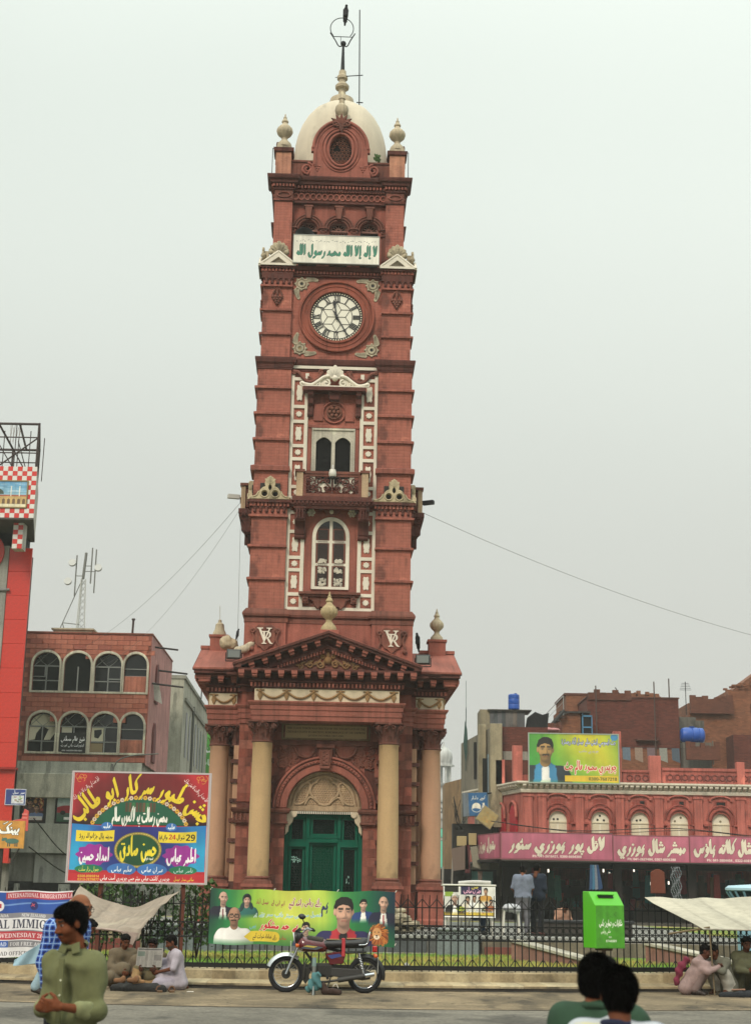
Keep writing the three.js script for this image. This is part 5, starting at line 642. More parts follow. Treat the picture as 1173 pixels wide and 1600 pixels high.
tp('cornice',[moulding([[-0.02,20.18],[0.04,20.2],[0.04,20.26],[0.02,20.26],[0.02,20.36],[0.1,20.38],[0.12,20.44],[0.14,20.5],[-0.2,20.54]],sq(2.24))],mDeep);const dd=dent(-1.4,1.4,20.27,2.25,0.06,0.08,0.07,0.045);tp('dentil_course',dd,mRed);for(const a of SIDES)tp('dentil_course',onFace(dd,a),mRed);
}
// --- belfry arcade, frieze of ovals, crowning cornice
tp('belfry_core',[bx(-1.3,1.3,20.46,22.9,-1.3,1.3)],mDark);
for(let k=0;k<3;k++){const a=[0,PI / 2,-PI / 2][k];
const s=new THREE.Shape();s.moveTo(-1.5,20.5);s.lineTo(1.5,20.5);s.lineTo(1.5,22.86);s.lineTo(-1.5,22.86);
for(const x of[-0.98,0,0.98]){const p=new THREE.Path();p.moveTo(x - 0.29,20.7);p.lineTo(x - 0.29,22.0);p.absarc(x,22.0,0.29,PI,0,true);p.lineTo(x + 0.29,20.7);s.holes.push(p);}
tp('arcade_wall',onFace([flat(new THREE.ExtrudeGeometry(s,{depth:0.22,bevelEnabled:false,curveSegments:14}).translate(0,0,1.62))],a),mRed);
for(const x of[-0.98,0,0.98]){const o=[],ar=(r,t,z)=>{const p=[];for(let i=0;i<=14;i++){const b=i / 14*PI;p.push([x + cos(b)*r,22.0 + sin(b)*r,z]);}return tube(p,t,5,22);};o.push(ar(0.33,0.035,1.86),ar(0.41,0.04,1.88),ar(0.48,0.03,1.9));tp('arcade_arch',onFace(o,a),mRust);
tp('keystone',onFace([ext([[x - 0.07,22.32],[x + 0.07,22.32],[x + 0.12,22.74],[x - 0.12,22.74]],0.2,0.01).translate(0,0,1.82),box(0.3,0.06,0.22,x,22.75,1.92)],a),mRust);
const fan=[];for(let i=0;i<6;i++){const b=(i + 0.5)/ 6*PI;fan.push(torus(0.06,0.014,10,4).scale(0.7,1.4,1).rotateZ(b - PI / 2).translate(x + cos(b)*0.15,22.02 + sin(b)*0.15,1.74));}fan.push(bx(x - 0.3,x + 0.3,21.97,22.03,1.68,1.76));fan.push(torus(0.27,0.02,16,4,PI).translate(x,22.0,1.74));tp('fanlight',onFace(fan,a),stone('#a8796a'));if(x===0){const g=[];for(let j=0;j<6;j++)for(let i=0;i<6;i++)g.push(torus(0.045,0.014,6,3).translate(x - 0.225 + i*0.09,21.45 + j*0.09,1.74));tp('grille',onFace(g,a),stone('#8b5a4c'));}}
for(const x of[-1.47,-0.49,0.49,1.47]){const caps=[];caps.push(box(0.26,0.05,0.2,x,22.02,1.88),box(0.22,0.16,0.16,x,21.9,1.86),torus(0.07,0.02,12,4).scale(1.2,0.7,1).translate(x,21.9,1.95),box(0.24,0.04,0.18,x,21.8,1.87),box(0.16,1.1,0.14,x,21.25,1.85));tp('arcade_capital',onFace(caps,a),mRust);}
const ov=[];for(let i=0;i<16;i++)ov.push(torus(0.085,0.022,14,5).scale(0.95,1.25,1).translate(-1.41 + i*0.188,23.08,1.97));tp('oval_frieze',onFace(ov,a),mRed);
const pv=[];for(const t of[-1,1])pv.push(torus(0.2,0.03,18,5).scale(1,0.45,1).translate(t*1.79,23.07,2.1),box(0.64,0.05,0.1,t*1.79,22.89,2.08));tp('oval_frieze',onFace(pv,a),mRed);}
tp('frieze_wall',[prism(planP(2.08,0.58,0.14),22.86,23.3)],mRust);
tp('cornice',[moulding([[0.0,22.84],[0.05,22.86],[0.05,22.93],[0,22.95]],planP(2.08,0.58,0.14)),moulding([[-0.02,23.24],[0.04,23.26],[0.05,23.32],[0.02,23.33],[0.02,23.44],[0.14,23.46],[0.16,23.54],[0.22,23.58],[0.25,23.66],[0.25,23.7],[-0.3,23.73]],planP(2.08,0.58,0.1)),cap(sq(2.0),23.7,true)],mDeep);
{const d=[];for(const s of[-1,1])d.push(...dent(s>0?1.46:-2.14,s>0?2.14:-1.46,23.34,2.08,0.06,0.09,0.1,0.05));d.push(...dent(-1.46,1.46,23.34,1.99,0.06,0.09,0.1,0.05),...dent(-1.46,1.46,23.25,1.97,0.05,0.05,0.05,0.04));tp('dentil_course',d,mRed);for(const a of SIDES)tp('dentil_course',onFace(d,a),mRed);}
// --- attic: corner piers with urns, scrolled oculus, dome, finial
for(const sx of[-1,1])for(const sz of[-1,1]){const P=rect(sx*1.84 - 0.25,sx*1.84 + 0.25,sz*1.84 - 0.25,sz*1.84 + 0.25);tp('attic_pier',[prism(P,23.7,24.62)],stone('#c98d72'));tp('pier_cap',[moulding([[0,24.58],[0.06,24.6],[0.08,24.72],[-0.25,24.74]],P)],mDeep);tp('urn_block',[box(0.44,0.14,0.44,sx*1.84,24.8,sz*1.84)],mUrn);placeUrn(sx*1.84,24.86,sz*1.84,mUrn,1.04);if(sz>0)tp('bracket',[bar([sx*2.2,23.75,2.0],[sx*2.2,24.75,2.0],0.012,5),bar([sx*2.22,23.85,2.0],[sx*1.9,23.8,2.12],0.012,5),bar([sx*2.2,24.75,2.0],[sx*2.08,24.7,2.08],0.012,5)],mIron);}
for(let k=0;k<4;k++){const a=[0,PI / 2,-PI / 2,PI][k];
tp('attic_wall',onFace([bx(-1.6,1.6,23.7,24.34,1.72,1.9),bx(-1.62,1.62,24.34,24.4,1.7,1.94)],a),mRust);if(k===3)continue;
const el=(r,s=1)=>{const p=[];for(let i=0;i<40;i++){const t=i / 40*TAU;p.push([cos(t)*r,24.72 + sin(t)*r*s]);}return p;};
const A=new THREE.Shape();A.moveTo(-1.0,23.72);A.lineTo(1.0,23.72);A.lineTo(0.9,24.2);A.quadraticCurveTo(0.86,24.6,0.9,24.75);A.absellipse(0,24.75,0.9,1.0,0,PI,false);A.quadraticCurveTo(-0.86,24.6,-0.9,24.2);
const o=[ext(A,0.28,0.02,[el(0.36,1.45).reverse()],1).translate(0,0,1.82)];const tb=(r,s,t,z)=>tube(el(r,s).map(([x,y])=>[x,y,z]),t,6,80,true);o.push(tb(0.4,1.42,0.04,2.12),tb(0.52,1.32,0.04,2.12),tb(0.62,1.26,0.025,2.11));{const p=[];for(let i=0;i<=24;i++){const t=i / 24*PI;p.push([cos(t)*0.88,24.75 + sin(t)*1.0,2.1]);}o.push(tube(p,0.06,6,50));const p2=p.map(([x,y,z])=>[x*0.88,24.75 +(y - 24.75)*0.88,2.1]);o.push(tube(p2,0.03,5,50));}
for(const s of[-1,1])o.push(spiral(s*1.06,24.06,1.98,0.22,2.0,s>0?PI / 2:PI / 2,s,0.045),box(0.1,0.7,0.14,s*0.82,24.5,2.06),box(0.18,0.16,0.16,s*0.86,24.72,2.04),tube([[s*0.82,24.2,2.05],[s*0.9,24.05,2.02],[s*1.06,23.86,1.98]],0.05,6),...[[0,0],[1,0],[2,0],[0.5,-1],[1.5,-1],[1,-2]].map(([i,j])=>sph(0.05,s*(0.66 + i*0.075),24.12 + j*0.08,2.08,6)),leaf(s*0.3,23.85,2.05,0.4,0.2,s>0?0.5:PI - 0.5));
const P=tp('oculus',onFace(o,a),mRed);const sh=[];for(let i=-2;i<=2;i++)sh.push(leaf(0,25.62,2.1,0.4,0.16,PI / 2 + i*0.5,0.05));sh.push(box(0.44,0.1,0.2,0,25.58,2.08),spiral(-0.2,25.6,2.18,0.1,1.2,0,1,0.03),spiral(0.2,25.6,2.18,0.1,1.2,PI,-1,0.03),leaf(0,25.6,2.12,0.28,0.2,-PI / 2,0.05));make('shell',onFace(sh,a),mRust,P);
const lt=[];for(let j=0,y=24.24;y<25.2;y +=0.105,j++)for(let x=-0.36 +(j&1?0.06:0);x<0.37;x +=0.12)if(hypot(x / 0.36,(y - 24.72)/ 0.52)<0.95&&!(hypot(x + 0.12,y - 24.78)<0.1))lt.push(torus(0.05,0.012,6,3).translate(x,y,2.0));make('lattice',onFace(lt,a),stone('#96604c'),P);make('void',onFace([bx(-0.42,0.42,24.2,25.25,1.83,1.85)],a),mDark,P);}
tp('dome',[smooth(lathe([[1.58,23.7],[1.58,25.1],[1.575,25.5],[1.54,25.87],[1.47,26.21],[1.36,26.54],[1.2,26.85],[0.98,27.13],[0.72,27.33],[0.45,27.46],[0.0,27.53]].reverse().reverse(),48),40)],mDome);
tp('finial',[smooth(lathe([[0.42,27.36],[0.44,27.56],[0.4,27.74],[0.26,27.84],[0.13,27.92],[0.12,28.08],[0.15,28.14],[0.23,28.18],[0.24,28.27],[0.17,28.36],[0.12,28.4],[0.12,28.5],[0.18,28.54],[0.18,28.64],[0.13,28.7],[0.12,28.85],[0.0,28.86]],24),30)],mUrn);
{const p=[];for(let i=0;i<=20;i++){const a=-0.75 + i / 20*(PI + 1.5);p.push([-0.06 + cos(a)*0.4,30.52 + sin(a)*0.42,0]);}
tp('spire',[cyl(0.075,0.04,1.02,0,28.84,0,10),sph(0.1,0,29.93,0,12),tube(p,0.016,5,50),bar([-0.38,30.2,0],[0.3,30.2,0],0.014),bar([-0.09,29.98,0],[-0.09,30.2,0],0.01),tube([[0,29.86,0],[-0.14,29.82,0],[-0.28,30.05,0],[-0.46,30.34,0]],0.022,5),tube([[0,29.86,0],[0.12,29.82,0],[0.24,30.05,0],[0.4,30.34,0]],0.022,5)],mIron);
tp('lightning_rod',[bar([0.6,27.2,0.2],[0.54,31.15,0.2],0.022,6),bar([0.05,28.6,0.1],[0.7,28.61,0.2],0.018,5),bar([0.5,27.56,0.2],[0.72,27.56,0.2],0.02,5),bar([-0.25,28.57,0.05],[0,28.6,0.1],0.012,5)],mIron);}
tp('dormer_finial',[smooth(lathe([[0.28,25.9],[0.26,26.0],[0.13,26.1],[0.12,26.2],[0.2,26.3],[0.225,26.42],[0.2,26.55],[0.1,26.66],[0.09,26.8],[0.12,26.84],[0.1,26.92],[0.06,27.1],[0,27.12]],20),30).translate(0,0,1.6)],mUrn);
// ---------------------------------------------------------------- things fixed to the tower
const onTower=(x,y,z)=>{const c=cos(0.033),s=sin(0.033);return[-1.40 + x*c + z*s,y,-45 - x*s + z*c];};
{
const txt=boardMat(1024,352,(g,w,h)=>{g.fillStyle='#dcd8c6';g.fillRect(0,0,w,h);const r=rng(7);for(let i=0;i<22;i++){g.fillStyle=`rgba(120,105,80,${0.10 * r()})`;const x=r()*w;g.fillRect(x,h*(0.3 + 0.5*r()),2 + 10*r(),h);}for(let i=1;i<7;i++){g.fillStyle='rgba(90,85,70,.25)';g.fillRect(i*w / 7,0,2,h);}
urdu(g,'لا إله إلا الله محمد رسول الله',w - 22,246,150,{fit:w - 50,tall:150,pen:0.13,color:'#1c7a5c',outline:'#3a3a34',outlineW:3.5,slant:0});
g.strokeStyle='#2e3a33';g.lineWidth=4;const q=rng(5);for(let i=0;i<30;i++){const x=40 + i*32,y=62 + 26*q();g.beginPath();if(i % 3){g.moveTo(x,y);g.lineTo(x + 16,y - 7);}else{g.arc(x,y,6,0.5,5);}g.stroke();}});
const s=thing('calligraphy_sign','long white sign board with green Arabic calligraphy hung before the tower belfry','sign',onTower(-0.06,21.0,2.52),0.033);sheet('board',2.68,0.93,txt,s,0,0,0.02,0.05);make('frame',[bx(-1.36,1.36,-0.49,-0.465,-0.05,0.06),bx(-1.36,1.36,0.465,0.485,-0.05,0.06),bx(-1.36,-1.34,-0.465,0.465,-0.05,0.05),bx(1.34,1.36,-0.465,0.465,-0.05,0.05)],metal('#8b8d87'),s);make('strut',[bar([-0.9,-0.4,-0.05],[-0.9,-0.5,-0.6],0.02),bar([0.9,-0.4,-0.05],[0.9,-0.5,-0.6],0.02)],mIron,s);
const h=thing('horn_loudspeaker','black horn loudspeaker behind the calligraphy sign','loudspeaker',onTower(-1.08,21.55,2.2),0.033);make('horn',[smooth(lathe([[0.05,-0.4],[0.07,-0.2],[0.14,-0.05],[0.3,0.08],[0.32,0.1],[0.29,0.09],[0.12,-0.05],[0.03,-0.2]],24),40).rotateX(PI / 2)],mat('#16171a',{roughness:0.5}),h);make('bracket',[bar([0,-0.5,-0.1],[0,0,-0.1],0.025)],mIron,h);
const cam=(pos,turn,label)=>{const c=thing('security_camera',label,'security camera',pos,turn);make('arm',[bar([0,0,-0.14],[0,0.02,0.12],0.025),bar([0,0.02,0.12],[0,-0.1,0.14],0.03)],metal('#a8a8a4'),c);make('housing',[smooth(lathe([[0,0.14],[0.09,0.12],[0.115,0.02],[0.115,-0.06],[0.09,-0.1]].reverse(),18),40).translate(0,-0.24,0.14)],mat('#c8c5ba',{roughness:0.4}),c);make('dome',[sph(0.085,0,-0.35,0.14,14)],mat('#2a2c2e',{roughness:0.2}),c);return c;};
cam(onTower(0,13.78,2.84),0.033,'white dome security camera hung over the front balcony rail');
const bul=(pos,turn,label,dark)=>{const c=thing('security_camera',label,'security camera',pos,turn);make('housing',[cbox(0.13,0.13,0.4,0.02,0,0,0.22)],mat(dark?'#2b2c2e':'#b9b8b2'),c);make('bracket',[bar([0,0,0],[0,-0.2,-0.02],0.03),bar([0,-0.2,-0.02],[0,-0.22,-0.2],0.03)],mIron,c);};
bul(onTower(-2.88,13.45,0.3),-1.3,'pale bullet camera on the left flank balcony',0);bul(onTower(2.86,13.4,0.3),1.1,'dark bullet camera on the right flank balcony',1);
const fl=(pos,turn,label)=>{const c=thing('floodlight',label,'floodlight',pos,turn);make('housing',[cbox(0.42,0.28,0.16,0.03)],metal('#4a4d4c'),c);make('glass',[box(0.34,0.2,0.02,0,0,0.085)],mat('#6d7370',{roughness:0.3}),c);make('bracket',[bar([-0.23,-0.2,0],[-0.23,0.05,0],0.015),bar([0.23,-0.2,0],[0.23,0.05,0],0.015),bar([-0.23,-0.2,0],[0.23,-0.2,0],0.015)],mIron,c);};
fl(onTower(-2.72,8.02,3.0),0.1,'grey floodlight on the roof left of the pediment');fl(onTower(2.76,8.0,2.9),-0.1,'grey floodlight on the roof right of the pediment');
solo(make('fallen_ornament',[setUV(sdf([[[-4.35,8.5,-42.9],[-4.15,8.48,-42.9],.2,.16],[[-4.4,8.6,-42.9],[-4.3,8.62,-42.8],.12,.1]],.05,.03,{mod:(d,x,y,z)=>d + .04*(vnoise(x*12,y*12 + 40,4096)- .5)}))],stone('#cdb999')),'pale fallen stone ornament lying on the left porch roof','stone');
solo(make('cloth_bundle',[setUV(sdf([[[-3.95,8.2,-42.4],[-3.7,8.28,-42.4],.13,.1],[[-3.75,8.3,-42.4],[-3.55,8.42,-42.45],.07,.09]],.05,.03,{mod:(d,x,y,z)=>d + .04*(vnoise(x*12,y*12 + 90,4096)- .5)}))],stone('#d2c3a8')),'pale broken piece of plaster beside the left floodlight','rubble');
// birds
const bird=(pos,turn,k,label,kind,color,front)=>{const b=thing(kind,label,'bird',pos,turn);b.scale.setScalar(k);const m=mat(color,{roughness:0.8});
const pr=[[[0,0.1,0],[0,0.3,0.02],0.075,0.06],[[0,0.3,0.02],[0,0.4,0.05],0.045,0.042],[[0,0.41,0.06],[0,0.4,0.12],0.022,0.006],[[0,0.08,-0.03],[0,-0.18,-0.08],0.05,0.03],[[0.06,0.28,0],[0.05,-0.08,-0.06],0.03,0.015],[[-0.06,0.28,0],[-0.05,-0.08,-0.06],0.03,0.015]];
make('body',[sdf(pr,0.03,0.014)],m,b);make('leg',[bar([-0.02,0.06,0.02],[-0.02,0,0.03],0.008,4),bar([0.02,0.06,0.02],[0.02,0,0.03],0.008,4)],mat('#4a3f38'),b);};
globalThis.addBirds=()=>{bird(onTower(0.06,30.93,0),0.3,1.15,'dark crow perched on the wire hoop above the tower spire','crow','#15151a');bird(onTower(-2.75,8.82,1.2),1.2,0.6,'dark pigeon on the left porch roof','pigeon','#2a2b30');bird(onTower(2.72,8.72,1.0),-0.6,0.9,'black crow on the right porch roof beside the urn','crow','#131316');};
// wires
const wire=(a,b,sag,r,label)=>{const p=[];for(let i=0;i<=10;i++){const t=i / 10;p.push([lerp(a[0],b[0],t),lerp(a[1],b[1],t)- sag*4*t*(1 - t),lerp(a[2],b[2],t)]);}solo(make('cable',[tube(p,r,4,40)],mat('#7d7e7a')),label,'cable');};
wire(onTower(2.88,13.1,0.3),[24,10.6,-60],0.9,0.008,'thin cable running from the right balcony out of the picture');wire(onTower(-2.86,13.3,0.3),[-14.5,12.6,-71],0.6,0.007,'upper thin cable from the left balcony to the red tiled building');wire(onTower(-2.86,13.1,0.3),[-13.5,12.2,-73],0.8,0.005,'lower thin cable from the left balcony to the red tiled building');wire(onTower(-2.86,12.9,0.2),onTower(-2.75,8.6,1.0),-0.06,0.006,'thin cable hanging down the left edge of the shaft');
const pl=[];{const r=rng(3);for(let i=0;i<26;i++)pl.push(leaf(0.1*(r()- 0.5),0.05 + 0.2*r(),0.1*(r()- 0.5),0.14,0.1,PI / 2 + 2.4*(r()- 0.5),0.006).rotateY(r()*0.8));}const w=thing('wall_weed','small green weed growing beside the dome','plant',onTower(1.18,24.38,1.85));make('foliage',pl,mat('#3e5a2a',{roughness:0.9}),w);
}
// ---------------------------------------------------------------- left side of the square: red-clad block, brick building, annex
function archPts(w,y0,ys,top,n=8){const p=[[-w,y0],[w,y0],[w,ys]];for(let i=1;i<n;i++){const t=i / n;p.push([w*cos(t*PI / 2)*(1 - 0.0*t),ys +(top - ys)*pow(sin(t*PI / 2),0.85)]);}p.push([0,top]);for(let i=n - 1;i>=1;i--){const t=i / n;p.push([-w*cos(t*PI / 2),ys +(top - ys)*pow(sin(t*PI / 2),0.85)]);}p.push([-w,ys]);return p;}
{
// brick building: front at z 0 of its own frame, x 0..6.25 to the right, 8 pointed windows
const B=thing('brick_building','red tiled building with eight pointed arch windows above grey cladding','building',[-17.35,0,-72],0.02);
const bp=(n,l,m,p=B)=>make(n,l,m,p);
const wins=[];for(let r=0;r<2;r++)for(let c=0;c<4;c++)wins.push([[1.19,2.73,4.24,5.60][c],r?7.76:10.74,c,r]);
const hole=(cx,y0,w=0.7)=>archPts(w,y0,y0 + 1.24,y0 + 1.9).map(([x,y])=>[x + cx,y]);
const W=6.32,top=13.62;
bp('wall',[ext([[0,7.3],[W,7.3],[W,top],[0,top]],0.3,0,wins.map(([x,y,c])=>hole(x,y,c===3?0.56:0.66).reverse())).translate(0,0,-0.3),bx(W - 0.25,W,7.3,top,-9,-0.3),bx(0,W,top - 0.4,top - 0.35,-9,-0.3)],stone('#a9604f'));
bp('side_wall',[bx(W,W + 0.02,7.2,top,-9,0)],stone('#c68a83'));
bp('room',[bx(0.1,W - 0.3,7.35,top - 0.45,-1.6,-1.5)],mDark);bp('parapet_coping',[bx(-0.05,W + 0.06,top,top + 0.07,-9,0.05)],conc('#a3604f'));
// facing tiles in courses; those that fall on a window are left out
const tm=['#cb7a64','#c3725c','#d2826b','#bd6c5b','#cf7b65'].map((h)=>stone(h)),r=rng(14),g=merged([cbox(0.605,0.225,0.05,0.006)]);let n=0;const rest=[];
for(let y=7.42,k=0;y<top - 0.1;y +=0.24,k++)for(let x=(k&1?0.0:0.31);x<W - 0.2;x +=0.62){const X=x + 0.31;let hit=false;for(const[wx,wy]of wins)if(abs(X - wx)<1.0&&y>wy - 0.15&&y<wy + 2.05&&!(y>wy + 1.55&&abs(X - wx)>0.62))hit=true;const Wd=min(0.605,W - x - 0.02)/ 0.605;if(hit){rest.push([X,y]);continue;}if(n<295){const m=new THREE.Mesh(g,tm[floor(r()*5)]);m.name='facing_tile';m.position.set(x + 0.3025*Wd,y,0.012);m.scale.x=Wd;m.castShadow=m.receiveShadow=true;B.add(m);n++;}}
{const small=[];for(const[X,y]of rest)for(const h of[-1,1]){const x=X + h*0.155;let hit=false;for(const[wx,wy]of wins){const dy=y - wy,hw=dy<1.3?0.8:0.8*cos(clamp((dy - 1.3)/ 0.75)*PI / 2);if(abs(x - wx)<hw + 0.1&&dy>-0.12&&dy<2.05)hit=true;}if(!hit)small.push(box(0.3,0.225,0.05,x,y,0.012));}if(small.length){const s=bp('cut_tiles',small,tm[0]);s.userData.kind='stuff';}}
const frameM=stone('#efe6d0',{bs:0.002}),alu=metal('#8d8f8c',{roughness:0.5,metalness:0.3}),glass=mat('#0e1112',{roughness:0.15}),pap=mat('#c9c4ae',{roughness:0.9});
for(const[x,y,c,row]of wins){
const w=c===3?0.56:0.66,fr=ext(archPts(w + 0.1,y - 0.1,y + 1.24,y + 2.02),0.16,0.01,[archPts(w,y,y + 1.24,y + 1.9).reverse()]).translate(x,0,-0.08);
const win=bp('window',[fr],frameM);
make('pane',[ext(archPts(w,y,y + 1.24,y + 1.9),0.01).translate(x,0,-0.24)],glass,win);
const s=[];const b2=(x0,x1,y0,y1)=>s.push(bx(x + x0,x + x1,y + y0,y + y1,-0.22,-0.17));
if(c<3){if(!(row===0&&c===1)){b2(-w,w,1.22,1.28);b2(-w,w,0.5,0.55);s.push(tube([[x - w,y + 1.24,-0.2],[x - 0.3,y + 1.58,-0.2],[x,y + 1.88,-0.2]],0.018,4),tube([[x,y + 1.26,-0.2],[x - 0.3,y + 1.5,-0.2],[x - 0.45,y + 1.68,-0.2]],0.015,4),tube([[x,y + 1.26,-0.2],[x + 0.3,y + 1.5,-0.2],[x + 0.45,y + 1.68,-0.2]],0.015,4));}b2(-0.03,0.03,0,1.24);if(row===0&&c===0){b2(-w,-0.05,0.7,0.74);b2(-0.1,-0.05,0.7,1.24);}if(row===0&&c===2){b2(0.0,w,0.62,0.68);b2(w - 0.06,w,0.62,1.24);}}
else{b2(-w,w,1.15,1.19);make('infill',[bx(x - w,x + w,y,y + 0.8 - row*0.15,-0.2,-0.1)],tm[2],win);b2(-w,w,0.8 - row*0.15,0.83 - row*0.15);}
if(s.length)make('sash',s,alu,win);
if(row===1&&c<3){const q=[];if(c===0)q.push(ext([[-0.66,0.55],[-0.64,1.22],[-0.08,1.2],[-0.3,0.9],[-0.35,0.6]],0.01),ext([[0.06,1.22],[0.64,1.22],[0.62,0.95],[0.4,0.6],[0.08,0.58],[0.3,1.1]],0.01),ext(archPts(0.6,1.28,1.28,1.84,5),0.01));if(c===1)q.push(bx(-0.6,-0.1,0.85,1.22,0,0.01));if(c===2)q.push(ext([[-0.66,0.56],[-0.06,0.56],[-0.06,1.22],[-0.64,1.22]],0.01,0,[[[-0.5,0.75],[-0.52,1.1],[-0.16,1.15],[-0.14,0.95],[-0.3,0.7]]]));make('torn_paper',q.map((g2)=>g2.translate(x,y,-0.215)),pap,win);if(c===2)make('board',[bx(x - 0.66,x - 0.06,y + 0.04,y + 0.46,-0.21,-0.19)],mat('#8f7f60'),win);}
}
const shop=boardMat(320,224,(g2,w,h)=>{g2.fillStyle='#101112';g2.fillRect(0,0,w,h);urdu(g2,'شیخ غلام مصطفی',w / 2,86,60,{align:'c',pen:0.11,fit:290});urdu(g2,'ایڈووکیٹ ہائی کورٹ',w / 2,150,34,{align:'c',fit:280});g2.fillStyle='#ddd';g2.font='bold 22px sans-serif';g2.textAlign='center';g2.fillText('ADV. NASEER 0300-6641',w / 2,205,290);});
const sg=sheet('sign_board',1.3,0.98,shop,scene,-17.35 + 2.75,8.2,-71.98,0.03);solo(sg,'small black sign board with white Urdu lettering in the lower arched window','sign');
// grey clad base with recessed bays
const gp=['#cfd0c4','#d6d7cb','#c6c8c0'].map((h)=>conc(h,{roughness:0.6})),P=(n2,l)=>bp(n2,l,gp[floor(r()*3)]);
for(let i=0;i<4;i++){P('cladding_panel',[cbox(1.53,0.66,0.06,0.008,0.78 + i*1.545,6.95,0.05)]);P('cladding_panel',[cbox(1.53,1.38,0.06,0.008,0.78 + i*1.545,3.62,0.35)]);P('cladding_panel',[cbox(1.53,1.3,0.06,0.008,2.1 + i*1.545,2.2,0.1)]);}
for(const x of[0.25,1.95,3.65,5.4])P('cladding_panel',[cbox(0.4,1.6,0.3,0.008,x,5.0,0.15)]);
bp('fascia_panel',[cbox(6.0,1.15,0.5,0.02,3.2,6.1,0.28)],conc('#e4dfcd',{roughness:0.7}));bp('back_wall',[bx(0,6.2,0,7.3,-9,-0.02)],conc('#a5a599'));bp('bay',[bx(0.4,6.1,4.25,5.6,-0.02,0.0)],mDark);
bp('shop_front',[bx(0.0,6.2,0.0,1.6,-0.02,0.05)],mat('#151413'));bp('kerb_wall',[bx(0.5,0.7,0,1.5,0.05,0.4),bx(2.6,3.1,0,1.5,0.05,0.4),bx(5.2,5.6,0,1.5,0.05,0.4)],gp[1]);
// posters in the bays
const po=boardMat(192,256,(g2,w,h)=>{g2.fillStyle='#4b2015';g2.fillRect(0,0,w,h);const q=rng(2);for(let i=0;i<60;i++){g2.fillStyle=['#a8401f','#d18a3c','#7c2a18','#e0b060','#35130e'][floor(q()*5)];g2.beginPath();g2.ellipse(q()*w,q()*h*0.75,8 + 16*q(),6 + 10*q(),q()*3,0,TAU);g2.fill();}portrait(g2,66,84,70,{skin:'#b97f5c',shirt:'#5a3a38',moustache:true});portrait(g2,128,134,66,{skin:'#c08a66',shirt:'#6b83b8'});g2.fillStyle='#e8e2da';g2.fillRect(50,206,132,38);g2.fillStyle='#b54a55';g2.font='bold 13px sans-serif';g2.fillText('fresh taste',62,230);});
const q1=thing('wall_poster','framed poster of two men eating in the first grey bay','poster',[-16.25,4.98,-71.88],0.02);sheet('poster',1.0,1.24,po,q1,0,0.05,0.02);make('frame',[bx(-0.58,0.58,0.67,0.75,0,0.06),bx(-0.58,0.58,-0.72,-0.57,0,0.06),bx(-0.58,-0.5,-0.57,0.67,0,0.06),bx(0.5,0.58,-0.57,0.67,0,0.06)],mat('#1c1b1b'),q1);
const p2=boardMat(192,256,(g2,w,h)=>{const s=g2.createLinearGradient(0,0,0,h);s.addColorStop(0,'#7fb6c4');s.addColorStop(0.35,'#cfdfe0');s.addColorStop(0.6,'#5d6b62');s.addColorStop(1,'#1f5a38');g2.fillStyle=s;g2.fillRect(0,0,w,h);g2.fillStyle='#b3202c';g2.beginPath();g2.moveTo(0,118);g2.quadraticCurveTo(60,84,130,104);g2.quadraticCurveTo(192,112,192,140);g2.lineTo(190,172);g2.lineTo(0,168);g2.fill();g2.fillStyle='#222';for(const x of[50,150]){g2.beginPath();g2.arc(x,168,22,0,TAU);g2.fill();}g2.fillStyle='#e6e6e0';g2.fillRect(60,210,120,26);});
const q2=thing('wall_poster','framed poster of a red car in the second grey bay','poster',[-14.55,4.98,-71.88],0.02);sheet('poster',1.1,1.24,p2,q2,0,0.05,0.02);make('frame',[bx(-0.63,0.63,0.67,0.75,0,0.06),bx(-0.63,0.63,-0.72,-0.57,0,0.06),bx(-0.63,-0.55,-0.57,0.67,0,0.06),bx(0.55,0.63,-0.57,0.67,0,0.06)],mat('#1c1b1b'),q2);
for(const y of[10.5,7.5])bp('window',[ext(archPts(0.5,y,y + 1.35,y + 2,5),0.1).rotateY(PI / 2).translate(W + 0.01,0,-2.4)],mat('#5e2a28'));
for(const[y,z,l]of[[13.2,-1.2,1.2],[12.2,-2.4,1.6],[11.3,-0.8,1.6]])bp('rod',[bar([W,y,z],[W + l,y - 0.1*l,z],0.05,5)],mat('#2a2322'));bp('rag',[ext([[0,0],[0.3,-0.1],[0.5,-1.1],[0.1,-0.9]],0.02).translate(W + 0.06,11.4,-1.0)],fabric('#c6c4bc'));
solo(make('pipe',[bar([-12.07,13.5,-72.4],[-12.05,14.42,-72.4],0.055,8),cyl(0.09,0.09,0.08,-12.05,14.4,-72.4,8)],mat('#3a2a26')),'short dark vent pipe standing on the parapet of the red tiled building','pipe');
solo(make('roof_hut',[bx(-16.6,-14.6,13.6,14.3,-77,-75),bx(-16.7,-14.5,14.3,14.38,-77.1,-74.9)],conc('#c2bba2')),'low concrete hut on the roof under the radio mast','hut');
}
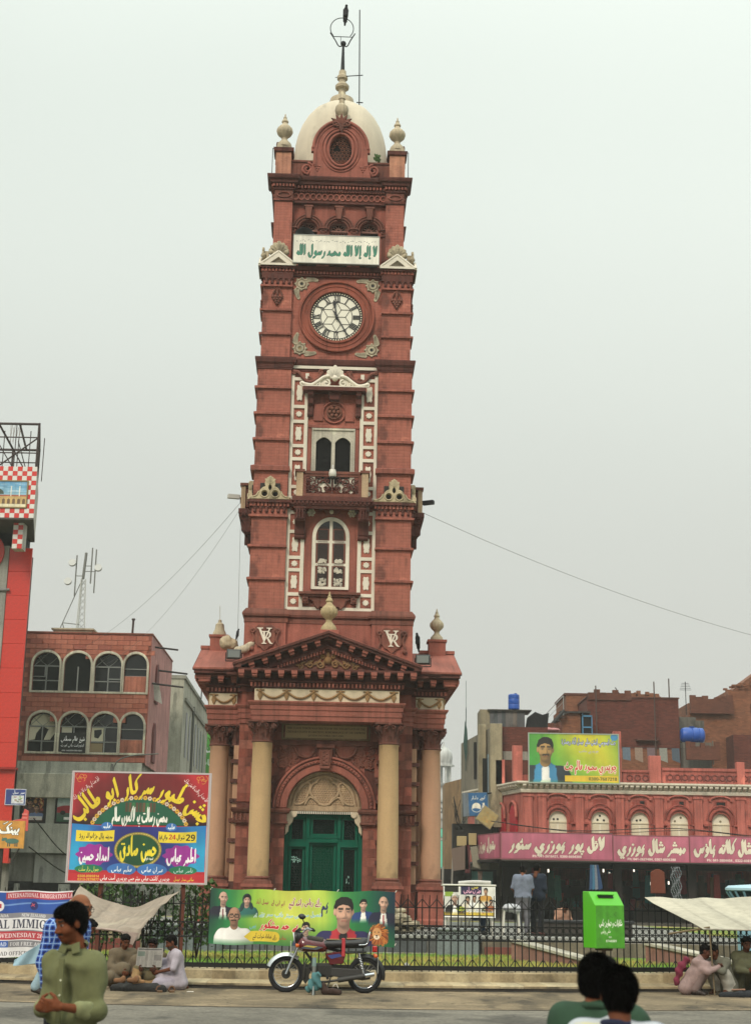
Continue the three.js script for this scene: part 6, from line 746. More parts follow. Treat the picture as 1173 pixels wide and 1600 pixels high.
{
const M=thing('radio_mast','white lattice radio mast with dishes and panel antennas on the roof','mast',[-18.3,14.2,-90]);
const s=metal('#b5b6b0',{metalness:0.2}),d=metal('#6f706a',{metalness:0.3}),o=[];for(let k=0;k<3;k++){const a=k*TAU / 3;o.push(bar([cos(a)*0.32,2.3,sin(a)*0.32],[cos(a)*0.16,5.9,sin(a)*0.16],0.035,5));for(let i=0;i<9;i++){const y0=2.3 + i*0.4,b=a + TAU / 3,r0=0.32 - 0.16*i / 9;o.push(bar([cos(a)*r0,y0,sin(a)*r0],[cos(b)*r0,y0 + 0.4,sin(b)*r0],0.02,4));}}
make('lattice',o,s,M);make('stay',[bar([-2.1,0.4,0],[0,6.0,0],0.03,5),bar([-1.1,3.1,0],[0,3.0,0],0.03,5),bar([-1.1,3.1,0],[-0.2,0.4,0],0.03,5)],d,M);for(const q of[bar([0,0,0],[0,2.4,0],0.05,6),bar([0,5.9,0],[0.1,7.6,0],0.09,6)])make('pole',[q],d,M);
for(const[x,y0,y1]of[[-0.45,4.8,7.4],[0.5,5.6,7.9],[0.75,5.0,7.8]])make('antenna',[bar([x,y0,0.1],[x,y1,0.1],0.045,5),bar([x,(y0 + y1)/ 2,0],[0,(y0 + y1)/ 2,0],0.025,4)],d,M);
for(const[x,y]of[[-0.7,6.9],[-0.9,5.7],[0.95,6.6]])make('dish',[flat(new THREE.CylinderGeometry(0.24,0.24,0.16,14).rotateX(PI / 2 - 0.3).translate(x,y,0.2))],mat('#b8bab6'),M);
}
{
const A=thing('concrete_block','weathered grey concrete building with narrow slit windows behind the red tiled one','building',[-13.0,0,-84]);
make('wall',[prism([[0,0],[2.15,0],[1.6,-18],[0,-18]],0,13.1)],conc('#bdbbaa'),A);make('roof_slab',[prism([[-0.05,0.06],[2.25,0.06],[1.7,-18],[-0.05,-18]],13.1,13.3)],conc('#a3a195'),A);
for(let i=0;i<7;i++)for(const[y,h]of[[8.2,2.6],[3.4,2.6]]){const z=-2.2 - i*2.1,x=2.15 - 0.55*(-z / 18);make('window',[bx(x - 0.05,x + 0.03,y + 0.6,y + 0.6 + h,z - 0.5,z + 0.1)],mat('#23262a',{roughness:0.3}),A);}make('string_course',[prism([[2.1,-0.8],[2.24,-0.8],[1.7,-18],[1.5,-18]],11.9,12.1),prism([[2.1,-0.8],[2.24,-0.8],[1.7,-18],[1.5,-18]],7.3,7.5)],conc('#98968a'),A);
make('canopy',[bx(1.9,3.2,13.9,14.0,-12,-9),bar([2.1,13.1,-9.2],[2.1,13.9,-9.2],0.04),bar([2.9,12.4,-9.2],[2.9,13.9,-9.2],0.04)],mat('#303436'),A);make('drain_pipe',[bar([2.05,2,-6],[2.05,12.2,-6],0.08,6)],mat('#55554f'),A);
const ad=boardMat(128,256,(g,w,h)=>{g.fillStyle='#8f97a3';g.fillRect(0,0,w,h);g.fillStyle='#3f9a2a';g.fillRect(0,70,w,h - 70);g.beginPath();g.ellipse(w / 2,74,90,22,0,0,TAU);g.fill();urdu(g,'پاکستان',w / 2,140,34,{align:'c'});urdu(g,'موبائل',w / 2,190,28,{align:'c'});});
const a=thing('advert_panel','tall green advertising panel partly hidden behind the tower columns','billboard',[-11.4,0,-104]);sheet('panel',2.3,4.6,ad,a,0,10.9,0,0.15);make('post',[bar([0,0,-0.2],[0,9,-0.2],0.12,8)],mIron,a);
const l=thing('street_lamp','thin street lamp with a curved arm before the grey concrete building','street lamp',[-11.9,0,-68]);make('pole',[bar([0,0,0],[0,6.9,0],0.06,8)],mat('#5a5c58'),l);make('arm',[tube([[0,6.4,0],[0.2,7.0,0],[0.7,7.25,0],[2.1,7.4,0]],0.03,6)],mat('#5a5c58'),l);
}
{
const R=thing('red_clad_block','bright red clad shop block with a red and white chequered corner tower','building',[-16.6,0,-60],0.0);
const rp=(n,l,m)=>make(n,l,m,R),red=paint('#dc3a2c',{roughness:0.35,map:T.cloth}),wht=stone('#d9d6cc');
for(let i=0;i<9;i++)rp('cladding_panel',[cbox(0.98,1.045,0.1,0.008,1.24,6.7 + i*1.05,-1.95)],red);for(let i=0;i<9;i++)if(i !==5)rp('cladding_panel',[cbox(0.7,1.045,0.1,0.008,-0.1,6.7 + i*1.05,-2.2)],red);
rp('pilaster',[bx(0.35,0.74,6.2,15.7,-2.2,-1.85)],conc('#b9b8b0'));rp('wall',[prism([[-4,-2.3],[1.7,-2.3],[-1.2,-12],[-4,-12]],0,15.3),bx(0.76,1.72,2.5,6.2,-2.3,-2.0)],conc('#8b8a84'));rp('fascia',[bx(-1.5,1.72,2.3,6.1,-2.3,-1.9)],red);rp('ledge',[bx(-1.5,1.75,6.1,6.2,-2.3,-1.7)],mat('#8d201b'));rp('glass',[bx(-1.5,0.3,9.0,12.4,-2.32,-2.1)],mat('#1b1f22',{roughness:0.2}));
rp('roundel',[ext(circ(0.9,28),0.15).translate(-0.35,15.4,-1.9)],red);rp('lamp_bracket',[bar([-0.3,13.7,-1.8],[0.9,13.75,-1.8],0.06,5),bar([-0.2,8.2,-1.8],[0.6,8.25,-1.8],0.04,5)],conc('#aaa'));
// chequered storey: white tiles as the ground, red tiles proud of it
rp('tower_room',[prism([[-3,-0.02],[2.12,-0.02],[1.25,-4.2],[-3,-4.2]],16.5,18.7),bx(1.15,1.6,15.3,16.5,-1.2,-0.6)],wht);rp('soffit',[prism([[-3,0.02],[2.14,0.02],[1.25,-4.2],[-3,-4.2]],16.42,16.5)],conc('#57544f'));rp('recess',[bx(-3,1.1,15.3,16.42,-4,-2.6)],mDark);
const tl=merged([cbox(0.203,0.203,0.03,0.004)]),rt=paint('#c8322c',{roughness:0.3}),wt=paint('#d8d5cf',{roughness:0.3});let n=0;const onMural=(x,y)=>x<1.76&&y>16.98&&y<18.1;
const put=(x,y,z,ry,m)=>{const t=new THREE.Mesh(tl,m);t.name='wall_tile';t.position.set(x,y,z);t.rotation.y=ry;t.castShadow=t.receiveShadow=true;R.add(t);n++;};
for(let j=0;j<11;j++)for(let i=0;i<13;i++){const x=2.02 - i*0.206,y=16.6 + j*0.206;if(x<-0.3||onMural(x,y))continue;if(n<295)put(x,y,-0.01,0,((i + j)&1)?rt:wt);}
for(let j=0;j<6;j++)for(let i=0;i<2;i++)put(1.27 + i*0.206,15.4 + j*0.206,-0.59,0,((i + j)&1)?rt:wt);
const mu=boardMat(384,224,(g,w,h)=>{const s=g.createLinearGradient(0,0,0,h);s.addColorStop(0,'#3f8fc4');s.addColorStop(0.5,'#7fb4cc');g.fillStyle=s;g.fillRect(0,0,w,h);const q=rng(6);for(let i=0;i<40;i++){g.fillStyle=`rgba(230,240,245,${0.25 * q()})`;g.beginPath();g.ellipse(q()*w,q()*90,20 + 30*q(),4 + 6*q(),0,0,TAU);g.fill();}g.fillStyle='#2f4a3a';g.beginPath();g.ellipse(150,112,44,46,0,PI,TAU);g.fill();g.fillRect(147,52,6,16);g.fillStyle='#c7a35a';g.fillRect(0,128,w,70);g.fillStyle='#b0522f';g.fillRect(0,118,w,14);g.fillStyle='#6a4a28';for(let i=0;i<9;i++){g.beginPath();g.moveTo(16 + i*42,198);g.lineTo(16 + i*42,160);g.quadraticCurveTo(28 + i*42,142,40 + i*42,160);g.lineTo(40 + i*42,198);g.fill();}g.fillStyle='#d8cfa8';g.fillRect(0,198,w,26);for(const x of[250,320]){g.fillStyle='#e0dccb';g.fillRect(x,40,8,90);}g.strokeStyle='rgba(60,60,60,.35)';g.lineWidth=2;for(let i=0;i<9;i++){g.beginPath();g.moveTo(i*48,0);g.lineTo(i*48,h);g.stroke();}for(let i=0;i<5;i++){g.beginPath();g.moveTo(0,i*48);g.lineTo(w,i*48);g.stroke();}});
sheet('tile_picture',1.96,1.12,mu,R,0.78,17.53,0.0,0.05);rp('picture_frame',[bx(-0.2,1.8,18.09,18.14,-0.02,0.05),bx(-0.2,1.8,16.92,16.97,-0.02,0.05),bx(1.76,1.81,16.97,18.09,-0.02,0.05)],mat('#8a7a52'));
// steel frame on the roof
const F=thing('steel_frame','rusty steel hoarding frame on top of the chequered tower','steel frame',[-16.6,18.7,-60]);const st=mat('#3b2f2e',{roughness:0.8}),o=[],u=[];
for(const[x,z]of[[-1.2,-0.1],[0.3,-0.1],[2.05,-0.1],[-1.2,-4],[0.0,-4],[1.2,-4]])o.push(bar([x,0,z],[x,2.05,z],0.055,5));for(const z of[-0.1,-4])for(const y of[0.7,1.4,2.0])o.push(bar([-1.4,y,z],[z<-1?1.2:2.05,y,z],y>1.9?0.06:0.03,5));for(const[x,x2]of[[-1.2,-1.2],[0.3,0.0],[1.2,0.6],[2.05,1.2]])o.push(bar([x,2.0,-0.1],[x2,2.0,-4],0.05,5),bar([x,1.2,-0.1],[x2,1.2,-4],0.025,5));
make('post_and_beam',o,st,F);for(let i=0;i<9;i++)u.push(bar([-1.2 + i*0.38,0,-0.1 -(i % 3)],[-1.2 + i*0.38,2.0,-0.1 -(i % 3)],0.02,4));u.push(bar([0.3,0,-0.1],[2.05,1.4,-0.1],0.035,4),bar([1.2,0,-4],[0.3,1.8,-2],0.03,4));make('brace',u,st,F);
const w=[];for(let i=0;i<8;i++){w.push(bar([0.1 + 0.06*i,2,-3 + 0.3*(i % 2)],[0.06 + 0.07*i,3.0 - 0.12*(i % 3),-3],0.012,4));}make('starter_bar',w,mat('#8a8078'),F);
const bp2=boardMat(160,128,(g,w2,h)=>{g.fillStyle='#253a86';g.fillRect(0,0,w2,h);g.fillStyle='#c9ccd4';g.fillRect(50,52,96,64);const q=rng(3);for(let i=0;i<14;i++){g.fillStyle=['#8a6','#a88','#887','#ccc'][i % 4];g.fillRect(54 + q()*70,56 + q()*46,18,10);}urdu(g,'سپر سیل',150,36,30,{color:'#e8e8ee'});g.strokeStyle='#d0d4e0';g.lineWidth=4;g.strokeRect(2,2,w2 - 4,h - 4);});
solo(sheet('poster',0.86,0.66,bp2,scene,-14.76,4.98,-61.85,0.03),'small blue and white poster on the red fascia','poster');
const ch=thing('chair_picture','pale red plastic chair picture mounted low on the red fascia','sign',[-14.5,4.0,-61.85]);make('panel',[ext([[-0.5,-0.4],[0.36,-0.4],[0.34,0.42],[0.16,0.5],[0.06,0.1],[-0.46,-0.02]],0.04,0.01)],paint('#c94f49'),ch);make('slat',[bx(0.1,0.3,0.1,0.16,0.04,0.06),bx(0.08,0.3,0.25,0.31,0.04,0.06),bx(-0.4,0.2,-0.1,-0.05,0.04,0.06)],paint('#dd7f78'),ch);
const ms=boardMat(256,224,(g,w2,h)=>{g.fillStyle='#cf8a2a';g.fillRect(0,0,w2,h);urdu(g,'بینگ',140,96,84,{pen:0.16,align:'c',outline:'#4a4033',outlineW:4});g.fillStyle='#3e6e62';g.beginPath();g.ellipse(170,166,50,22,0,0,TAU);g.fill();g.beginPath();g.ellipse(112,152,22,12,-0.4,0,TAU);g.fill();g.fillStyle='#2c4a44';for(const x of[136,150,190,204])g.fillRect(x,178,8,32);g.fillRect(96,136,5,10);});
const m=thing('shop_sign','mustard yellow shop sign with white Urdu letters and a cow','sign',[-14.05,0,-58]);sheet('board',1.34,1.04,ms,m,0,3.33,0,0.12);make('post',[bar([-0.2,0,-0.1],[-0.2,2.8,-0.1],0.08,8),bar([0.2,2.2,-0.1],[0.5,2.85,-0.1],0.03,5)],mat('#26211e'),m);
solo(make('cable',[tube([[-13.3,4.0,-59],[-12.4,2.6,-62],[-11.0,2.3,-66]],0.03,4,24),tube([[-13.4,2.9,-59],[-12.6,2.0,-62],[-11,1.2,-68]],0.03,4,24),tube([[-12.6,4.6,-70],[-11.6,3.6,-70],[-10.4,3.3,-70]],0.03,4,24)],mat('#1b1a1a')),'drooping black cables crossing the grey clad shop front','cable');
}
// ---------------------------------------------------------------- right side: pink arcade house, sign fascia, brick houses behind
{
const B=thing('pink_house','old pink plastered house with arched cream windows and a white corbelled cornice','building',[6.9,0,-75],0.0);
const bp=(n,l,m,p=B)=>make(n,l,m,p),pk=stone('#d87a6c'),pkD=stone('#b85c50'),wh=stone('#efe9da',{map:T.soft}),cr=stone('#f4eedb',{map:T.soft});
const fx=[[0.55,6.55],[5.4,6.6],[12.8,6.95]];
// facade: slightly bent, canted corner at the left
const X0=0.75,X1=19.5,wx=[2.55,4.68,6.68,8.66,10.76,13.0,15.1,17.2],w=0.46;
bp('wall',[ext([[X0,3.05],[X1,3.05],[X1,6.6],[X0,6.6]],0.35,0,wx.map((x)=>archPts(w,4.2,4.95,5.5).map(([a,b])=>[a + x,b]).reverse())).translate(0,0,-0.35),prism([[X0,-0.02],[X0 + 0.02,-0.4],[-1.25,-9],[-1.4,-8.9]],3.05,6.6),bx(X0,X1,2.2,6.6,-9,-8.7),bx(X1 - 0.3,X1,3.05,6.6,-8.7,-0.35)],pk);
for(const x of[1.05,1.75,3.62,5.66,7.62,9.6,11.75,14.0,16.1,18.3])bp('pilaster',[cbox(0.42,2.5,0.16,0.015,x,5.05,0.08),box(0.5,0.12,0.2,x,6.25,0.1),box(0.48,0.08,0.2,x,4.1,0.1)],pk);
wx.forEach((x,i)=>{
const W=bp('window',[ext(archPts(w,4.2,4.95,5.5).map(([a,b])=>[a + x,b]),0.04).translate(0,0,-0.2)],cr);
const q=[],d=[];for(const s of[-1,1]){q.push(bx(x + s*0.22 - 0.17,x + s*0.22 + 0.17,4.26,4.86,-0.16,-0.13));}q.push(bx(x - w,x + w,4.93,4.99,-0.16,-0.11));make('shutter',q,stone('#e9dfc4',{map:T.soft}),W);
for(const[dx,dy]of[[[-0.2,5.1],[0,5.1]],[[-0.12,5.1],[0,5.3],[0.2,5.08]],[[-0.14,5.1],[0.04,5.12]],[[-0.2,5.1],[0.1,5.28]],[[0,5.12]]][i % 5])d.push(flat(new THREE.CylinderGeometry(0.055,0.055,0.02,10).rotateX(PI / 2).translate(x + dx,dy,-0.15)));make('pierced_hole',d,i===1||i===0||i===2?mDark:stone('#8d8264'),W);
const ring=(ww,t)=>{const P=archPts(ww,4.95,4.95,4.95 + ww*1.28,8).slice(1,-1);return tube(P.slice(0).map(([a,b])=>[a + x,b,0.03]).filter((v)=>v[1]>=4.95),t,5,40);};
bp('window_arch',[ring(0.56,0.08),ring(0.72,0.05),bx(x - 0.9,x - 0.6,4.86,4.96,0,0.14),bx(x + 0.6,x + 0.9,4.86,4.96,0,0.14),bx(x - 0.68,x - 0.54,4.2,4.86,0,0.1),bx(x + 0.54,x + 0.68,4.2,4.86,0,0.1)],pkD);
bp('vent',[bx(x - 0.34,x + 0.34,5.78,6.12,-0.02,0.03),bx(x - 0.4,x + 0.4,5.74,5.78,0,0.06)],pkD);if(i>1)bp('vent_opening',[bx(x +(i===4?-0.2:0.02),x + 0.24,5.84,6.06,0.031,0.034)],mDark);
bp('hood_mould',[tube([[x - 0.52,6.2,0.07],[x - 0.3,6.3,0.08],[x,6.34,0.08],[x + 0.3,6.3,0.08],[x + 0.52,6.2,0.07]],0.055,5),box(0.12,0.14,0.12,x - 0.54,6.17,0.06),box(0.12,0.14,0.12,x + 0.54,6.17,0.06)],pk);
});
// cornice on little corbels; it follows the bend of the front
const path=[[X1 + 0.4,0.06],[5.4,0.06],[X0,0.06],[-1.4,-8.9]].reverse();
bp('cornice',[moulding([[0.02,6.5],[0.02,6.8]],path,false),moulding([[0,6.38],[0.06,6.4],[0.1,6.52],[0.1,6.56]],path,false),moulding([[0.0,6.78],[0.3,6.8],[0.36,6.86],[0.36,6.94],[-0.3,6.98]],path,false)],wh);
const gk=merged([ext([[0,0],[0.3,0.22],[0.3,0.3],[0,0.3]],0.17).rotateY(-PI / 2).translate(0.085,0,0)]);for(let i=0;i<66;i++){const m=new THREE.Mesh(gk,wh);m.name='corbel';m.position.set(0.85 + i*0.285,6.5,0.06);m.castShadow=m.receiveShadow=true;B.add(m);}for(let i=0;i<24;i++){const t=(i + 0.5)/ 24,m=new THREE.Mesh(gk,wh);m.name='corbel';m.position.set(lerp(X0,-1.4,t),6.5,lerp(0.06,-8.9,t));m.rotation.y=-1.335;m.castShadow=m.receiveShadow=true;B.add(m);}
// parapet: piers and pierced panels
for(const[x,z,h,ww]of[[0.55,-0.3,1.8,0.5],[5.65,-0.3,2.6,0.4],[7.55,-0.3,1.4,0.6],[11.9,-0.3,1.15,0.4],[-0.1,-3.0,1.3,0.5],[-0.6,-5.5,1.6,0.5]])bp('parapet_pier',[cbox(ww,h,0.4,0.02,x,6.95 + h / 2,z)],pk);
bp('parapet',[bx(5.9,7.3,6.95,7.5,-0.4,-0.2),bx(7.9,19.9,6.95,7.62,-0.4,-0.2),bx(5.8,7.3,7.5,7.62,-0.45,-0.12),bx(7.9,19.9,7.62,7.76,-0.45,-0.12),bx(0.8,5.5,6.95,7.3,-0.5,-0.3)],stone('#c86e62'));const lt=[];for(let i=0;i<14;i++)lt.push(torus(0.14,0.035,10,4).translate(8.3 + i*0.38,7.28,-0.18),box(0.08,0.3,0.04,8.12 + i*0.38,7.25,-0.18));for(let i=0;i<3;i++)lt.push(torus(0.14,0.035,10,4).translate(6.25 + i*0.4,7.22,-0.18));bp('pierced_panel',lt,stone('#8d4a44'));
// deep red doors in the canted flank
for(let i=0;i<3;i++){const t=0.12 + i*0.2,x=lerp(X0,-1.4,t),z=lerp(0,-8.9,t);const g=ext(archPts(0.5,4.1,5.2,5.8,5),0.1).rotateY(-1.335).translate(x - 0.03,0,z);bp('door',[g],paint('#a82430'));bp('door_arch',[tube(archPts(0.62,5.2,5.2,5.98,6).slice(1,-1).map(([a,b])=>[a,b,0]),0.08,5,24).rotateY(-1.335).translate(x - 0.14,0,z)],pk);}
bp('roof',[bx(X0,X1,6.9,6.95,-9,-0.3)],conc('#8a857a'));
// ground floor: open shops in shade
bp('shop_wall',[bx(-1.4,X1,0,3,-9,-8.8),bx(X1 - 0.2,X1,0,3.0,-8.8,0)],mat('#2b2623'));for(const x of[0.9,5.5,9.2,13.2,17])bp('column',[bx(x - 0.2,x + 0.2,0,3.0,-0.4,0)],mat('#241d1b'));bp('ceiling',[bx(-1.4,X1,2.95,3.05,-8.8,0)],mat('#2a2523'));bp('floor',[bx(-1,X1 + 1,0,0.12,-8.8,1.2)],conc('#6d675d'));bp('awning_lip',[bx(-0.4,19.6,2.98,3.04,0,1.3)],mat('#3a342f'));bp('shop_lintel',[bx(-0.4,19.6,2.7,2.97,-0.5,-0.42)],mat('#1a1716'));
// goods: hanging cloths and shelves, each bolt of cloth its own piece
const r=rng(17),cl=['#1f6a6c','#7a2430','#3a3f55','#5b2a1d','#2f5144','#8a6a48','#272a33','#a8423a','#4a3a30','#205a4c','#6d6258','#3d1f28'];for(let i=0;i<34;i++){const x=0.9 + r()*12,h=0.7 + r()*1.1,y=2.75 - r()*0.5;const p=ext([[-0.14,0],[0.14,0],[0.2,-h],[0.05,-h - 0.06],[-0.18,-h + 0.02]],0.06,0.01);const m=bp('hanging_cloth',[p.translate(x,y,-1.0 - r()*3)],fabric(cl[floor(r()*cl.length)]));}
for(let i=0;i<4;i++)bp('shelf',[bx(0.4 + i*3.2,3.2 + i*3.2,1.0,1.06,-4.2,-3.6),bx(0.4 + i*3.2,3.2 + i*3.2,1.8,1.86,-4.2,-3.6),bx(0.4 + i*3.2,3.2 + i*3.2,0.1,0.8,-3.4,-2.7)],mat('#3a322c'));const gd=[];for(let i=0;i<60;i++)bp('cloth_bolt',[cbox(0.16 + 0.2*r(),0.2 + 0.4*r(),0.3,0.02,0.6 + r()*12.4,[1.25,2.05,0.95][i % 3],[-3.9,-3.9,-3.0][i % 3])],fabric(cl[floor(r()*cl.length)]));
for(const[x,y]of[[5.0,2.55],[5.3,2.38],[6.55,2.6],[7.4,1.95],[8.3,2.0],[2.2,2.5]]){const bm=new THREE.Mesh(merged([cyl(0.04,0.04,0.16,x,y,0,8)]),mat('#ffffff',{emissive:'#fff4e0',emissiveIntensity:1.6}));bm.name='light_bulb';bm.position.z=-1.4;B.add(bm);}
}
{
const sign=(w,h,main,fit,sub,seed)=>boardMat(min(1024,w*150|0),200,(g,W,H)=>{const s=g.createLinearGradient(0,0,0,H);s.addColorStop(0,'#c4627a');s.addColorStop(1,'#b85670');g.fillStyle=s;g.fillRect(0,0,W,H);const q=rng(seed);for(let i=0;i<50;i++){g.fillStyle=`rgba(90,40,50,${0.07 * q()})`;g.fillRect(q()*W,0,4 + 20*q(),H);}urdu(g,main,W / 2,118,96,{align:'c',fit:fit*W,tall:108,pen:0.2,color:'#dcd2b8',outline:'#7d2f40',outlineW:3});if(sub){g.fillStyle='#f0dfd0';g.font='bold 25px sans-serif';g.textAlign='center';g.fillText(sub,W / 2,186);}g.strokeStyle='#8c3a4c';g.lineWidth=5;g.strokeRect(2,2,W - 4,H - 4);});
const put=(x0,x1,y,h,m,label,z=-73.9,ry=0)=>{const w=x1 - x0,t=thing('shop_sign',label,'sign',[(x0 + x1)/ 2,y,z],ry,undefined);sheet('board',w - 0.02,h,m,t,0,0,0,0.08);make('frame',[bx(-w / 2,w / 2,-h / 2 - 0.04,-h / 2,-0.1,0.06),bx(-w / 2,w / 2,h / 2,h / 2 + 0.03,-0.1,0.05),bx(-w / 2,-w / 2 + 0.04,-h / 2,h / 2,-0.1,0.055)],mat('#8d5a60'),t);return t;};
put(6.46,12.0,3.72,1.26,sign(5.5,1.28,'لائل پور ہوزری سٹور',0.86,'Ph: 041-2616421, 0300-6694300',1),'long pink shop sign with cream Urdu lettering, left of the three front ones');
put(12.0,15.78,3.66,1.27,sign(3.8,1.28,'مبشر شال ہوزری',0.9,'Ph: 041-2627484, 0307-6006288',2),'pink shop sign in the middle of the front row, with two phone numbers');
put(15.78,19.9,3.68,1.3,sign(4.1,1.28,'عزیز شال کلاتھ ہاؤس',0.93,'Ph: 041-2604404 , 0322-6083420',3),'pink shop sign cut off by the right edge of the picture');
const s4=put(-2.2,2.2,3.72,1.2,sign(4.4,1.28,'مقبول ہوزری',0.7,'',4),'faded pink shop sign turned down the side street');s4.position.set(5.93,3.72,-76.4);s4.rotation.y=-1.32;
solo(make('lamp_wire',[tube([[6.0,4.9,-74.2],[10,4.5,-74.1],[15,4.7,-74.2],[19,4.4,-74.2]],0.02,4,40)],mat('#2a2524')),'upper thin black wire strung along the pink facade','wire');solo(make('lamp_wire',[tube([[7.0,4.75,-74.3],[11,4.4,-74.2],[16,4.6,-74.2],[19.5,4.3,-74.2]],0.015,4,40)],mat('#2a2524')),'lower thin black wire strung along the pink facade','wire');
const h1=thing('hanging_scarves','blue and grey scarves hung from the sign edge over the shop','scarf',[10.9,3.0,-73.5]);for(let i=0;i<4;i++)make('scarf',[ext([[-0.1 + i*0.1,0],[-0.02 + i*0.1,0],[0.06 + i*0.14,-1.1],[-0.16 + i*0.14,-1.2]],0.05,0.01).translate(0,-0.15,i*0.04)],fabric(['#3a5f8a','#4a86a8','#8f98a4','#2f4f7a'][i]),h1);
const h2=thing('hanging_coat','rust coloured coat on a hanger before the dark shop','coat',[14.1,3.0,-73.6]);make('coat',[ext([[-0.1,0],[0.1,0],[0.34,-0.15],[0.36,-1.15],[-0.36,-1.15],[-0.34,-0.15]],0.12,0.03).translate(0,-0.3,0)],fabric('#7a3a22'),h2);make('hanger',[bar([0,0,0.06],[0,-0.3,0.06],0.012,4)],mIron,h2);
const h3=thing('hanging_beads','pale strings of beads hanging at the shop front','beads',[15.0,2.9,-73.6]);const hb=[];for(let k=0;k<6;k++)for(let i=0;i<22;i++)hb.push(flat(new THREE.OctahedronGeometry(0.03,0).translate(-0.2 + k*0.08 + 0.05*sin(i*0.7 + k),-0.1 - i*0.07,0.02*k)));make('bead_string',hb,mat('#9aa0a4'),h3);
}
{
const ad=boardMat(720,400,(g,w,h)=>{const s=g.createLinearGradient(0,h,w,0);s.addColorStop(0,'#2f9a38');s.addColorStop(0.45,'#5fae2e');s.addColorStop(0.75,'#b9b81f');s.addColorStop(1,'#7cb32c');g.fillStyle=s;g.fillRect(0,0,w,h);const gr=g.createRadialGradient(430,60,20,430,60,320);gr.addColorStop(0,'rgba(225,205,20,.75)');gr.addColorStop(1,'rgba(225,205,20,0)');g.fillStyle=gr;g.fillRect(0,0,w,h);portrait(g,130,150,186,{skin:'#b58a4a',moustache:true,shirt:'#e3e1da',coat:'#22303a',scarf:'#2f86b8'});
urdu(g,'جٹ ایسوسی ایشن ضلع فیصل آباد رجسٹرڈ',700,78,50,{fit:440,pen:0.1,color:'#b9c2d8',outline:'#3d4a72',outlineW:3});urdu(g,'چوہدری صاحب',560,146,32,{fit:160,color:'#a9a6c0'});urdu(g,'چوہدری محمود عالم جٹ',700,290,84,{fit:420,pen:0.11,color:'#d8402a',outline:'#f1e6d2',outlineW:4});g.fillStyle='#e0b81c';g.fillRect(285,342,430,50);g.fillStyle='#1f3d1e';g.font='bold 36px sans-serif';g.textAlign='right';g.fillText('0300-7687218',706,380);g.fillStyle='#3b8ac0';g.beginPath();g.arc(690,20,30,0,TAU);g.fill();});
const t=thing('portrait_billboard','green and yellow billboard with a moustached man in a blue scarf','billboard',[10.24,8.1,-74.6],0);sheet('board',4.5,2.42,ad,t,0,0,0,0.1);make('frame',[bx(-2.3,2.3,-1.27,-1.21,-0.1,0.08),bx(-2.3,2.3,1.21,1.26,-0.1,0.08),bx(-2.3,-2.25,-1.21,1.21,-0.1,0.08),bx(2.25,2.3,-1.21,1.21,-0.1,0.08)],mat('#9aa59a'),t);make('strut',[bar([-1.6,-1.2,-0.1],[-1.6,0.8,-0.9],0.05,5),bar([1.6,-1.2,-0.1],[1.6,0.8,-0.9],0.05,5)],mIron,t);
}
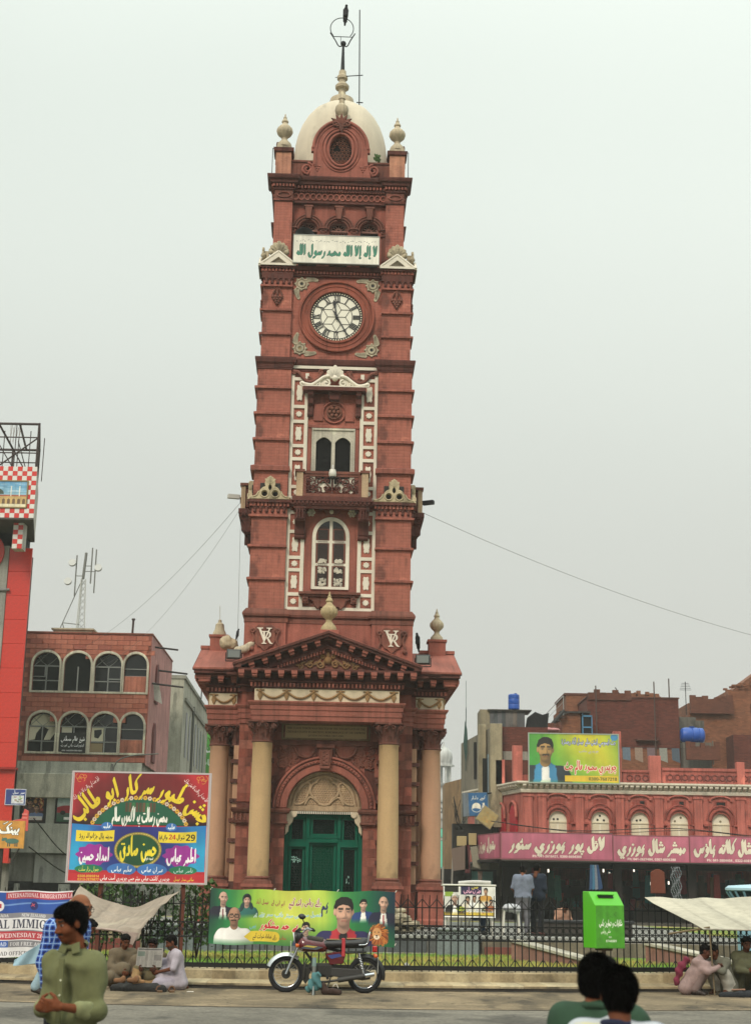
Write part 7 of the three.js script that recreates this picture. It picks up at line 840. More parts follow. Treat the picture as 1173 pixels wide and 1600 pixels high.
{
const rb=mat('#8a6a62',{map:T.rawBrick,roughness:0.95,bump:T.paintB,bs:0.01}),rd=mat('#8d6158',{map:T.rawBrick,roughness:0.95,bump:T.paintB,bs:0.01}),rl=mat('#b3967a',{map:T.rawBrick,roughness:0.95});
const A=thing('brick_house','dark red brick house rising behind the pink one, with a raised rear block','house',[0,0,-88]);
make('wall',[bx(9.5,18.45,0,10.4,-10,0),bx(12.95,18.45,10.4,12.95,-5,0)],rd,A);make('wall',[bx(12.2,18.2,11,13.6,-9,-4)],rl,A);make('coping',[bx(12.9,18.5,12.95,13.03,-5,0.05),bx(12.1,16.2,13.6,13.72,-9,-3.95)],rb,A);
{const r=rng(6),q=[];for(let i=0;i<34;i++)q.push(box(0.24,0.09 + 0.3*r()*(i / 34),0.25,16.3 +(i % 9)*0.22,13.64 + 0.12*floor(i / 9)*r(),-4.2 - r()));make('loose_brick',q,rl,A);}make('antenna',[bar([15.8,13.6,-4.5],[15.4,14.2,-4.5],0.03,4)],mIron,A);make('parapet',[bx(9.5,13,10.4,10.75,-0.3,0),bx(15.8,17.2,10.4,10.5,0,0.3)],rb,A);make('patch',[bx(13.4,18.4,0,9.9,0.003,0.02)],rl,A);
const R2=thing('brick_house','brown brick house at the right edge with a stepped broken parapet','house',[0,0,-95]);make('wall',[bx(20.55,30,0,13.6,-10,0),bx(23.4,30,13.6,14.6,-8,-1),ext([[23.6,14.5],[27,17.0],[30,17.0],[30,14.5]],4).translate(0,0,-6)],rl,R2);make('wall',[bx(22.9,30,0,11.4,0.0,2.0)],rd,R2);make('wall',[bx(24.0,30,0,8.4,2.0,3.0)],rl,R2);make('window',[bx(24.6,25.4,13.0,13.6,-0.02,0.05)],mDark,R2);{const q=[],r=rng(5);for(let i=0;i<30;i++)q.push(box(0.25,0.12,0.25,23.5 + i*0.11,14.62 + r()*0.3 + i*0.03,-1.3 - r()));make('loose_brick',q,rl,R2);}
const D=thing('brick_house','narrow dark brick house with a tall concrete pillar on its street corner','house',[0,0,-78]);make('wall',[bx(6.9,9.4,0,10.05,-9,-0.4)],rd,D);make('repair_patch',[bx(7.0,8.6,8.3,8.75,-0.41,-0.37)],conc('#a9a196'),D);make('pillar',[cbox(0.62,5.4,0.6,0.02,6.6,7.45,-0.1),cbox(0.4,5.6,0.6,0.02,5.95,7.4,-1.2)],conc('#b6a98c'),D);make('side_wall',[prism([[6.28,-0.4],[6.9,-0.4],[6.9,-9],[5.3,-9]],0,9.95)],conc('#8f8776'),D);make('window',[bx(5.95,6.26,5.2,8.4,-1.0,-0.85),bx(5.6,5.75,7.4,9.4,-2.6,-2.4)],mDark,D);make('poster_strip',[bx(6.2,6.3,5.3,8.6,-0.75,-0.6)],mat('#8fa6b2',{map:T.stone}),D);make('shutter_box',[bx(6.9,9.5,0,4.9,-0.4,0.3)],mat('#2a2220'),D);
// clutter on its roof
const P=thing('roof_shed','makeshift roof shed of grey sheets and sacks under the blue drum','shed',[0,10.05,-80]);const r=rng(9);for(let i=0;i<9;i++)make('sheet',[cbox(0.22,1.05 + 0.12*r(),0.05,0.006,6.55 + i*0.21,0.52,0.02*r())],conc(['#6f7074','#7d7a78','#5f6468','#8a8078'][floor(r()*4)]),P);make('screen',[bx(7.35,8.35,0,1.0,-0.1,-0.05)],conc('#a39a86'),P);make('roof_sheet',[bx(6.3,8.7,1.04,1.1,-1.8,0.2)],conc('#5d5a56'),P);make('tarpaulin',[ext([[8.4,0.1],[9.55,0.0],[9.65,0.95],[9.3,0.85],[8.9,1.0],[8.5,0.7]],0.6,0.05).translate(0,0,-0.4)],fabric('#17181b'),P);make('wall_end',[bx(5.9,6.5,-0.6,1.1,-2,0)],conc('#9f947c'),P);
const tank=(x,y,z,rr,h,label)=>{const t=thing('water_tank',label,'water tank',[x,y,z]);const b=paint('#1c57b8',{roughness:0.4,map:T.cloth});return[t,b];};
{const[t,b]=tank(7.75,11.16,-80,0.3,0.8,'upright blue plastic water drum on the left roof');const p=[[0,0],[0.28,0],[0.31,0.04],[0.31,0.25],[0.295,0.28],[0.31,0.31],[0.31,0.55],[0.295,0.58],[0.31,0.61],[0.3,0.8],[0.24,0.84],[0,0.85]];make('drum',[smooth(lathe(p.map(([a,c])=>[a,c]),24),30)],b,t);make('cap',[cyl(0.08,0.08,0.06,0.1,0.84,0,12)],paint('#12397c'),t);}
{const[t,b]=tank(19.2,10.3,-88,0.5,1.2,'round blue water tank lying on a grey block between the brick houses');const p=[[0,-0.75],[0.3,-0.72],[0.44,-0.62],[0.46,-0.4],[0.43,-0.36],[0.47,-0.3],[0.47,0.0],[0.44,0.04],[0.47,0.1],[0.47,0.4],[0.43,0.6],[0.3,0.7],[0,0.74]];make('drum',[smooth(lathe(p,26),30).rotateZ(PI / 2).translate(0,0.47,0)],b,t);make('cap',[cyl(0.16,0.16,0.08,0,0.93,0,14)],paint('#12397c'),t);}
solo(make('tank_block',[bx(18.5,20.2,0,10.3,-89,-87.4),bx(18.3,19.9,11.9,12.1,-94,-90),bx(18.4,20.4,8,11.9,-95,-90),bar([20.25,9,-87.3],[20.25,10.4,-87.3],0.05)],conc('#77726a')),'grey rendered block that carries the lying blue tank','wall');
const S=thing('roof_stair','steel roof stair with a thin handrail climbing to the brick block','staircase',[0,0,-86]);make('stringer',[bar([10.0,10.4,0],[11.3,11.9,0],0.1,4),bar([10.0,10.4,-0.8],[11.3,11.9,-0.8],0.1,4)],mat('#2b2a2a'),S);for(let i=0;i<7;i++)make('tread',[bx(10.05 + i*0.19,10.3 + i*0.19,10.45 + i*0.21,10.48 + i*0.21,-0.8,0)],mat('#55504c'),S);make('handrail',[bar([9.6,11.0,0],[11.25,12.75,0],0.025,4),bar([9.6,10.3,0],[9.6,11.0,0],0.025,4),bar([11.25,11.6,0],[11.25,12.75,0],0.025,4),bar([9.6,10.7,0],[11.25,12.4,0],0.012,4)],mat('#8d8f8e'),S);
const K=thing('roof_cabin','small brick roof cabin with blue window frames beside the stair','shed',[0,10.3,-86.5]);make('wall',[bx(10.9,12.3,0,1.5,-1.5,0)],rl,K);make('roof_slab',[bx(11.1,12.9,1.5,1.6,-1.6,0.2)],mat('#33302e'),K);make('window_frame',[bx(12.4,12.46,0,1.5,0,0.06),bx(12.95,13.0,0,1.4,0,0.06),bx(12.4,13.0,0.65,0.72,0,0.06),bx(12.4,13.0,1.3,1.4,0,0.06)],paint('#4a83a8'),K);make('window',[bx(12.3,13.0,0,1.4,-0.06,-0.01)],mDark,K);
solo(make('bundle',[sph(0.5,9.9,10.4,-83,10,0.3),sph(0.35,10.3,10.4,-82.9,10,0.35)],fabric('#c48a8a')),'pink cloth bundle lying on the roof edge above the billboard','bundle');
}
{
const r=rng(23),rb2=mat('#8f6f60',{map:T.rawBrick,roughness:0.95}),blk=(x0,x1,y0,y1,z)=>solo(make('brick_wall',[bx(x0,x1,y0,y1,z - 0.25,z),...Array.from({length:7},(_,i)=>{const w=(x1 - x0)/ 7,h=0.08 + 0.3*r();return bx(x0 + i*w,x0 +(i + 1)*w - 0.02,y1,y1 + h,z - 0.24,z - 0.01);})],rb2),'','wall');
blk(9.45,10.9,10.3,10.75,-84).userData.label='low ragged brick wall on the roof left of the steel stair';blk(18.5,20.5,9.2,9.9,-86.5).userData.label='ragged brick wall in front of the lying blue tank';blk(20.6,23.4,12.9,13.75,-94.6).userData.label='ragged parapet of the brown brick house at the right edge';blk(13.0,15.6,12.8,13.1,-87.9).userData.label='ragged top course of the dark red brick house';
const P=thing('roof_pipes','rusty water pipes standing on the dark red brick house','pipe',[0,0,-87.5]);for(const[x,y0,y1]of[[13.4,9.4,13.6],[16.9,9.4,13.9],[17.8,12.9,14.1]])make('pipe',[bar([x,y0,0],[x,y1,0],0.04,5)],mat('#4a3a34'),P);
const A2=thing('tv_aerial','thin television aerial on the roof beside the lying blue tank','aerial',[18.9,12.0,-88]);make('mast',[bar([0,0,0],[0,2.0,0],0.025,5)],mIron,A2);for(let i=0;i<5;i++)make('element',[bar([-0.35 + i*0.03,1.5 + i*0.1,0],[0.35 - i*0.03,1.5 + i*0.1,0],0.012,4)],mIron,A2);
const W2=thing('washing','row of faded cloths drying on a line above the pink parapet','washing',[14.8,8.4,-79]);make('line',[bar([-2.2,0.75,0],[2.2,0.7,0],0.012,4)],mIron,W2);for(let i=0;i<6;i++)make('cloth',[ext([[0,0],[0.42,0],[0.44,-0.6 - 0.2*r()],[0.02,-0.62]],0.02).translate(-2 + i*0.66,0.72,0)],fabric(['#8d8a80','#6f7f8d','#a08a7a','#7d6a6e','#9a9c92','#586470'][i]),W2);
}
{
const N=thing('narrow_house','narrow pink and tan house down the side street','house',[0,0,-92]);make('wall',[bx(6.05,6.7,0,9.4,-3,0)],stone('#bb7068'),N);make('wall',[prism([[4.9,-6],[6.05,-0.5],[6.05,-9],[4.9,-9]],0,8.4)],stone('#a5835a'),N);make('coping',[bx(6.0,6.75,9.4,9.5,-3,0.05)],mat('#6b4038'),N);
const cs=boardMat(224,240,(g,w,h)=>{g.fillStyle='#1f5d94';g.fillRect(0,0,w,h);g.fillStyle='#5f6a74';g.fillRect(0,0,30,h);urdu(g,'کیفے دلدار',128,66,44,{align:'c',fit:150,color:'#e6e2d2'});g.fillStyle='#e2dcc8';g.beginPath();g.arc(108,150,46,0,TAU);g.fill();g.fillStyle='#1f5d94';g.beginPath();g.moveTo(62,168);g.quadraticCurveTo(100,150,154,176);g.lineTo(150,196);g.lineTo(70,196);g.fill();g.strokeStyle='#e2dcc8';g.lineWidth=5;g.beginPath();g.arc(108,150,52,0.2,2.9);g.stroke();g.fillStyle='#e2dcc8';g.fillRect(172,106,22,26);g.fillRect(166,134,34,46);});
const c=thing('cafe_sign','blue box sign with a white ball emblem over the side street','sign',[5.42,5.86,-77],0.12);c.rotation.z=0.05;sheet('board',1.14,1.16,cs,c,0.05,0,0.16,0.04);make('sign_box',[bx(-0.62,0.62,-0.6,0.6,-0.2,0.138)],mat('#6f7880'),c);make('bracket',[bar([0.5,0.5,-0.1],[1.0,0.6,-0.6],0.04,5)],mIron,c);
const y=thing('tilted_sign','dirty yellow square sign hanging tilted below the blue one','sign',[6.0,5.18,-76.3],0.0);y.rotation.z=-0.62;sheet('board',0.86,0.8,boardMat(128,128,(g,w,h)=>{g.fillStyle='#a08a52';g.fillRect(0,0,w,h);const r=rng(4);for(let i=0;i<70;i++){g.fillStyle=`rgba(${150 + 60 * r()},${110 + 40 * r()},40,.25)`;g.fillRect(20 + r()*80,25 + r()*80,30*r(),6);}}),y,0,0,0.1,0.03);make('sign_box',[bx(-0.46,0.46,-0.43,0.43,-0.12,0.083)],mat('#8d8674'),y);
const j=thing('stall_clutter','dark stall with tilted boards and rags under the side street signs','stall',[0,0,-78]);make('board',[ext([[4.2,3.6],[5.0,3.8],[5.1,2.6],[4.3,2.5]],0.1).translate(0,0,1)],mat('#6a5a50'),j);make('cloth',[ext([[5.15,3.7],[5.5,3.75],[5.7,2.6],[5.3,2.7]],0.08,0.02).translate(0,0,1.2)],fabric('#9a9482'),j);make('panel',[bx(4.9,5.15,2.4,3.8,1.0,1.1)],mat('#4e1d20'),j);make('cupboard',[bx(4.3,6.4,3.6,4.9,-0.6,0.4),bx(3.6,6.6,0.6,2.6,-1,0)],mat('#1b1817'),j);make('door',[bx(5.3,6.4,0.4,2.5,0.02,0.1)],paint('#3f6c68'),j);make('crate',[cbox(0.5,0.5,0.5,0.02,4.75,4.0,0.6),cbox(0.4,0.6,0.4,0.02,5.3,4.1,0.7)],mat('#a39168'),j);for(const q of[bar([3.75,0,0.5],[3.8,2.7,0.5],0.06,6),bar([4.2,0,0.6],[4.3,3.2,0.6],0.05,6)])make('pole',[q],mat('#8d8a82'),j);make('rag',[ext([[5.55,2.5],[5.8,2.5],[5.75,1.7],[5.6,1.6]],0.05,0.01).translate(0,0,1)],fabric('#76645a'),j);
{const p=[],r=rng(12);for(let i=0;i<9;i++)p.push(tube([[4.2 + 0.5*r(),6.4 - 1.2*r(),0.5],[4.3 + 0.5*r(),5.0,0.6],[4.5 + 0.4*r(),4.6,0.4],[4.8 + 0.6*r(),5.0 + r(),0.2]],0.014,4,14));solo(make('wire_tangle',p.map((g)=>g.translate(0,0,-78)),mat('#1d1c1d')),'tangle of black wires beside the blue cafe sign','wire');}
solo(make('flag',[ext([[0,0],[0.12,-0.5],[0.18,-1.6],[0.05,-2.5],[-0.1,-1.4]],0.05,0.01).translate(5.4,11.1,-85),bar([5.44,8.2,-85],[5.46,11.8,-85],0.025,5),bar([5.46,11.5,-85],[5.46,13.4,-85],0.012,4)],fabric('#3e5a54')),'limp dark green flag on a thin pole right of the tower','flag');
// white domed building far down the street
const M=thing('white_domed_building','hazy white building with a small domed turret far down the street','building',[7.6,0,-140],0.05);const w=stone('#d8dad6'),g=paint('#2f8a7a');make('wall',[bx(-4,3,0,11.2,-8,0)],w,M);make('parapet',[bx(-4,3,9.6,9.75,0,0.15),bx(-4,3,11.1,11.3,-0.3,0.15),bx(-4,3,8.0,8.15,0,0.15)],stone('#bfc2be'),M);for(let i=0;i<9;i++)make('parapet_star',[torus(0.22,0.07,8,4).translate(-2.9 + i*0.62,8.85,0.03),box(0.06,1.2,0.08,-3.2 + i*0.62,8.8,0.04)],stone('#8f938f'),M);
const tx=-0.6;for(let i=0;i<6;i++){const a=i / 6*TAU + 0.3;make('turret_column',[cyl(0.1,0.1,1.7,tx + cos(a)*0.62,11.3,-1.2 + sin(a)*0.62,8)],w,M);}make('turret_base',[cyl(1.0,1.0,0.3,tx,11.1,-1.2,8),cyl(1.05,1.05,0.15,tx,13.0,-1.2,8),cyl(0.8,0.8,0.25,tx,13.15,-1.2,8)],w,M);make('dome',[smooth(lathe([[0.78,0],[0.85,0.4],[0.78,0.9],[0.5,1.3],[0.12,1.5],[0.1,1.65],[0.03,1.75],[0,2.2]],20),40).translate(tx,13.4,-1.2)],stone('#e0e2de'),M);
for(const x of[-0.5,0.9])for(const[y,h]of[[6.4,0.7],[3.6,2.4]]){const W=make('window',[bx(x - 0.6,x + 0.6,y - 0.08,y + h + 0.08,0,0.08)],g,M);make('pane',[bx(x - 0.48,x + 0.48,y,y + h,0.081,0.09)],paint('#5fc0a4'),W);}
}
// ---------------------------------------------------------------- railings, banners, boards and stalls round the island
const RF=21.1,onFence=(t,r=RF)=>[IX + cos(t)*r,IZ + sin(t)*r],fenceZ=(x,r=RF)=>IZ + sqrt(r*r -(x - IX)*(x - IX));
{
const F=thing('iron_fence','black wrought iron railing with rings and chevrons round the lawn','fence',[IX,0.265,IZ]),mF=mat('#131414',{roughness:0.55,metalness:0.3});
const A0=PI / 2 - 0.54,n=150,dt=0.0055;const gBar=merged([bar([0,0,0],[0,1.06,0],0.0105,5),bar([0,1.06,0],[0,1.17,0.035],0.0105,5,0.006)]),gRing=merged([torus(0.045,0.0065,12,4)]),gCh=merged([bar([0,0.19,0],[-0.1,0.06,0],0.007,4),bar([0,0.19,0],[0.1,0.06,0],0.007,4)]),gV=merged([bar([-0.11,1.1,0],[0,0.97,0],0.007,4),bar([0.11,1.1,0],[0,0.97,0],0.007,4)]);
const put=(name,g,t,y)=>{const m=new THREE.Mesh(g,mF);m.name=name;m.position.set(cos(t)*RF,y,sin(t)*RF);m.rotation.y=PI / 2 - t;m.castShadow=m.receiveShadow=true;F.add(m);};
for(let i=0;i<n;i++){const t=A0 + i*dt;put('bar',gBar,t,0);if(i % 2===0){put('chevron',gCh,t,0);put('chevron',gV,t,0);}if(i + 1<n){put('ring',gRing,t + dt / 2,0.64);put('ring',gRing,t + dt / 2,0.525);}}
const rail=(y,w,h)=>{const p=[];for(let i=0;i<=60;i++){const t=A0 +(n - 1)*dt*i / 60;p.push([cos(t)*RF,sin(t)*RF]);}p.reverse();return[moulding([[-w,y - h],[w,y - h],[w,y + h],[-w,y + h],[-w,y - h]],p,false)];};
for(const[y,w,h]of[[0.05,0.02,0.035],[0.47,0.01,0.009],[0.582,0.009,0.007],[0.695,0.01,0.009],[0.97,0.009,0.008]])make('rail',rail(y,w,h),mF,F);
}
const hang=(x0,x1,y0,y1,off,wr=0.012,seed=1)=>clothGeo(36,10,(u,v)=>{const x=lerp(x0,x1,u);return[x,lerp(y0,y1,v)- 0.012*sin(u*PI)*v + 0.01*sin(u*21 + seed),fenceZ(x,RF + off)+ wr*(sin(u*30 + v*3 + seed)+ 0.7*sin(u*67 + v*5))*(0.35 + 0.65*sin(v*PI))+ 0.03*(1 - v)*sin(u*9 + seed)];});
{
const m=boardMat(1536,448,(g,w,h)=>{const s=g.createLinearGradient(0,0,w,0);s.addColorStop(0,'#0b3f30');s.addColorStop(0.1,'#1a8a40');s.addColorStop(0.24,'#8fc030');s.addColorStop(0.42,'#d6dc46');s.addColorStop(0.62,'#b2d23c');s.addColorStop(0.72,'#2e9338');s.addColorStop(0.86,'#0e5f3c');s.addColorStop(1,'#0d2a40');g.fillStyle=s;g.fillRect(0,0,w,h);let q=g.createLinearGradient(0,h*0.55,0,h);q.addColorStop(0,'rgba(20,120,40,0)');q.addColorStop(1,'rgba(18,110,50,.8)');g.fillStyle=q;g.fillRect(0,0,w,h);
portrait(g,110,84,100,{coat:'#15152a',tie:'#8a1f35',skin:'#d3a48c',hair:'#5a5350',bald:true});portrait(g,305,96,84,{veil:'#15383a',skin:'#d8a890',coat:'#1f6a62',shirt:'#1f6a62'});portrait(g,205,230,140,{skin:'#b98565',shirt:'#e9e7e2',glasses:true,moustache:true,bald:true,hair:'#3a302c'});
portrait(g,800,320,96,{skin:'#e0b79c',coat:'#22305a'});portrait(g,1110,190,225,{skin:'#cf9c80',coat:'#25215a',shirt:'#141016',scarf:'#c11f2c',glasses:false});portrait(g,1272,120,84,{skin:'#d2a68c',coat:'#1b3a7a'});portrait(g,1440,110,108,{skin:'#d0a288',coat:'#1a1c3a',tie:'#b32436',bald:true});
urdu(g,'ہم',985,150,130,{pen:0.1,color:'#20245a',fit:70});urdu(g,'رائے ریاض راشد گنج',920,118,60,{fit:270,color:'#8f2a35',outline:'#f0d9cf',outlineW:3});urdu(g,'ایم این اے فیصل آباد',620,118,44,{fit:240,color:'#9b3b3f'});urdu(g,'تحصیل صدر میں سینئر نائب صدر بننے پر',925,214,46,{fit:560,color:'#6fb8b4',outline:'#eef2e0',outlineW:2});urdu(g,'بے حد مشکور',735,310,74,{fit:320,pen:0.16,color:'#d6202a',outline:'#f5e5d0',outlineW:3});urdu(g,'ہیں',390,310,52,{fit:60,color:'#66aeb4'});
g.fillStyle='#e0c021';g.beginPath();g.moveTo(290,382);g.lineTo(345,340);g.lineTo(540,340);g.quadraticCurveTo(585,342,585,382);g.quadraticCurveTo(585,424,540,424);g.lineTo(345,424);g.fill();urdu(g,'رائے خداداد شوکت گنج',560,396,40,{fit:200,color:'#3a2a10'});urdu(g,'منجانب',640,396,36,{fit:60,color:'#b5482a'});
// lion
const R=rng(4);for(let i=0;i<260;i++){const a=R()*TAU,r=40 + 46*R();g.strokeStyle=['#8a3a12','#b8561c','#d07a2c','#6a2a0e'][floor(R()*4)];g.lineWidth=5;g.beginPath();g.moveTo(1400 + cos(a)*30,350 + sin(a)*36);g.quadraticCurveTo(1400 + cos(a)*r,352 + sin(a)*r + 10,1404 + cos(a + 0.2)*r,360 + sin(a + 0.2)*(r + 10));g.stroke();}g.fillStyle='#cf9050';g.beginPath();g.ellipse(1388,346,38,46,0,0,TAU);g.fill();g.fillStyle='#efd9b8';g.beginPath();g.ellipse(1386,376,24,19,0,0,TAU);g.fill();g.fillStyle='#3a1f14';g.beginPath();g.ellipse(1386,364,11,6,0,0,TAU);g.fill();for(const x of[1371,1402]){g.beginPath();g.ellipse(x,335,6,4,0,0,TAU);g.fill();}g.strokeStyle='#5a3018';g.lineWidth=3;g.beginPath();g.moveTo(1386,368);g.lineTo(1386,378);g.lineTo(1374,384);g.moveTo(1386,378);g.lineTo(1398,384);g.stroke();});
const t=thing('green_banner','wide green and yellow banner with portraits and a lion tied to the railing','banner',[0,0,0]);make('sheet',hang(-2.5,0.42,0.63,1.475,0.05,0.01,2),m,t);const e=[];for(const[x,y]of[[-2.5,1.46],[-1.5,1.46],[-0.5,1.46],[0.42,1.46],[-2.5,0.65],[0.42,0.65]])e.push(bar([x,y,fenceZ(x,RF + 0.06)],[x + 0.02,y + 0.03,fenceZ(x)],0.006,4));make('tie',e,mat('#c9c4b4'),t);
}
{
const m=boardMat(1080,400,(g,w,h)=>{const X=(p)=>600 + p / 117*480;g.fillStyle='#d8d8dc';g.fillRect(0,0,w,h);g.fillStyle='#b2303e';g.fillRect(X(11),8,480,42);g.fillStyle='#1c4aa8';g.fillRect(0,8,X(11),42);g.fillRect(0,50,w,84);g.fillStyle='rgba(150,190,235,.55)';g.beginPath();g.moveTo(0,110);g.lineTo(X(117),60);g.lineTo(X(117),68);g.lineTo(0,124);g.fill();const T2=(s,x,y,f,c,mw)=>{g.fillStyle=c;g.font=f;g.fillText(s,x,y,mw);};
T2('INTERNATIONAL IMMIGRATION LAW',X(14),41,'bold 34px serif','#e4cfd2',450);g.fillStyle='#e7e7ea';g.beginPath();g.arc(X(1),92,32,0,TAU);g.fill();g.fillStyle='#c3263a';g.fillRect(X(-2),78,26,26);g.fillStyle='#20286e';g.beginPath();g.arc(X(57),92,26,0,TAU);g.fill();g.strokeStyle='#d44a5c';g.lineWidth=5;g.beginPath();g.moveTo(X(53),78);g.lineTo(X(58),98);g.moveTo(X(52),96);g.lineTo(X(58),82);g.stroke();
g.fillStyle='#7d7d86';g.fillRect(0,134,w,30);T2('CANADA',X(-10),158,'bold 25px serif','#dcdce0',120);T2('NEW ZEALAND',X(38),158,'bold 25px serif','#dcdce0',160);T2('REAL IMMIGRATION',X(-24),226,'bold 72px serif','#2a2d44',690);g.fillStyle='#7a7a82';g.fillRect(0,238,w,6);g.fillStyle='#c0313f';g.fillRect(0,244,w,50);T2('TUES WEDNESDAY 26TH JULY',X(-22),282,'bold 36px serif','#e8d5d8',560);g.fillStyle='#2a58b4';g.fillRect(0,300,X(19),40);T2('FAISALABAD',X(-32),332,'bold 32px serif','#d8dff0',200);g.fillStyle='#77777e';g.fillRect(X(19),300,480,40);T2('FOR FREE ASSESSMENT',X(22),332,'bold 30px serif','#d5d5da',380);T2('ISLAMABAD OFFICE',X(-30),388,'bold 32px serif','#55565e',330);});
const t=thing('blue_banner','blue, red and white immigration banner tied to the left end of the railing','banner',[0,0,0]);make('sheet',hang(-7.45,-4.72,0.36,1.395,0.05,0.012,5),m,t);make('tie',[bar([-4.72,1.38,fenceZ(-4.72,RF + 0.06)],[-4.7,1.41,fenceZ(-4.7)],0.006,4)],mat('#c9c4b4'),t);
}
{
const m=boardMat(1024,808,(g,w,h)=>{g.fillStyle='#c01a26';g.fillRect(0,0,w,h);let s=g.createRadialGradient(w / 2,400,120,w / 2,420,560);s.addColorStop(0,'#571414');s.addColorStop(0.75,'#7a1116');s.addColorStop(1,'#c01a26');g.fillStyle=s;g.fillRect(0,0,w,390);s=g.createLinearGradient(0,300,0,390);s.addColorStop(0,'rgba(10,5,5,0)');s.addColorStop(1,'rgba(10,5,5,.85)');g.fillStyle=s;g.fillRect(0,0,w,390);
g.strokeStyle='#d8902a';g.lineWidth=4;for(const k of[0,1]){g.save();if(k){g.translate(w,0);g.scale(-1,1);}for(let i=0;i<5;i++){g.beginPath();g.arc(34 + i*12,34 +(i % 2)*22,20 - i*2,i,i + 4.4);g.stroke();}g.restore();}
for(const k of[-1,1]){g.save();g.translate(w / 2 + k*418,120);g.rotate(k*0.72);urdu(g,'اہل بیت کی ولادت کا جشن مبارک',0,12,34,{align:'c',fit:240,color:'#e7d5d0'});g.restore();}
g.fillStyle='#0c5a3c';g.beginPath();g.moveTo(150,386);g.quadraticCurveTo(w / 2,-10,w - 150,386);g.fill();for(let i=0;i<9;i++){g.fillStyle=['#8a2a1c','#b5402a','#4f8a3a','#a03022'][i % 4];g.globalAlpha=0.55;g.fillRect(400 + i*26,222,20,70);}g.globalAlpha=1;
for(let i=0;i<=26;i++){const t=i / 26,a=lerp(PI + 0.34,TAU - 0.34,t),x=w / 2 + cos(a)*372,y=470 + sin(a)*285;g.fillStyle=i % 2?'#d9c2a8':'#e0a722';for(let p=0;p<6;p++){g.beginPath();g.arc(x + cos(p)*10,y + sin(p)*10,7,0,TAU);g.fill();}g.fillStyle='#7a3a2a';g.beginPath();g.arc(x,y,5,0,TAU);g.fill();}
urdu(g,'جشن ظہور سرکار ابو طالب',w / 2,146,176,{arc:600,fit:1080,align:'c',tall:160,pen:0.13,color:'#eac814',outline:'#3c0d0c',outlineW:3});urdu(g,'محسن رسالت پہ لاکھوں سلام',w / 2,358,92,{align:'c',fit:420,tall:120,pen:0.12,color:'#eeeae0'});
s=g.createLinearGradient(0,390,0,720);s.addColorStop(0,'#1878c8');s.addColorStop(0.5,'#1a9ad0');s.addColorStop(1,'#1fa0d6');g.fillStyle=s;g.beginPath();g.moveTo(8,384);g.quadraticCurveTo(w / 2,420,w - 8,384);g.lineTo(w - 8,724);g.lineTo(8,724);g.fill();s=g.createRadialGradient(w / 2,560,60,w / 2,560,420);s.addColorStop(0,'#221a78');s.addColorStop(0.6,'rgba(34,30,120,.75)');s.addColorStop(1,'rgba(34,30,120,0)');g.fillStyle=s;g.fillRect(8,400,w - 16,324);
for(const[x0,x1]of[[44,330],[660,946]]){g.fillStyle='#eacb1a';g.beginPath();g.moveTo(x0,432);g.quadraticCurveTo((x0 + x1)/ 2,446,x1,428);g.lineTo(x1,510);g.quadraticCurveTo((x0 + x1)/ 2,520,x0,514);g.fill();}urdu(g,'مدینہ ہال جڑانوالہ روڈ',318,488,44,{fit:250,color:'#2a2320'});g.font='bold 66px sans-serif';g.fillStyle='#151210';g.textAlign='right';g.fillText('29',938,498);urdu(g,'شوال',858,486,40,{fit:62,color:'#2a2320'});g.fillStyle='#c5231f';g.font='bold 50px sans-serif';g.fillText('24',792,490);urdu(g,'جولائی اتوار',730,486,36,{fit:66,color:'#2a2320'});
for(const x of[188,836]){g.fillStyle='#a01f96';g.beginPath();for(let i=0;i<=80;i++){const a=i / 80*TAU,r=1 + 0.08*cos(a*10);g.lineTo(x + cos(a)*130*r,610 + sin(a)*76*r);}g.fill();}urdu(g,'اظہر عباس',950,648,92,{fit:228,tall:112,pen:0.12,color:'#f2eef4'});urdu(g,'امداد حسین',302,648,92,{fit:228,tall:112,pen:0.12,color:'#f2eef4'});
g.fillStyle='#8e7a2a';g.beginPath();g.ellipse(w / 2,572,178,132,0,0,TAU);g.fill();g.fillStyle='#0d4a22';g.beginPath();g.ellipse(w / 2,572,156,112,0,0,TAU);g.fill();g.strokeStyle='#d9c25a';g.lineWidth=5;g.setLineDash([12,8]);g.beginPath();g.ellipse(w / 2,572,167,122,0,0,TAU);g.stroke();g.setLineDash([]);urdu(g,'حسن صادق',w / 2,606,130,{align:'c',fit:276,tall:165,pen:0.12,color:'#ecd21a'});urdu(g,'قصیدہ خواں',632,640,34,{fit:70,color:'#e8e4da'});
for(const[x,y,rx,t]of[[270,400,42,'علیہ'],[754,400,42,'علیہ'],[398,716,108,'عظیم عباس'],[626,716,112,'عمران عباس']]){g.fillStyle='#2f6fc0';g.beginPath();g.ellipse(x,y,rx,rx>60?46:30,0,0,TAU);g.fill();urdu(g,t,x,y + 12,44,{align:'c',fit:rx*1.5,color:'#e9eef5'});}for(const[x,t,c]of[[154,'جھولی مزار سنگت','#e0d84a'],[856,'ناصر عباس','#bcd6d2']]){g.fillStyle='#127a4c';g.beginPath();g.ellipse(x,716,104,32,0,0,TAU);g.fill();urdu(g,t,x,728,38,{align:'c',fit:150,color:c});}
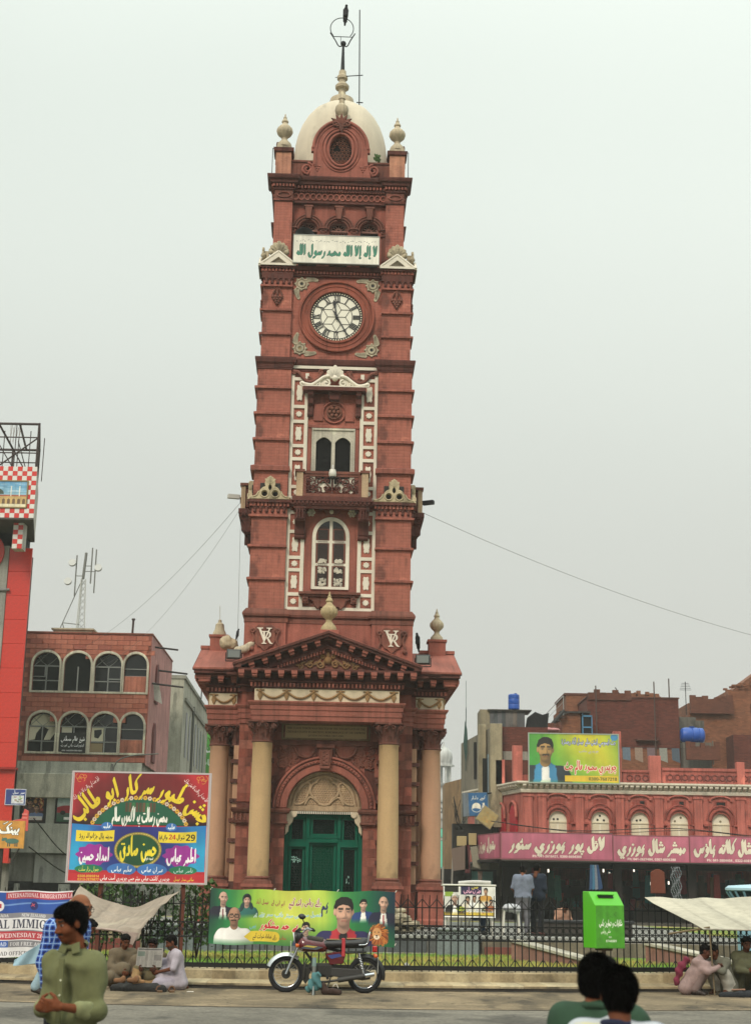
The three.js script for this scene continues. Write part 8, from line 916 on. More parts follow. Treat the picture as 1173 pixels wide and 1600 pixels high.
g.fillStyle='#d0202a';g.beginPath();g.moveTo(0,752);g.quadraticCurveTo(w*0.3,722,w*0.5,764);g.quadraticCurveTo(w*0.75,740,w,742);g.lineTo(w,h);g.lineTo(0,h);g.fill();g.fillStyle='#e8bf2a';g.font='bold 25px sans-serif';g.textAlign='left';g.fillText('0300-8989814',76,776);g.fillText('0313-7879877',76,800);urdu(g,'چوہدری کاشف عباس میثم حسن چوہدری آصف عباس',760,790,40,{fit:520,color:'#f0e6e0'});urdu(g,'سائیں مدثر فیصل',940,790,36,{fit:150,color:'#e8bf2a'});g.strokeStyle='#d9c8c4';g.lineWidth=5;g.strokeRect(2,2,w - 4,h - 4);});
const t=thing('event_billboard','red and blue religious event billboard on two rusty posts behind the railing','billboard',[-4.09,0.2,-26.5],0.03);sheet('board',2.41,1.9,m,t,0,2.3,0,0.06);const r=mat('#5a2c20',{roughness:0.9});for(const x of[-0.62,0.82])make('post',[bx(x - 0.04,x + 0.04,-0.1,3.28,-0.1,-0.035)],r,t);make('frame',[bx(-1.24,1.24,3.24,3.27,-0.05,0.035),bx(-1.24,1.24,1.33,1.355,-0.05,0.035),bx(-1.24,-1.21,1.355,3.24,-0.05,0.035),bx(1.21,1.24,1.355,3.24,-0.05,0.035),bx(-1.2,1.2,2.2,2.25,-0.08,-0.032)],mat('#b9aeb0'),t);
}
{
const m=boardMat(256,320,(g,w,h)=>{g.fillStyle='#3f9b14';g.fillRect(0,0,w,h);const r=rng(3);for(let i=0;i<10;i++){g.fillStyle='rgba(30,60,10,.35)';g.fillRect(100 + 90*r(),20 + 80*r(),3 + 4*r(),5 + 10*r());}urdu(g,'شکایات و تجاویز بکس',240,150,54,{fit:215,pen:0.12,color:'#e8efdc'});urdu(g,'ضلعی پولیس',130,205,40,{fit:90,color:'#d5e6c4'});g.fillStyle='#dcebcf';g.font='bold 17px sans-serif';g.textAlign='center';g.fillText('NO.',128,246);g.font='bold 26px sans-serif';g.fillText('8744889',136,278);});
const t=thing('complaints_box','bright green metal complaints box with a slot and white Urdu writing on a post','box',[3.76,0.3,-24.28],0.42),gr=paint('#4fae18',{roughness:0.4});
make('body',[ext([[-0.17,0.36],[0.19,0.36],[0.19,1.02],[0.0,1.23],[-0.17,1.23]],0.54,0.008).rotateY(-PI / 2).translate(0.27,0,0)],gr,t);sheet('front_panel',0.52,0.64,m,t,0,0.69,0.196,0.008);make('slot',[box(0.28,0.045,0.012).rotateX(-0.735).translate(0,1.15,0.085)],mat('#14240c'),t);make('slot_hood',[box(0.3,0.012,0.05).rotateX(-0.3).translate(0,1.18,0.085)],gr,t);make('post',[bar([0,-0.3,0],[0,0.36,0],0.035,10),box(0.2,0.04,0.2,0,0.34,0)],mat('#4a3a28'),t);
}
const awnM=(hex)=>fabric(hex,{map:T.stone});
{
const L=thing('cloth_awning','sagging cream cloth awning tied to the railing over the men at left','awning',[0,0,0]);const P=[[-4.6,1.47,fenceZ(-4.6,RF + 0.05)],[-3.0,1.45,fenceZ(-3.0,RF + 0.05)],[-3.55,0.8,-23.25],[-4.85,0.9,-23.2]];
make('cloth',clothGeo(40,24,(u,v)=>{const a=[0,1,2].map((i)=>lerp(lerp(P[3][i],P[2][i],u),lerp(P[0][i],P[1][i],u),v));a[1]-=0.27*sin(u*PI)*v + 0.05*sin(v*PI)*sin(u*PI);a[1]+=0.014*sin(u*17 + v*7)+ 0.012*sin(v*23 + u*14)+ 0.03*(vnoise(u*7,v*5)- 0.5);a[2]+=0.015*sin(u*12);if(v<0.12&&u>0.75)a[1]-=(u - 0.75)*0.5;return a;},0.006),awnM('#ab9d8d'),L);make('hem_fold',[tube([[-4.85,0.9,-23.2],[-4.3,0.86,-23.2],[-3.8,0.82,-23.22],[-3.55,0.74,-23.24]],0.018,5),ext([[0,0],[0.28,-0.02],[0.2,-0.2],[0.15,-0.18]],0.02).translate(-3.78,0.82,-23.22)],awnM('#b9a59a'),L);make('cord',[bar(P[0],[-4.62,1.5,fenceZ(-4.6)],0.006,4),bar(P[1],[-2.97,1.5,fenceZ(-3)],0.006,4)],mat('#6a5a48'),L);for(const q of[bar([-3.6,0.0,-23.22],[-3.56,0.8,-23.24],0.016,6),bar([-4.86,0,-23.18],[-4.85,0.9,-23.2],0.016,6)])make('pole',[q],mat('#4a3a2c'),L);
const R=thing('cloth_awning','taut off-white sheet awning tied to the railing over the men at right','awning',[0,0,0]);const Q=[[4.52,1.45,fenceZ(4.52,RF + 0.05)],[7.4,1.46,fenceZ(7.4,RF + 0.05)],[7.6,0.98,-23.9],[5.2,0.99,-23.55]];
make('cloth',clothGeo(44,20,(u,v)=>{const a=[0,1,2].map((i)=>lerp(lerp(Q[3][i],Q[2][i],u),lerp(Q[0][i],Q[1][i],u),v));a[1]-=0.03*sin(u*PI)*sin(v*PI);a[1]+=0.008*sin(u*19 + v*6)+ 0.02*(vnoise(u*11 + 4,v*6)- 0.5);if(u>0.5)a[1]+=0.04*sin((u - 0.5)*12)*v;return a;},0.006),awnM('#cfc8b4'),R);make('hem_fold',[bar(Q[3],Q[2],0.014,6)],awnM('#c9c2b2'),R);for(const q of[bar([4.75,0.9,-24.0],[5.3,1.02,-23.55],0.016,6),bar([7.5,0,-23.8],[7.6,0.98,-23.9],0.018,6),bar([5.35,0.0,-23.6],[5.3,1.0,-23.58],0.012,6)])make('pole',[q],mat('#6f6048'),R);
}
{
const B=thing('granite_block','pale grey granite block standing before the platform','block',[2.0,0.1,-34.1]);make('body',[cbox(0.94,0.54,0.4,0.012,0,0.27,0)],conc('#8e979b'),B);make('cap_slab',[cbox(1.0,0.05,0.46,0.01,0,0.565,0)],conc('#a5abac'),B);
const R2=thing('granite_block','grey granite block at the left of the railing behind the seated men','block',[-4.0,0.1,-33.8]);make('body',[cbox(1.5,0.54,0.4,0.012,0,0.27,0)],conc('#7f8a8f'),R2);make('cap_slab',[cbox(1.56,0.05,0.46,0.01,0,0.565,0)],conc('#9aa1a3'),R2);
const ramp=(A,Bp,label,h=0.5)=>{const t=thing('ramp_wall',label,'wall',[0,0,0]);const d=V3(...Bp).sub(V3(...A)),L=d.length(),an=atan2(d.x,d.z);const g=ext([[0,0],[L,0],[L,Bp[1]- A[1]+ h],[0,h]].map(([a,b])=>[a,b - h + A[1]- 0.04]),0.2);g.translate(0,0,-0.1).rotateY(an - PI / 2).translate(A[0],0,A[2]);make('wall',[g],stone('#a8796c'),t);const n=6;for(let i=0;i<n;i++){const p=V3(...A).lerp(V3(...Bp),(i + 0.5)/ n),c=cbox(L / n - 0.01,0.06,0.28,0.008);c.rotateZ(Math.atan2(Bp[1]- A[1],hypot(d.x,d.z))).rotateY(an - PI / 2).translate(p.x,p.y,p.z);make('coping_slab',[c],conc('#cfc9b8'),t);}};
ramp([2.95,0.56,-30.4],[4.3,0.27,-26.9],'pink plastered ramp wall with white coping sloping to the lawn beside the complaints box');ramp([5.55,0.56,-30.0],[7.0,0.27,-26.9],'pink plastered ramp wall with white coping below the right awning');
const S=thing('low_wall','low tan and brown wall at the back of the lawn, right of the granite block','wall',[0,0,-34.0]);make('wall',[bx(2.55,11,0,0.42,-0.5,0)],conc('#8d8272'),S);make('painted_base',[bx(2.6,3.55,0.05,0.3,0,0.06)],stone('#8e5248'),S);const S2=thing('low_wall','low wall with a red base behind the seated men at left','wall',[0,0,-32.5]);make('wall',[bx(-6.6,-4.85,0.1,0.58,-0.3,0)],conc('#b3a488'),S2);make('painted_base',[bx(-6.6,-4.86,0.1,0.4,0,0.05)],stone('#8c4a42'),S2);
const H=thing('rubble_heap','heap of pale broken stone slabs beside the tower steps','rubble',[0.7,0.515,-35.9]),r=rng(41),ms=['#c0b49c','#b3a68c','#cbc0a8','#a3977f'].map((h)=>conc(h)),gs=[0,1,2].map((k)=>merged([cbox(0.34 + 0.06*k,0.07,0.26,0.015)]));for(let i=0;i<84;i++){const lv=floor(i / 12),w=1.0 - lv*0.12;const m=new THREE.Mesh(gs[i % 3],ms[floor(r()*4)]);m.name='broken_stone';m.position.set(-0.55 +(r()- 0.35)*1.9*w,0.04 + lv*0.085 + 0.02*r(),(r()- 0.5)*0.7*w);m.rotation.set(0.35*(r()- 0.5),r()*3,0.4*(r()- 0.5));m.castShadow=m.receiveShadow=true;H.add(m);}
const K=thing('blue_kiosk','pale blue ribbed round kiosk with a flat disc roof at the right edge','kiosk',[7.15,0.22,-27.3]),bl=paint('#7fa9bd',{roughness:0.5});make('drum',[cyl(0.5,0.5,1.05,0,0,0,24)],bl,K);for(let i=0;i<22;i++){const a=i / 22*TAU;make('rib',[tube([[cos(a)*0.52,1.05,sin(a)*0.52],[cos(a + 0.1)*0.56,1.2,sin(a + 0.1)*0.56],[cos(a + 0.1)*0.66,1.36,sin(a + 0.1)*0.66]],0.022,5)],bl,K);}make('panel',[lathe([[0.46,1.05],[0.52,1.2],[0.62,1.37]],24)],mat('#22343c'),K);make('disc_roof',[smooth(lathe([[0.0,1.5],[0.62,1.46],[0.68,1.42],[0.68,1.38],[0.6,1.36],[0,1.36]].reverse(),32),30)],paint('#a3c3d0'),K);
}
{
const m=boardMat(448,256,(g,w,h)=>{g.fillStyle='#d6d4cd';g.fillRect(0,0,w,h);g.fillStyle='#1c1a16';g.fillRect(10,0,120,62);g.fillStyle='#26224a';g.fillRect(150,6,180,74);g.fillStyle='#8cae30';g.fillRect(14,60,70,36);g.fillStyle='#d9b62a';g.fillRect(0,216,w,24);g.fillStyle='#4a3a20';g.fillRect(0,238,w,8);portrait(g,100,118,74,{skin:'#c99a82',coat:'#141012',shirt:'#eceae5',hair:'#dcd6cf'});urdu(g,'حضرت صاحب',322,66,58,{fit:150,color:'#e6a7c4',outline:'#43204c',outlineW:3});urdu(g,'جشن',300,30,34,{fit:60,color:'#e2d02a'});for(const[x,y,s,c]of[[212,130,34,'#e0d6c0'],[268,122,30,'#f0efea'],[318,128,30,'#eee9d6'],[366,66,34,'#c48a2a'],[372,162,26,'#3a3f2a'],[410,150,28,'#b0572a']])portrait(g,x,y - 8,s*1.45,{shirt:c,skin:'#b98a6a',moustache:true});g.fillStyle='#b3c22c';g.beginPath();g.ellipse(150,190,42,16,0,0,TAU);g.fill();urdu(g,'محفل نعت',186,196,28,{fit:70,color:'#2a4a1a'});g.strokeStyle='#f1f0ec';g.lineWidth=9;g.strokeRect(3,3,w - 6,h - 6);const r=rng(8);for(let i=0;i<60;i++){g.fillStyle=['#c23','#26a','#ddd','#cb3'][i % 4];g.fillRect(150 + r()*270,186 + r()*40,3 + 7*r(),4);}});
const t=thing('poster_table','white plastic table draped with a crowded portrait poster','table',[2.32,0.515,-35.2]),wp=paint('#cfccc2',{roughness:0.5});make('poster',clothGeo(10,10,(u,v)=>[lerp(-0.6,0.6,u),lerp(0.4,1.14,v),0.36 -(v>0.9?(v - 0.9)*1.5:0)+ 0.008*sin(u*14)]),m,t);make('table_top',[cbox(1.24,0.04,0.7,0.012,0,1.12,0)],wp,t);for(const[x,z]of[[-0.55,0.26],[0.55,0.26],[-0.55,-0.26],[0.55,-0.26]])make('leg',[bar([x,0,z],[x*0.96,1.1,z],0.028,8)],wp,t);make('roll',[tube([[-0.25,1.16,0.28],[0.1,1.19,0.28],[0.5,1.18,0.26]],0.045,8)],fabric('#d8d5cf'),t);
const chair=(pos,turn,label)=>{const c=thing('plastic_chair',label,'chair',pos,turn);make('seat',[cbox(0.46,0.035,0.44,0.012,0,0.43,0)],wp,c);make('backrest',[cbox(0.44,0.36,0.03,0.012).rotateX(-0.15).translate(0,0.68,-0.24)],wp,c);for(const[x,z]of[[-0.2,0.19],[0.2,0.19],[-0.2,-0.2],[0.2,-0.2]])make('leg',[bar([x*1.12,0,z*1.1],[x,0.43,z],0.022,6)],wp,c);for(const s of[-1,1])make('armrest',[tube([[s*0.22,0.43,0.18],[s*0.25,0.63,0.16],[s*0.25,0.64,-0.1],[s*0.22,0.62,-0.24]],0.018,5)],wp,c);return c;};
chair([2.05,0.515,-35.9],0.2,'white plastic chair behind the poster table at its left end');chair([2.6,0.515,-35.95],-0.1,'white plastic chair behind the poster table at its right end');const st=thing('plastic_stool','white plastic stool holding a cloth beside the poster table','stool',[3.3,0.515,-35.1]);make('seat',[cbox(0.4,0.04,0.34,0.012,0,0.6,0)],wp,st);for(const[x,z]of[[-0.16,0.13],[0.16,0.13],[-0.16,-0.13],[0.16,-0.13]])make('leg',[bar([x*1.2,0,z*1.2],[x,0.6,z],0.022,6)],wp,st);solo(make('white_cloth',[sph(0.2,3.28,1.14,-35.02,12,0.5),sph(0.12,3.4,1.12,-34.96,10,0.9)],fabric('#cfd0d6')),'crumpled white cloth lying on the plastic stool','cloth');
const k=thing('shop_counter','long dark low counter before the shops behind the complaints box','counter',[5.4,0.44,-38.5]);make('top',[cbox(2.6,0.06,0.7,0.01,0,0.36,0)],mat('#2a2c2e'),k);make('front',[bx(-1.25,1.25,0,0.33,-0.3,0.3)],mat('#3a3632'),k);
}
{
const shrub=(x,z,h,w,seed,label)=>{const t=thing('shrub',label,'shrub',[x,0.2,z]),r=rng(seed),lv=[];for(let i=0;i<620;i++){const a=r()*TAU,k=pow(r(),0.5),y=h*(0.15 + 0.85*r()),R=w*k*(0.6 + 0.4*sin(y / h*PI))*(0.8 + 0.4*vnoise(cos(a)*3 + seed,y*5));const l=0.07 + 0.05*r(),q=tris([0,0,0,l*0.4,l*0.5,0.01,0,l,0,0,0,0,0,l,0,-l*0.4,l*0.5,0.01]);q.rotateX(r()*2 - 0.4).rotateY(r()*TAU).translate(cos(a)*R,y,sin(a)*R);lv.push(q);}make('foliage',lv,mat(['#3c5722','#304a1e','#456026'][seed % 3],{roughness:0.8,side:THREE.DoubleSide}),t);const s=[];for(let i=0;i<6;i++)s.push(bar([0,0,0],[(r()- 0.5)*w,h*0.8,(r()- 0.5)*w],0.014,4));make('stem',s,mat('#3a2a1c'),t);};
shrub(-5.0,-28.4,1.45,0.55,3,'leafy green shrub below the left post of the event billboard');shrub(-4.1,-28.0,1.5,0.6,4,'leafy green shrub below the middle of the event billboard');shrub(-3.2,-28.5,1.4,0.5,5,'leafy green shrub below the right end of the event billboard');
}
// ---------------------------------------------------------------- people: one smooth body each, clothes and hair as children
const STAND={lh:[.09,.93,0],rh:[-.09,.93,0],lk:[.1,.5,.02],rk:[-.1,.5,.02],la:[.1,.09,-.02],ra:[-.1,.09,-.02],lt:[.12,.03,.14],rt:[-.12,.03,.14],ls:[.175,1.41,0],rs:[-.175,1.41,0],le:[.23,1.13,-.03],re:[-.23,1.13,-.03],lw:[.23,.88,.05],rw:[-.23,.88,.05],n:[0,1.46,-.01],h:[0,1.6,.03],lf:[0,-1,.2],rf:[0,-1,.2]};
const mSkin=new Map();
function person(o){
const J={...STAND,...o.j},cell=o.cell??0.016,t=thing('person',o.label,'person',o.pos,o.turn??0);t.scale.setScalar(o.k??1);
const skin=new THREE.Color(o.skin??'#7a4a32');
// head in its own frame, then turned
const Mh=new THREE.Matrix4().makeRotationFromEuler(new THREE.Euler(o.pitch??0,o.yaw??0,o.tilt??0,'YXZ')).setPosition(...J.h);
const hc=o.headCell??0.0075,head=makeHead(o,hc,skin);head.applyMatrix4(Mh);
const tint=(g)=>{const n=g.attributes.position.count,c=new Float32Array(n*3);for(let i=0;i<n;i++)c.set([skin.r,skin.g,skin.b],i*3);g.setAttribute('color',new THREE.BufferAttribute(c,3));return g;};
const hm=mix(J.lh,J.rh,.5),sm=mix(J.ls,J.rs,.5),th=o.thin??1,core=(e)=>{const l=mix(J.ls,sm,.42),r=mix(J.rs,sm,.42);return[[J.lh,add(l,[0,-.06,0]),.1*th + e,.105*th + e],[J.rh,add(r,[0,-.06,0]),.1*th + e,.105*th + e],[J.ls,J.rs,.062*th + e,.062*th + e],[sm,J.n,.07 + e,.052 + e*0.5],[J.lh,J.rh,.115*th + e]];};
const arm=(s,e,end=2)=>{const a=J[s + 's'],b=J[s + 'e'],c=J[s + 'w'],q=[[a,mix(a,b,min(1,end)),.053 + e,lerp(.053,.042,min(1,end))+ e]];if(end>1)q.push([b,mix(b,c,end - 1),.041 + e,lerp(.041,.027,end - 1)+ e]);return q;};
const leg=(s,e,e2=e,end=2)=>[[J[s + 'h'],J[s + 'k'],.085 + e,.058 + e],[J[s + 'k'],mix(J[s + 'k'],J[s + 'a'],end - 1),.055 + e,.036 + e2]],foot=(s)=>[[J[s + 'a'],mix(J[s + 'a'],J[s + 't'],.5),.036,.038],[mix(J[s + 'a'],J[s + 't'],.4),J[s + 't'],.036,.026]];
const parts=[head,tint(sdf([...core(-.012),...arm('l',-.003),...arm('r',-.003),...leg('l',-.006),...leg('r',-.006),...foot('l'),...foot('r'),[J.n,add(J.h,[0,-.1,-.02]),.05]],.035,cell))];
for(const s of['l','r']){const w=J[s + 'w'],u=unit(J[s + 'f']??[0,-1,0]),up=J[s + 'p']??[s==='l'?-1:1,0,0.2],sd=unit(crs(u,up)),nn=unit(crs(sd,u)),cu=J.curl??0.7,m=s==='l'?1:-1;const q=[[w,add(w,u,.03),.026,.027]];for(let i=0;i<4;i++){const off=(i - 1.5)*.019*m,b=add(add(w,u,.088 - abs(i - 1.4)*.006),sd,off),L=[.068,.078,.073,.056][i];q.push([add(add(w,u,.02),sd,off*.6),b,.016,.0125]);let d=u,p=b;for(let k=0;k<3;k++){const a=cu*(k + .6)*.62,dd=unit(add(u.map((v)=>v*cos(a)),nn,sin(a))),e=add(p,dd,L*[.45,.31,.24][k]);q.push([p,e,.0095 - k*.0008,.0088 - k*.0008,.004]);p=e;}}{let p=add(add(w,u,.025),sd,-.028*m),d1=unit(add(add(u.map((v)=>v*.7),sd,-.75*m),nn,.35));const e=add(p,d1,.042),d2=unit(add(add(u.map((v)=>v*.9),sd,-.3*m),nn,.5));q.push([p,e,.014,.011],[e,add(e,d2,.032),.0105,.009,.005]);}parts.push(tint(sdf(q,.012,o.handCell??0.008)));}
const bodyG=mergeGeometries(parts.map((g)=>{g.deleteAttribute('uv');return g;}));setUV(bodyG);make('body',bodyG,mat('#ffffff',{...matte,vertexColors:true,roughness:0.65,bump:T.grain,bs:0.0006}),t);
const fold=(a,f=1)=>(d,x,y,z)=>d + a*(sin((y*26 + x*9*sin(y*5))*f + 5*vnoise(x*6 + 3,y*5 + z*4 + 7))*0.6 +(vnoise(x*9 + 40,y*9 + z*7 + 40)- 0.5)*1.4);
const top=o.top,hem=top.hem;
{const q=[...core(top.ease??.018),...arm('l',top.ease??.015,top.sleeve??2),...arm('r',top.ease??.015,top.sleeve??2)];if(top.kam){const km=mix(J.lk,J.rk,.5);q.push([J.lh,J.lk,.12,.105],[J.rh,J.rk,.12,.105],[hm,mix(hm,km,.9),.15,.14]);}const ff=fold(top.amp??.006);const g=sdf(q,.045,cell*0.85,{mod:(d,x,y,z)=>{d=ff(d,x,y,z);return hem !==undefined?max(d,hem - y):d;}});make('shirt',setUV(g),top.mat??fabric(top.color),t);}
if(top.cuff)for(const s of['l','r']){const a=mix(J[s + 'e'],J[s + 'w'],top.sleeve - 1.1),b=mix(J[s + 'e'],J[s + 'w'],top.sleeve - .92);make('cuff',setUV(sdf([[a,b,.056,.052]],.01,cell*.7,{mod:fold(.008,2)})),fabric('#8d9066'),t);}
if(top.collar){const c=J.n,a=[];for(let i=0;i<=12;i++){const b=-0.6 + i / 12*(TAU - 1.0)+ PI*0.68;a.push([c[0]+ sin(b)*.064,c[1]+ .012 + .014*cos(b)*-1,c[2]+ .0 + cos(b)*.062]);}const f=o.front??0;make('collar',[tube(a,.019,6).rotateY(0),...[-1,1].map((s)=>ext([[0,0],[s*.055,.02],[s*.075,-.045],[s*.02,-.06]],.012,.003).rotateX(-.25).translate(c[0]+ s*.008,c[1]+ .012,c[2]+ .062))],top.collarMat??top.mat??fabric(top.color),t);if(top.placket){const p=[];for(let i=0;i<5;i++)p.push(flat(new THREE.CylinderGeometry(.006,.006,.006,8).rotateX(PI / 2).translate(hm[0]+ .004,1.36 - i*.09,.152 + .004*i)));make('button',p,mat('#cfd0b8'),t);make('placket',[bx(-.018,.018,.95,1.4,.146,.156)],top.mat??fabric(top.color),t);}}
if(o.bot){const e=o.bot.wide??.018,g=sdf([...leg('l',e,e + .012,1.93),...leg('r',e,e + .012,1.93),[J.lh,J.rh,.118]],.04,cell,{mod:fold(.006,1.2)});make('trousers',setUV(g),fabric(o.bot.color),t);}
if(o.shoe)for(const s of['l','r'])make('shoe',setUV(sdf([[add(J[s + 'a'],[0,-.03,-.02]),mix(J[s + 'a'],J[s + 't'],.5),.045,.045],[mix(J[s + 'a'],J[s + 't'],.4),J[s + 't'],.044,.034]],.03,cell)),mat(o.shoe,{roughness:0.6}),t);
// hair
const kind=o.hair??'short';if(kind !=='none'){const g=makeHair(kind,hc);
if(hc<.0065&&kind !=='bald'){const p=g.attributes.position,nn=g.attributes.normal,bl=[],r=rng(5);for(let i=0;i<p.count;i +=3)for(let k=0;k<2;k++){const a=[p.getX(i),p.getY(i),p.getZ(i)],m=[nn.getX(i),nn.getY(i),nn.getZ(i)],dn=unit([m[0]*.5 + .5*(r()- .5),m[1]*.5 - .55 + .3*r(),m[2]*.5 +(a[2]>0?.35:-.1)+ .5*(r()- .5)]),L=.009 + .012*r(),s=unit(crs(dn,m)),o2=add(a,m,-.002);bl.push(...add(o2,s,-.0016),...add(o2,s,.0016),...add(add(o2,dn,L),m,.004));}const hb=tris(bl);hb.applyMatrix4(Mh);make('hair_strand',setUV(hb),mat('#0b0908',{cls:1,specularIntensity:0.2,roughness:0.6}),t).userData.kind='stuff';}
g.applyMatrix4(Mh);make('hair',setUV(g),mat(o.hairC??'#0c0a09',{cls:1,specularIntensity:0.12,roughness:0.7,bump:T.grain,bs:0.004}),t);}
if(o.glasses){const q=[-1,1].map((s)=>torus(.021,.0022,14,4).translate(s*.031,.004,.1));q.push(bar([-.01,.006,.101],[.01,.006,.101],.002,4),bar([.052,.008,.098],[.078,.01,0],.002,4),bar([-.052,.008,.098],[-.078,.01,0],.002,4));q.forEach((g)=>g.applyMatrix4(Mh));make('glasses',q,mat('#1a1a1c'),t);}
return t;
}
const GY=-0.30,checkM=mat('#ffffff',{map:dtex(128,128,(u,v)=>{const a=(u*4 % 1)<.42,b=(v*4 % 1)<.42,w=abs((u*4 % 1)- .7)<.07||abs((v*4 % 1)- .7)<.07;return w?[.55,.66,.82]:a&&b?[.05,.1,.3]:a||b?[.09,.2,.5]:[.15,.32,.65];},0.2),roughness:0.95,bump:T.fold,bs:0.006});
{
person({label:'young man in an olive shirt with rolled sleeves and clasped hands, nearest at left',pos:[-1.8,-0.276,-9.4],turn:-0.38,yaw:-0.5,pitch:0.22,cell:0.0105,headCell:0.0046,handCell:0.0048,skin:'#6b3d27',mou:1,stub:1,thin:0.8,k:0.955,j:{lh:[.08,.93,0],rh:[-.08,.93,0],ls:[.16,1.385,-.01],rs:[-.16,1.385,-.01],le:[.2,1.08,.02],re:[-.2,1.08,.0],lw:[.08,1.12,.25],rw:[-.08,1.11,.25],lf:[-.85,.1,.35],rf:[.85,.12,.3],lp:[0,.3,-1],rp:[0,.3,-1],curl:0.85,h:[-.02,1.615,.05],n:[0,1.47,.0]},top:{color:'#8c8f62',mat:fabric('#70734c'),sleeve:1.4,collar:1,placket:1,cuff:1,hem:0.8,amp:.017,ease:.01},bot:{color:'#1f2026'},shoe:'#1c1a19'});
person({label:'balding man with glasses in a blue checked shirt walking behind the olive shirt',pos:[-2.37,-0.155,-12],turn:1.0,thin:0.85,k:0.94,yaw:0.1,pitch:0.1,cell:0.013,headCell:0.0058,skin:'#7d5038',hair:'bald',hairC:'#2c2521',glasses:1,j:{h:[0,1.56,.13],n:[0,1.45,.06],le:[.24,1.12,-.06],lw:[.22,.88,.0]},top:{color:'#35579a',mat:checkM,sleeve:1.9,collar:1,hem:0.82},bot:{color:'#23252c'},shoe:'#1d1a18'});
person({label:'stooping walker in pale blue clothes, half hidden behind the checked shirt',pos:[-4.32,0,-21.3],turn:1.35,pitch:0.7,k:0.86,skin:'#6b4330',j:{lh:[.09,.86,-.12],rh:[-.09,.86,-.12],ls:[.17,1.05,.32],rs:[-.17,1.05,.32],n:[0,1.06,.38],h:[0,1.08,.52],le:[.2,.78,.36],re:[-.2,.78,.36],lw:[.16,.55,.42],rw:[-.16,.55,.42],lk:[.1,.47,.1],rk:[-.1,.46,-.12],la:[.1,.1,.08],ra:[-.1,.12,-.32],lt:[.1,.03,.24],rt:[-.1,.03,-.18]},top:{color:'#9dbccb',sleeve:1.9,kam:1,hem:.5},bot:{color:'#a3c0cd',wide:.035},shoe:'#2a211c'});
const flap=thing('loose_shirt_tail','pale blue shirt tail blown out to the left of the stooping walker','cloth',[-4.5,0.55,-21.25]);make('cloth',clothGeo(10,6,(u,v)=>[-0.42*u,-0.02 - 0.12*u + 0.3*(v - 0.3)*(1 - 0.75*u),0.03*sin(u*9 + v*3)],0.006),fabric('#9dbccb'),flap);
person({label:'man in a dark green shirt seen from behind at lower right',pos:[1.02,GY,-6.8],turn:2.75,yaw:-0.35,pitch:0.1,k:0.89,cell:0.012,headCell:0.0052,skin:'#7a4b35',j:{},top:{color:'#2c4a35',sleeve:1,collar:1,hem:.85},bot:{color:'#222429'},shoe:'#1c1a19'});
person({label:'man in a navy collar with pale striped back seen from behind at lower right',pos:[1.01,GY,-6.2],turn:2.7,yaw:0.3,pitch:0.25,k:0.875,cell:0.012,headCell:0.0052,skin:'#5f3826',j:{},top:{color:'#8d9298',mat:mat('#ffffff',{map:dtex(64,64,(u,v)=>{const b=(v*3)% 1;return b<.3?[.62,.63,.64]:b<.5?[.74,.72,.58]:b<.8?[.66,.68,.7]:[.5,.52,.56];},0.3),roughness:0.95,bump:T.fold,bs:0.008}),sleeve:1,collar:1,collarMat:fabric('#1c2440'),hem:.85},bot:{color:'#20242c'},shoe:'#1c1a19'});
}
const SIT={lh:[.1,.13,-.05],rh:[-.1,.13,-.05],ls:[.17,.58,.02],rs:[-.17,.58,.02],n:[0,.64,.04],h:[0,.77,.1],lk:[.3,.2,.24],rk:[-.3,.2,.24],la:[-.06,.09,.32],ra:[.06,.1,.24],lt:[-.18,.06,.34],rt:[.17,.07,.26],le:[.25,.36,.1],re:[-.25,.36,.1],lw:[.12,.28,.3],rw:[-.12,.28,.3],lf:[-.5,-.2,.8],rf:[.5,-.2,.8]};
const SQUAT={...SIT,lh:[.1,.16,-.14],rh:[-.1,.16,-.14],lk:[.14,.5,.2],rk:[-.14,.5,.2],la:[.13,.09,-.02],ra:[-.13,.09,-.02],lt:[.14,.03,.16],rt:[-.14,.03,.16],ls:[.17,.58,.06],rs:[-.17,.58,.06],n:[0,.65,.1],h:[0,.76,.19],le:[.22,.42,.24],re:[-.22,.42,.24],lw:[.06,.5,.42],rw:[-.06,.5,.42],lf:[-.6,.3,.5],rf:[.6,.3,.5]};
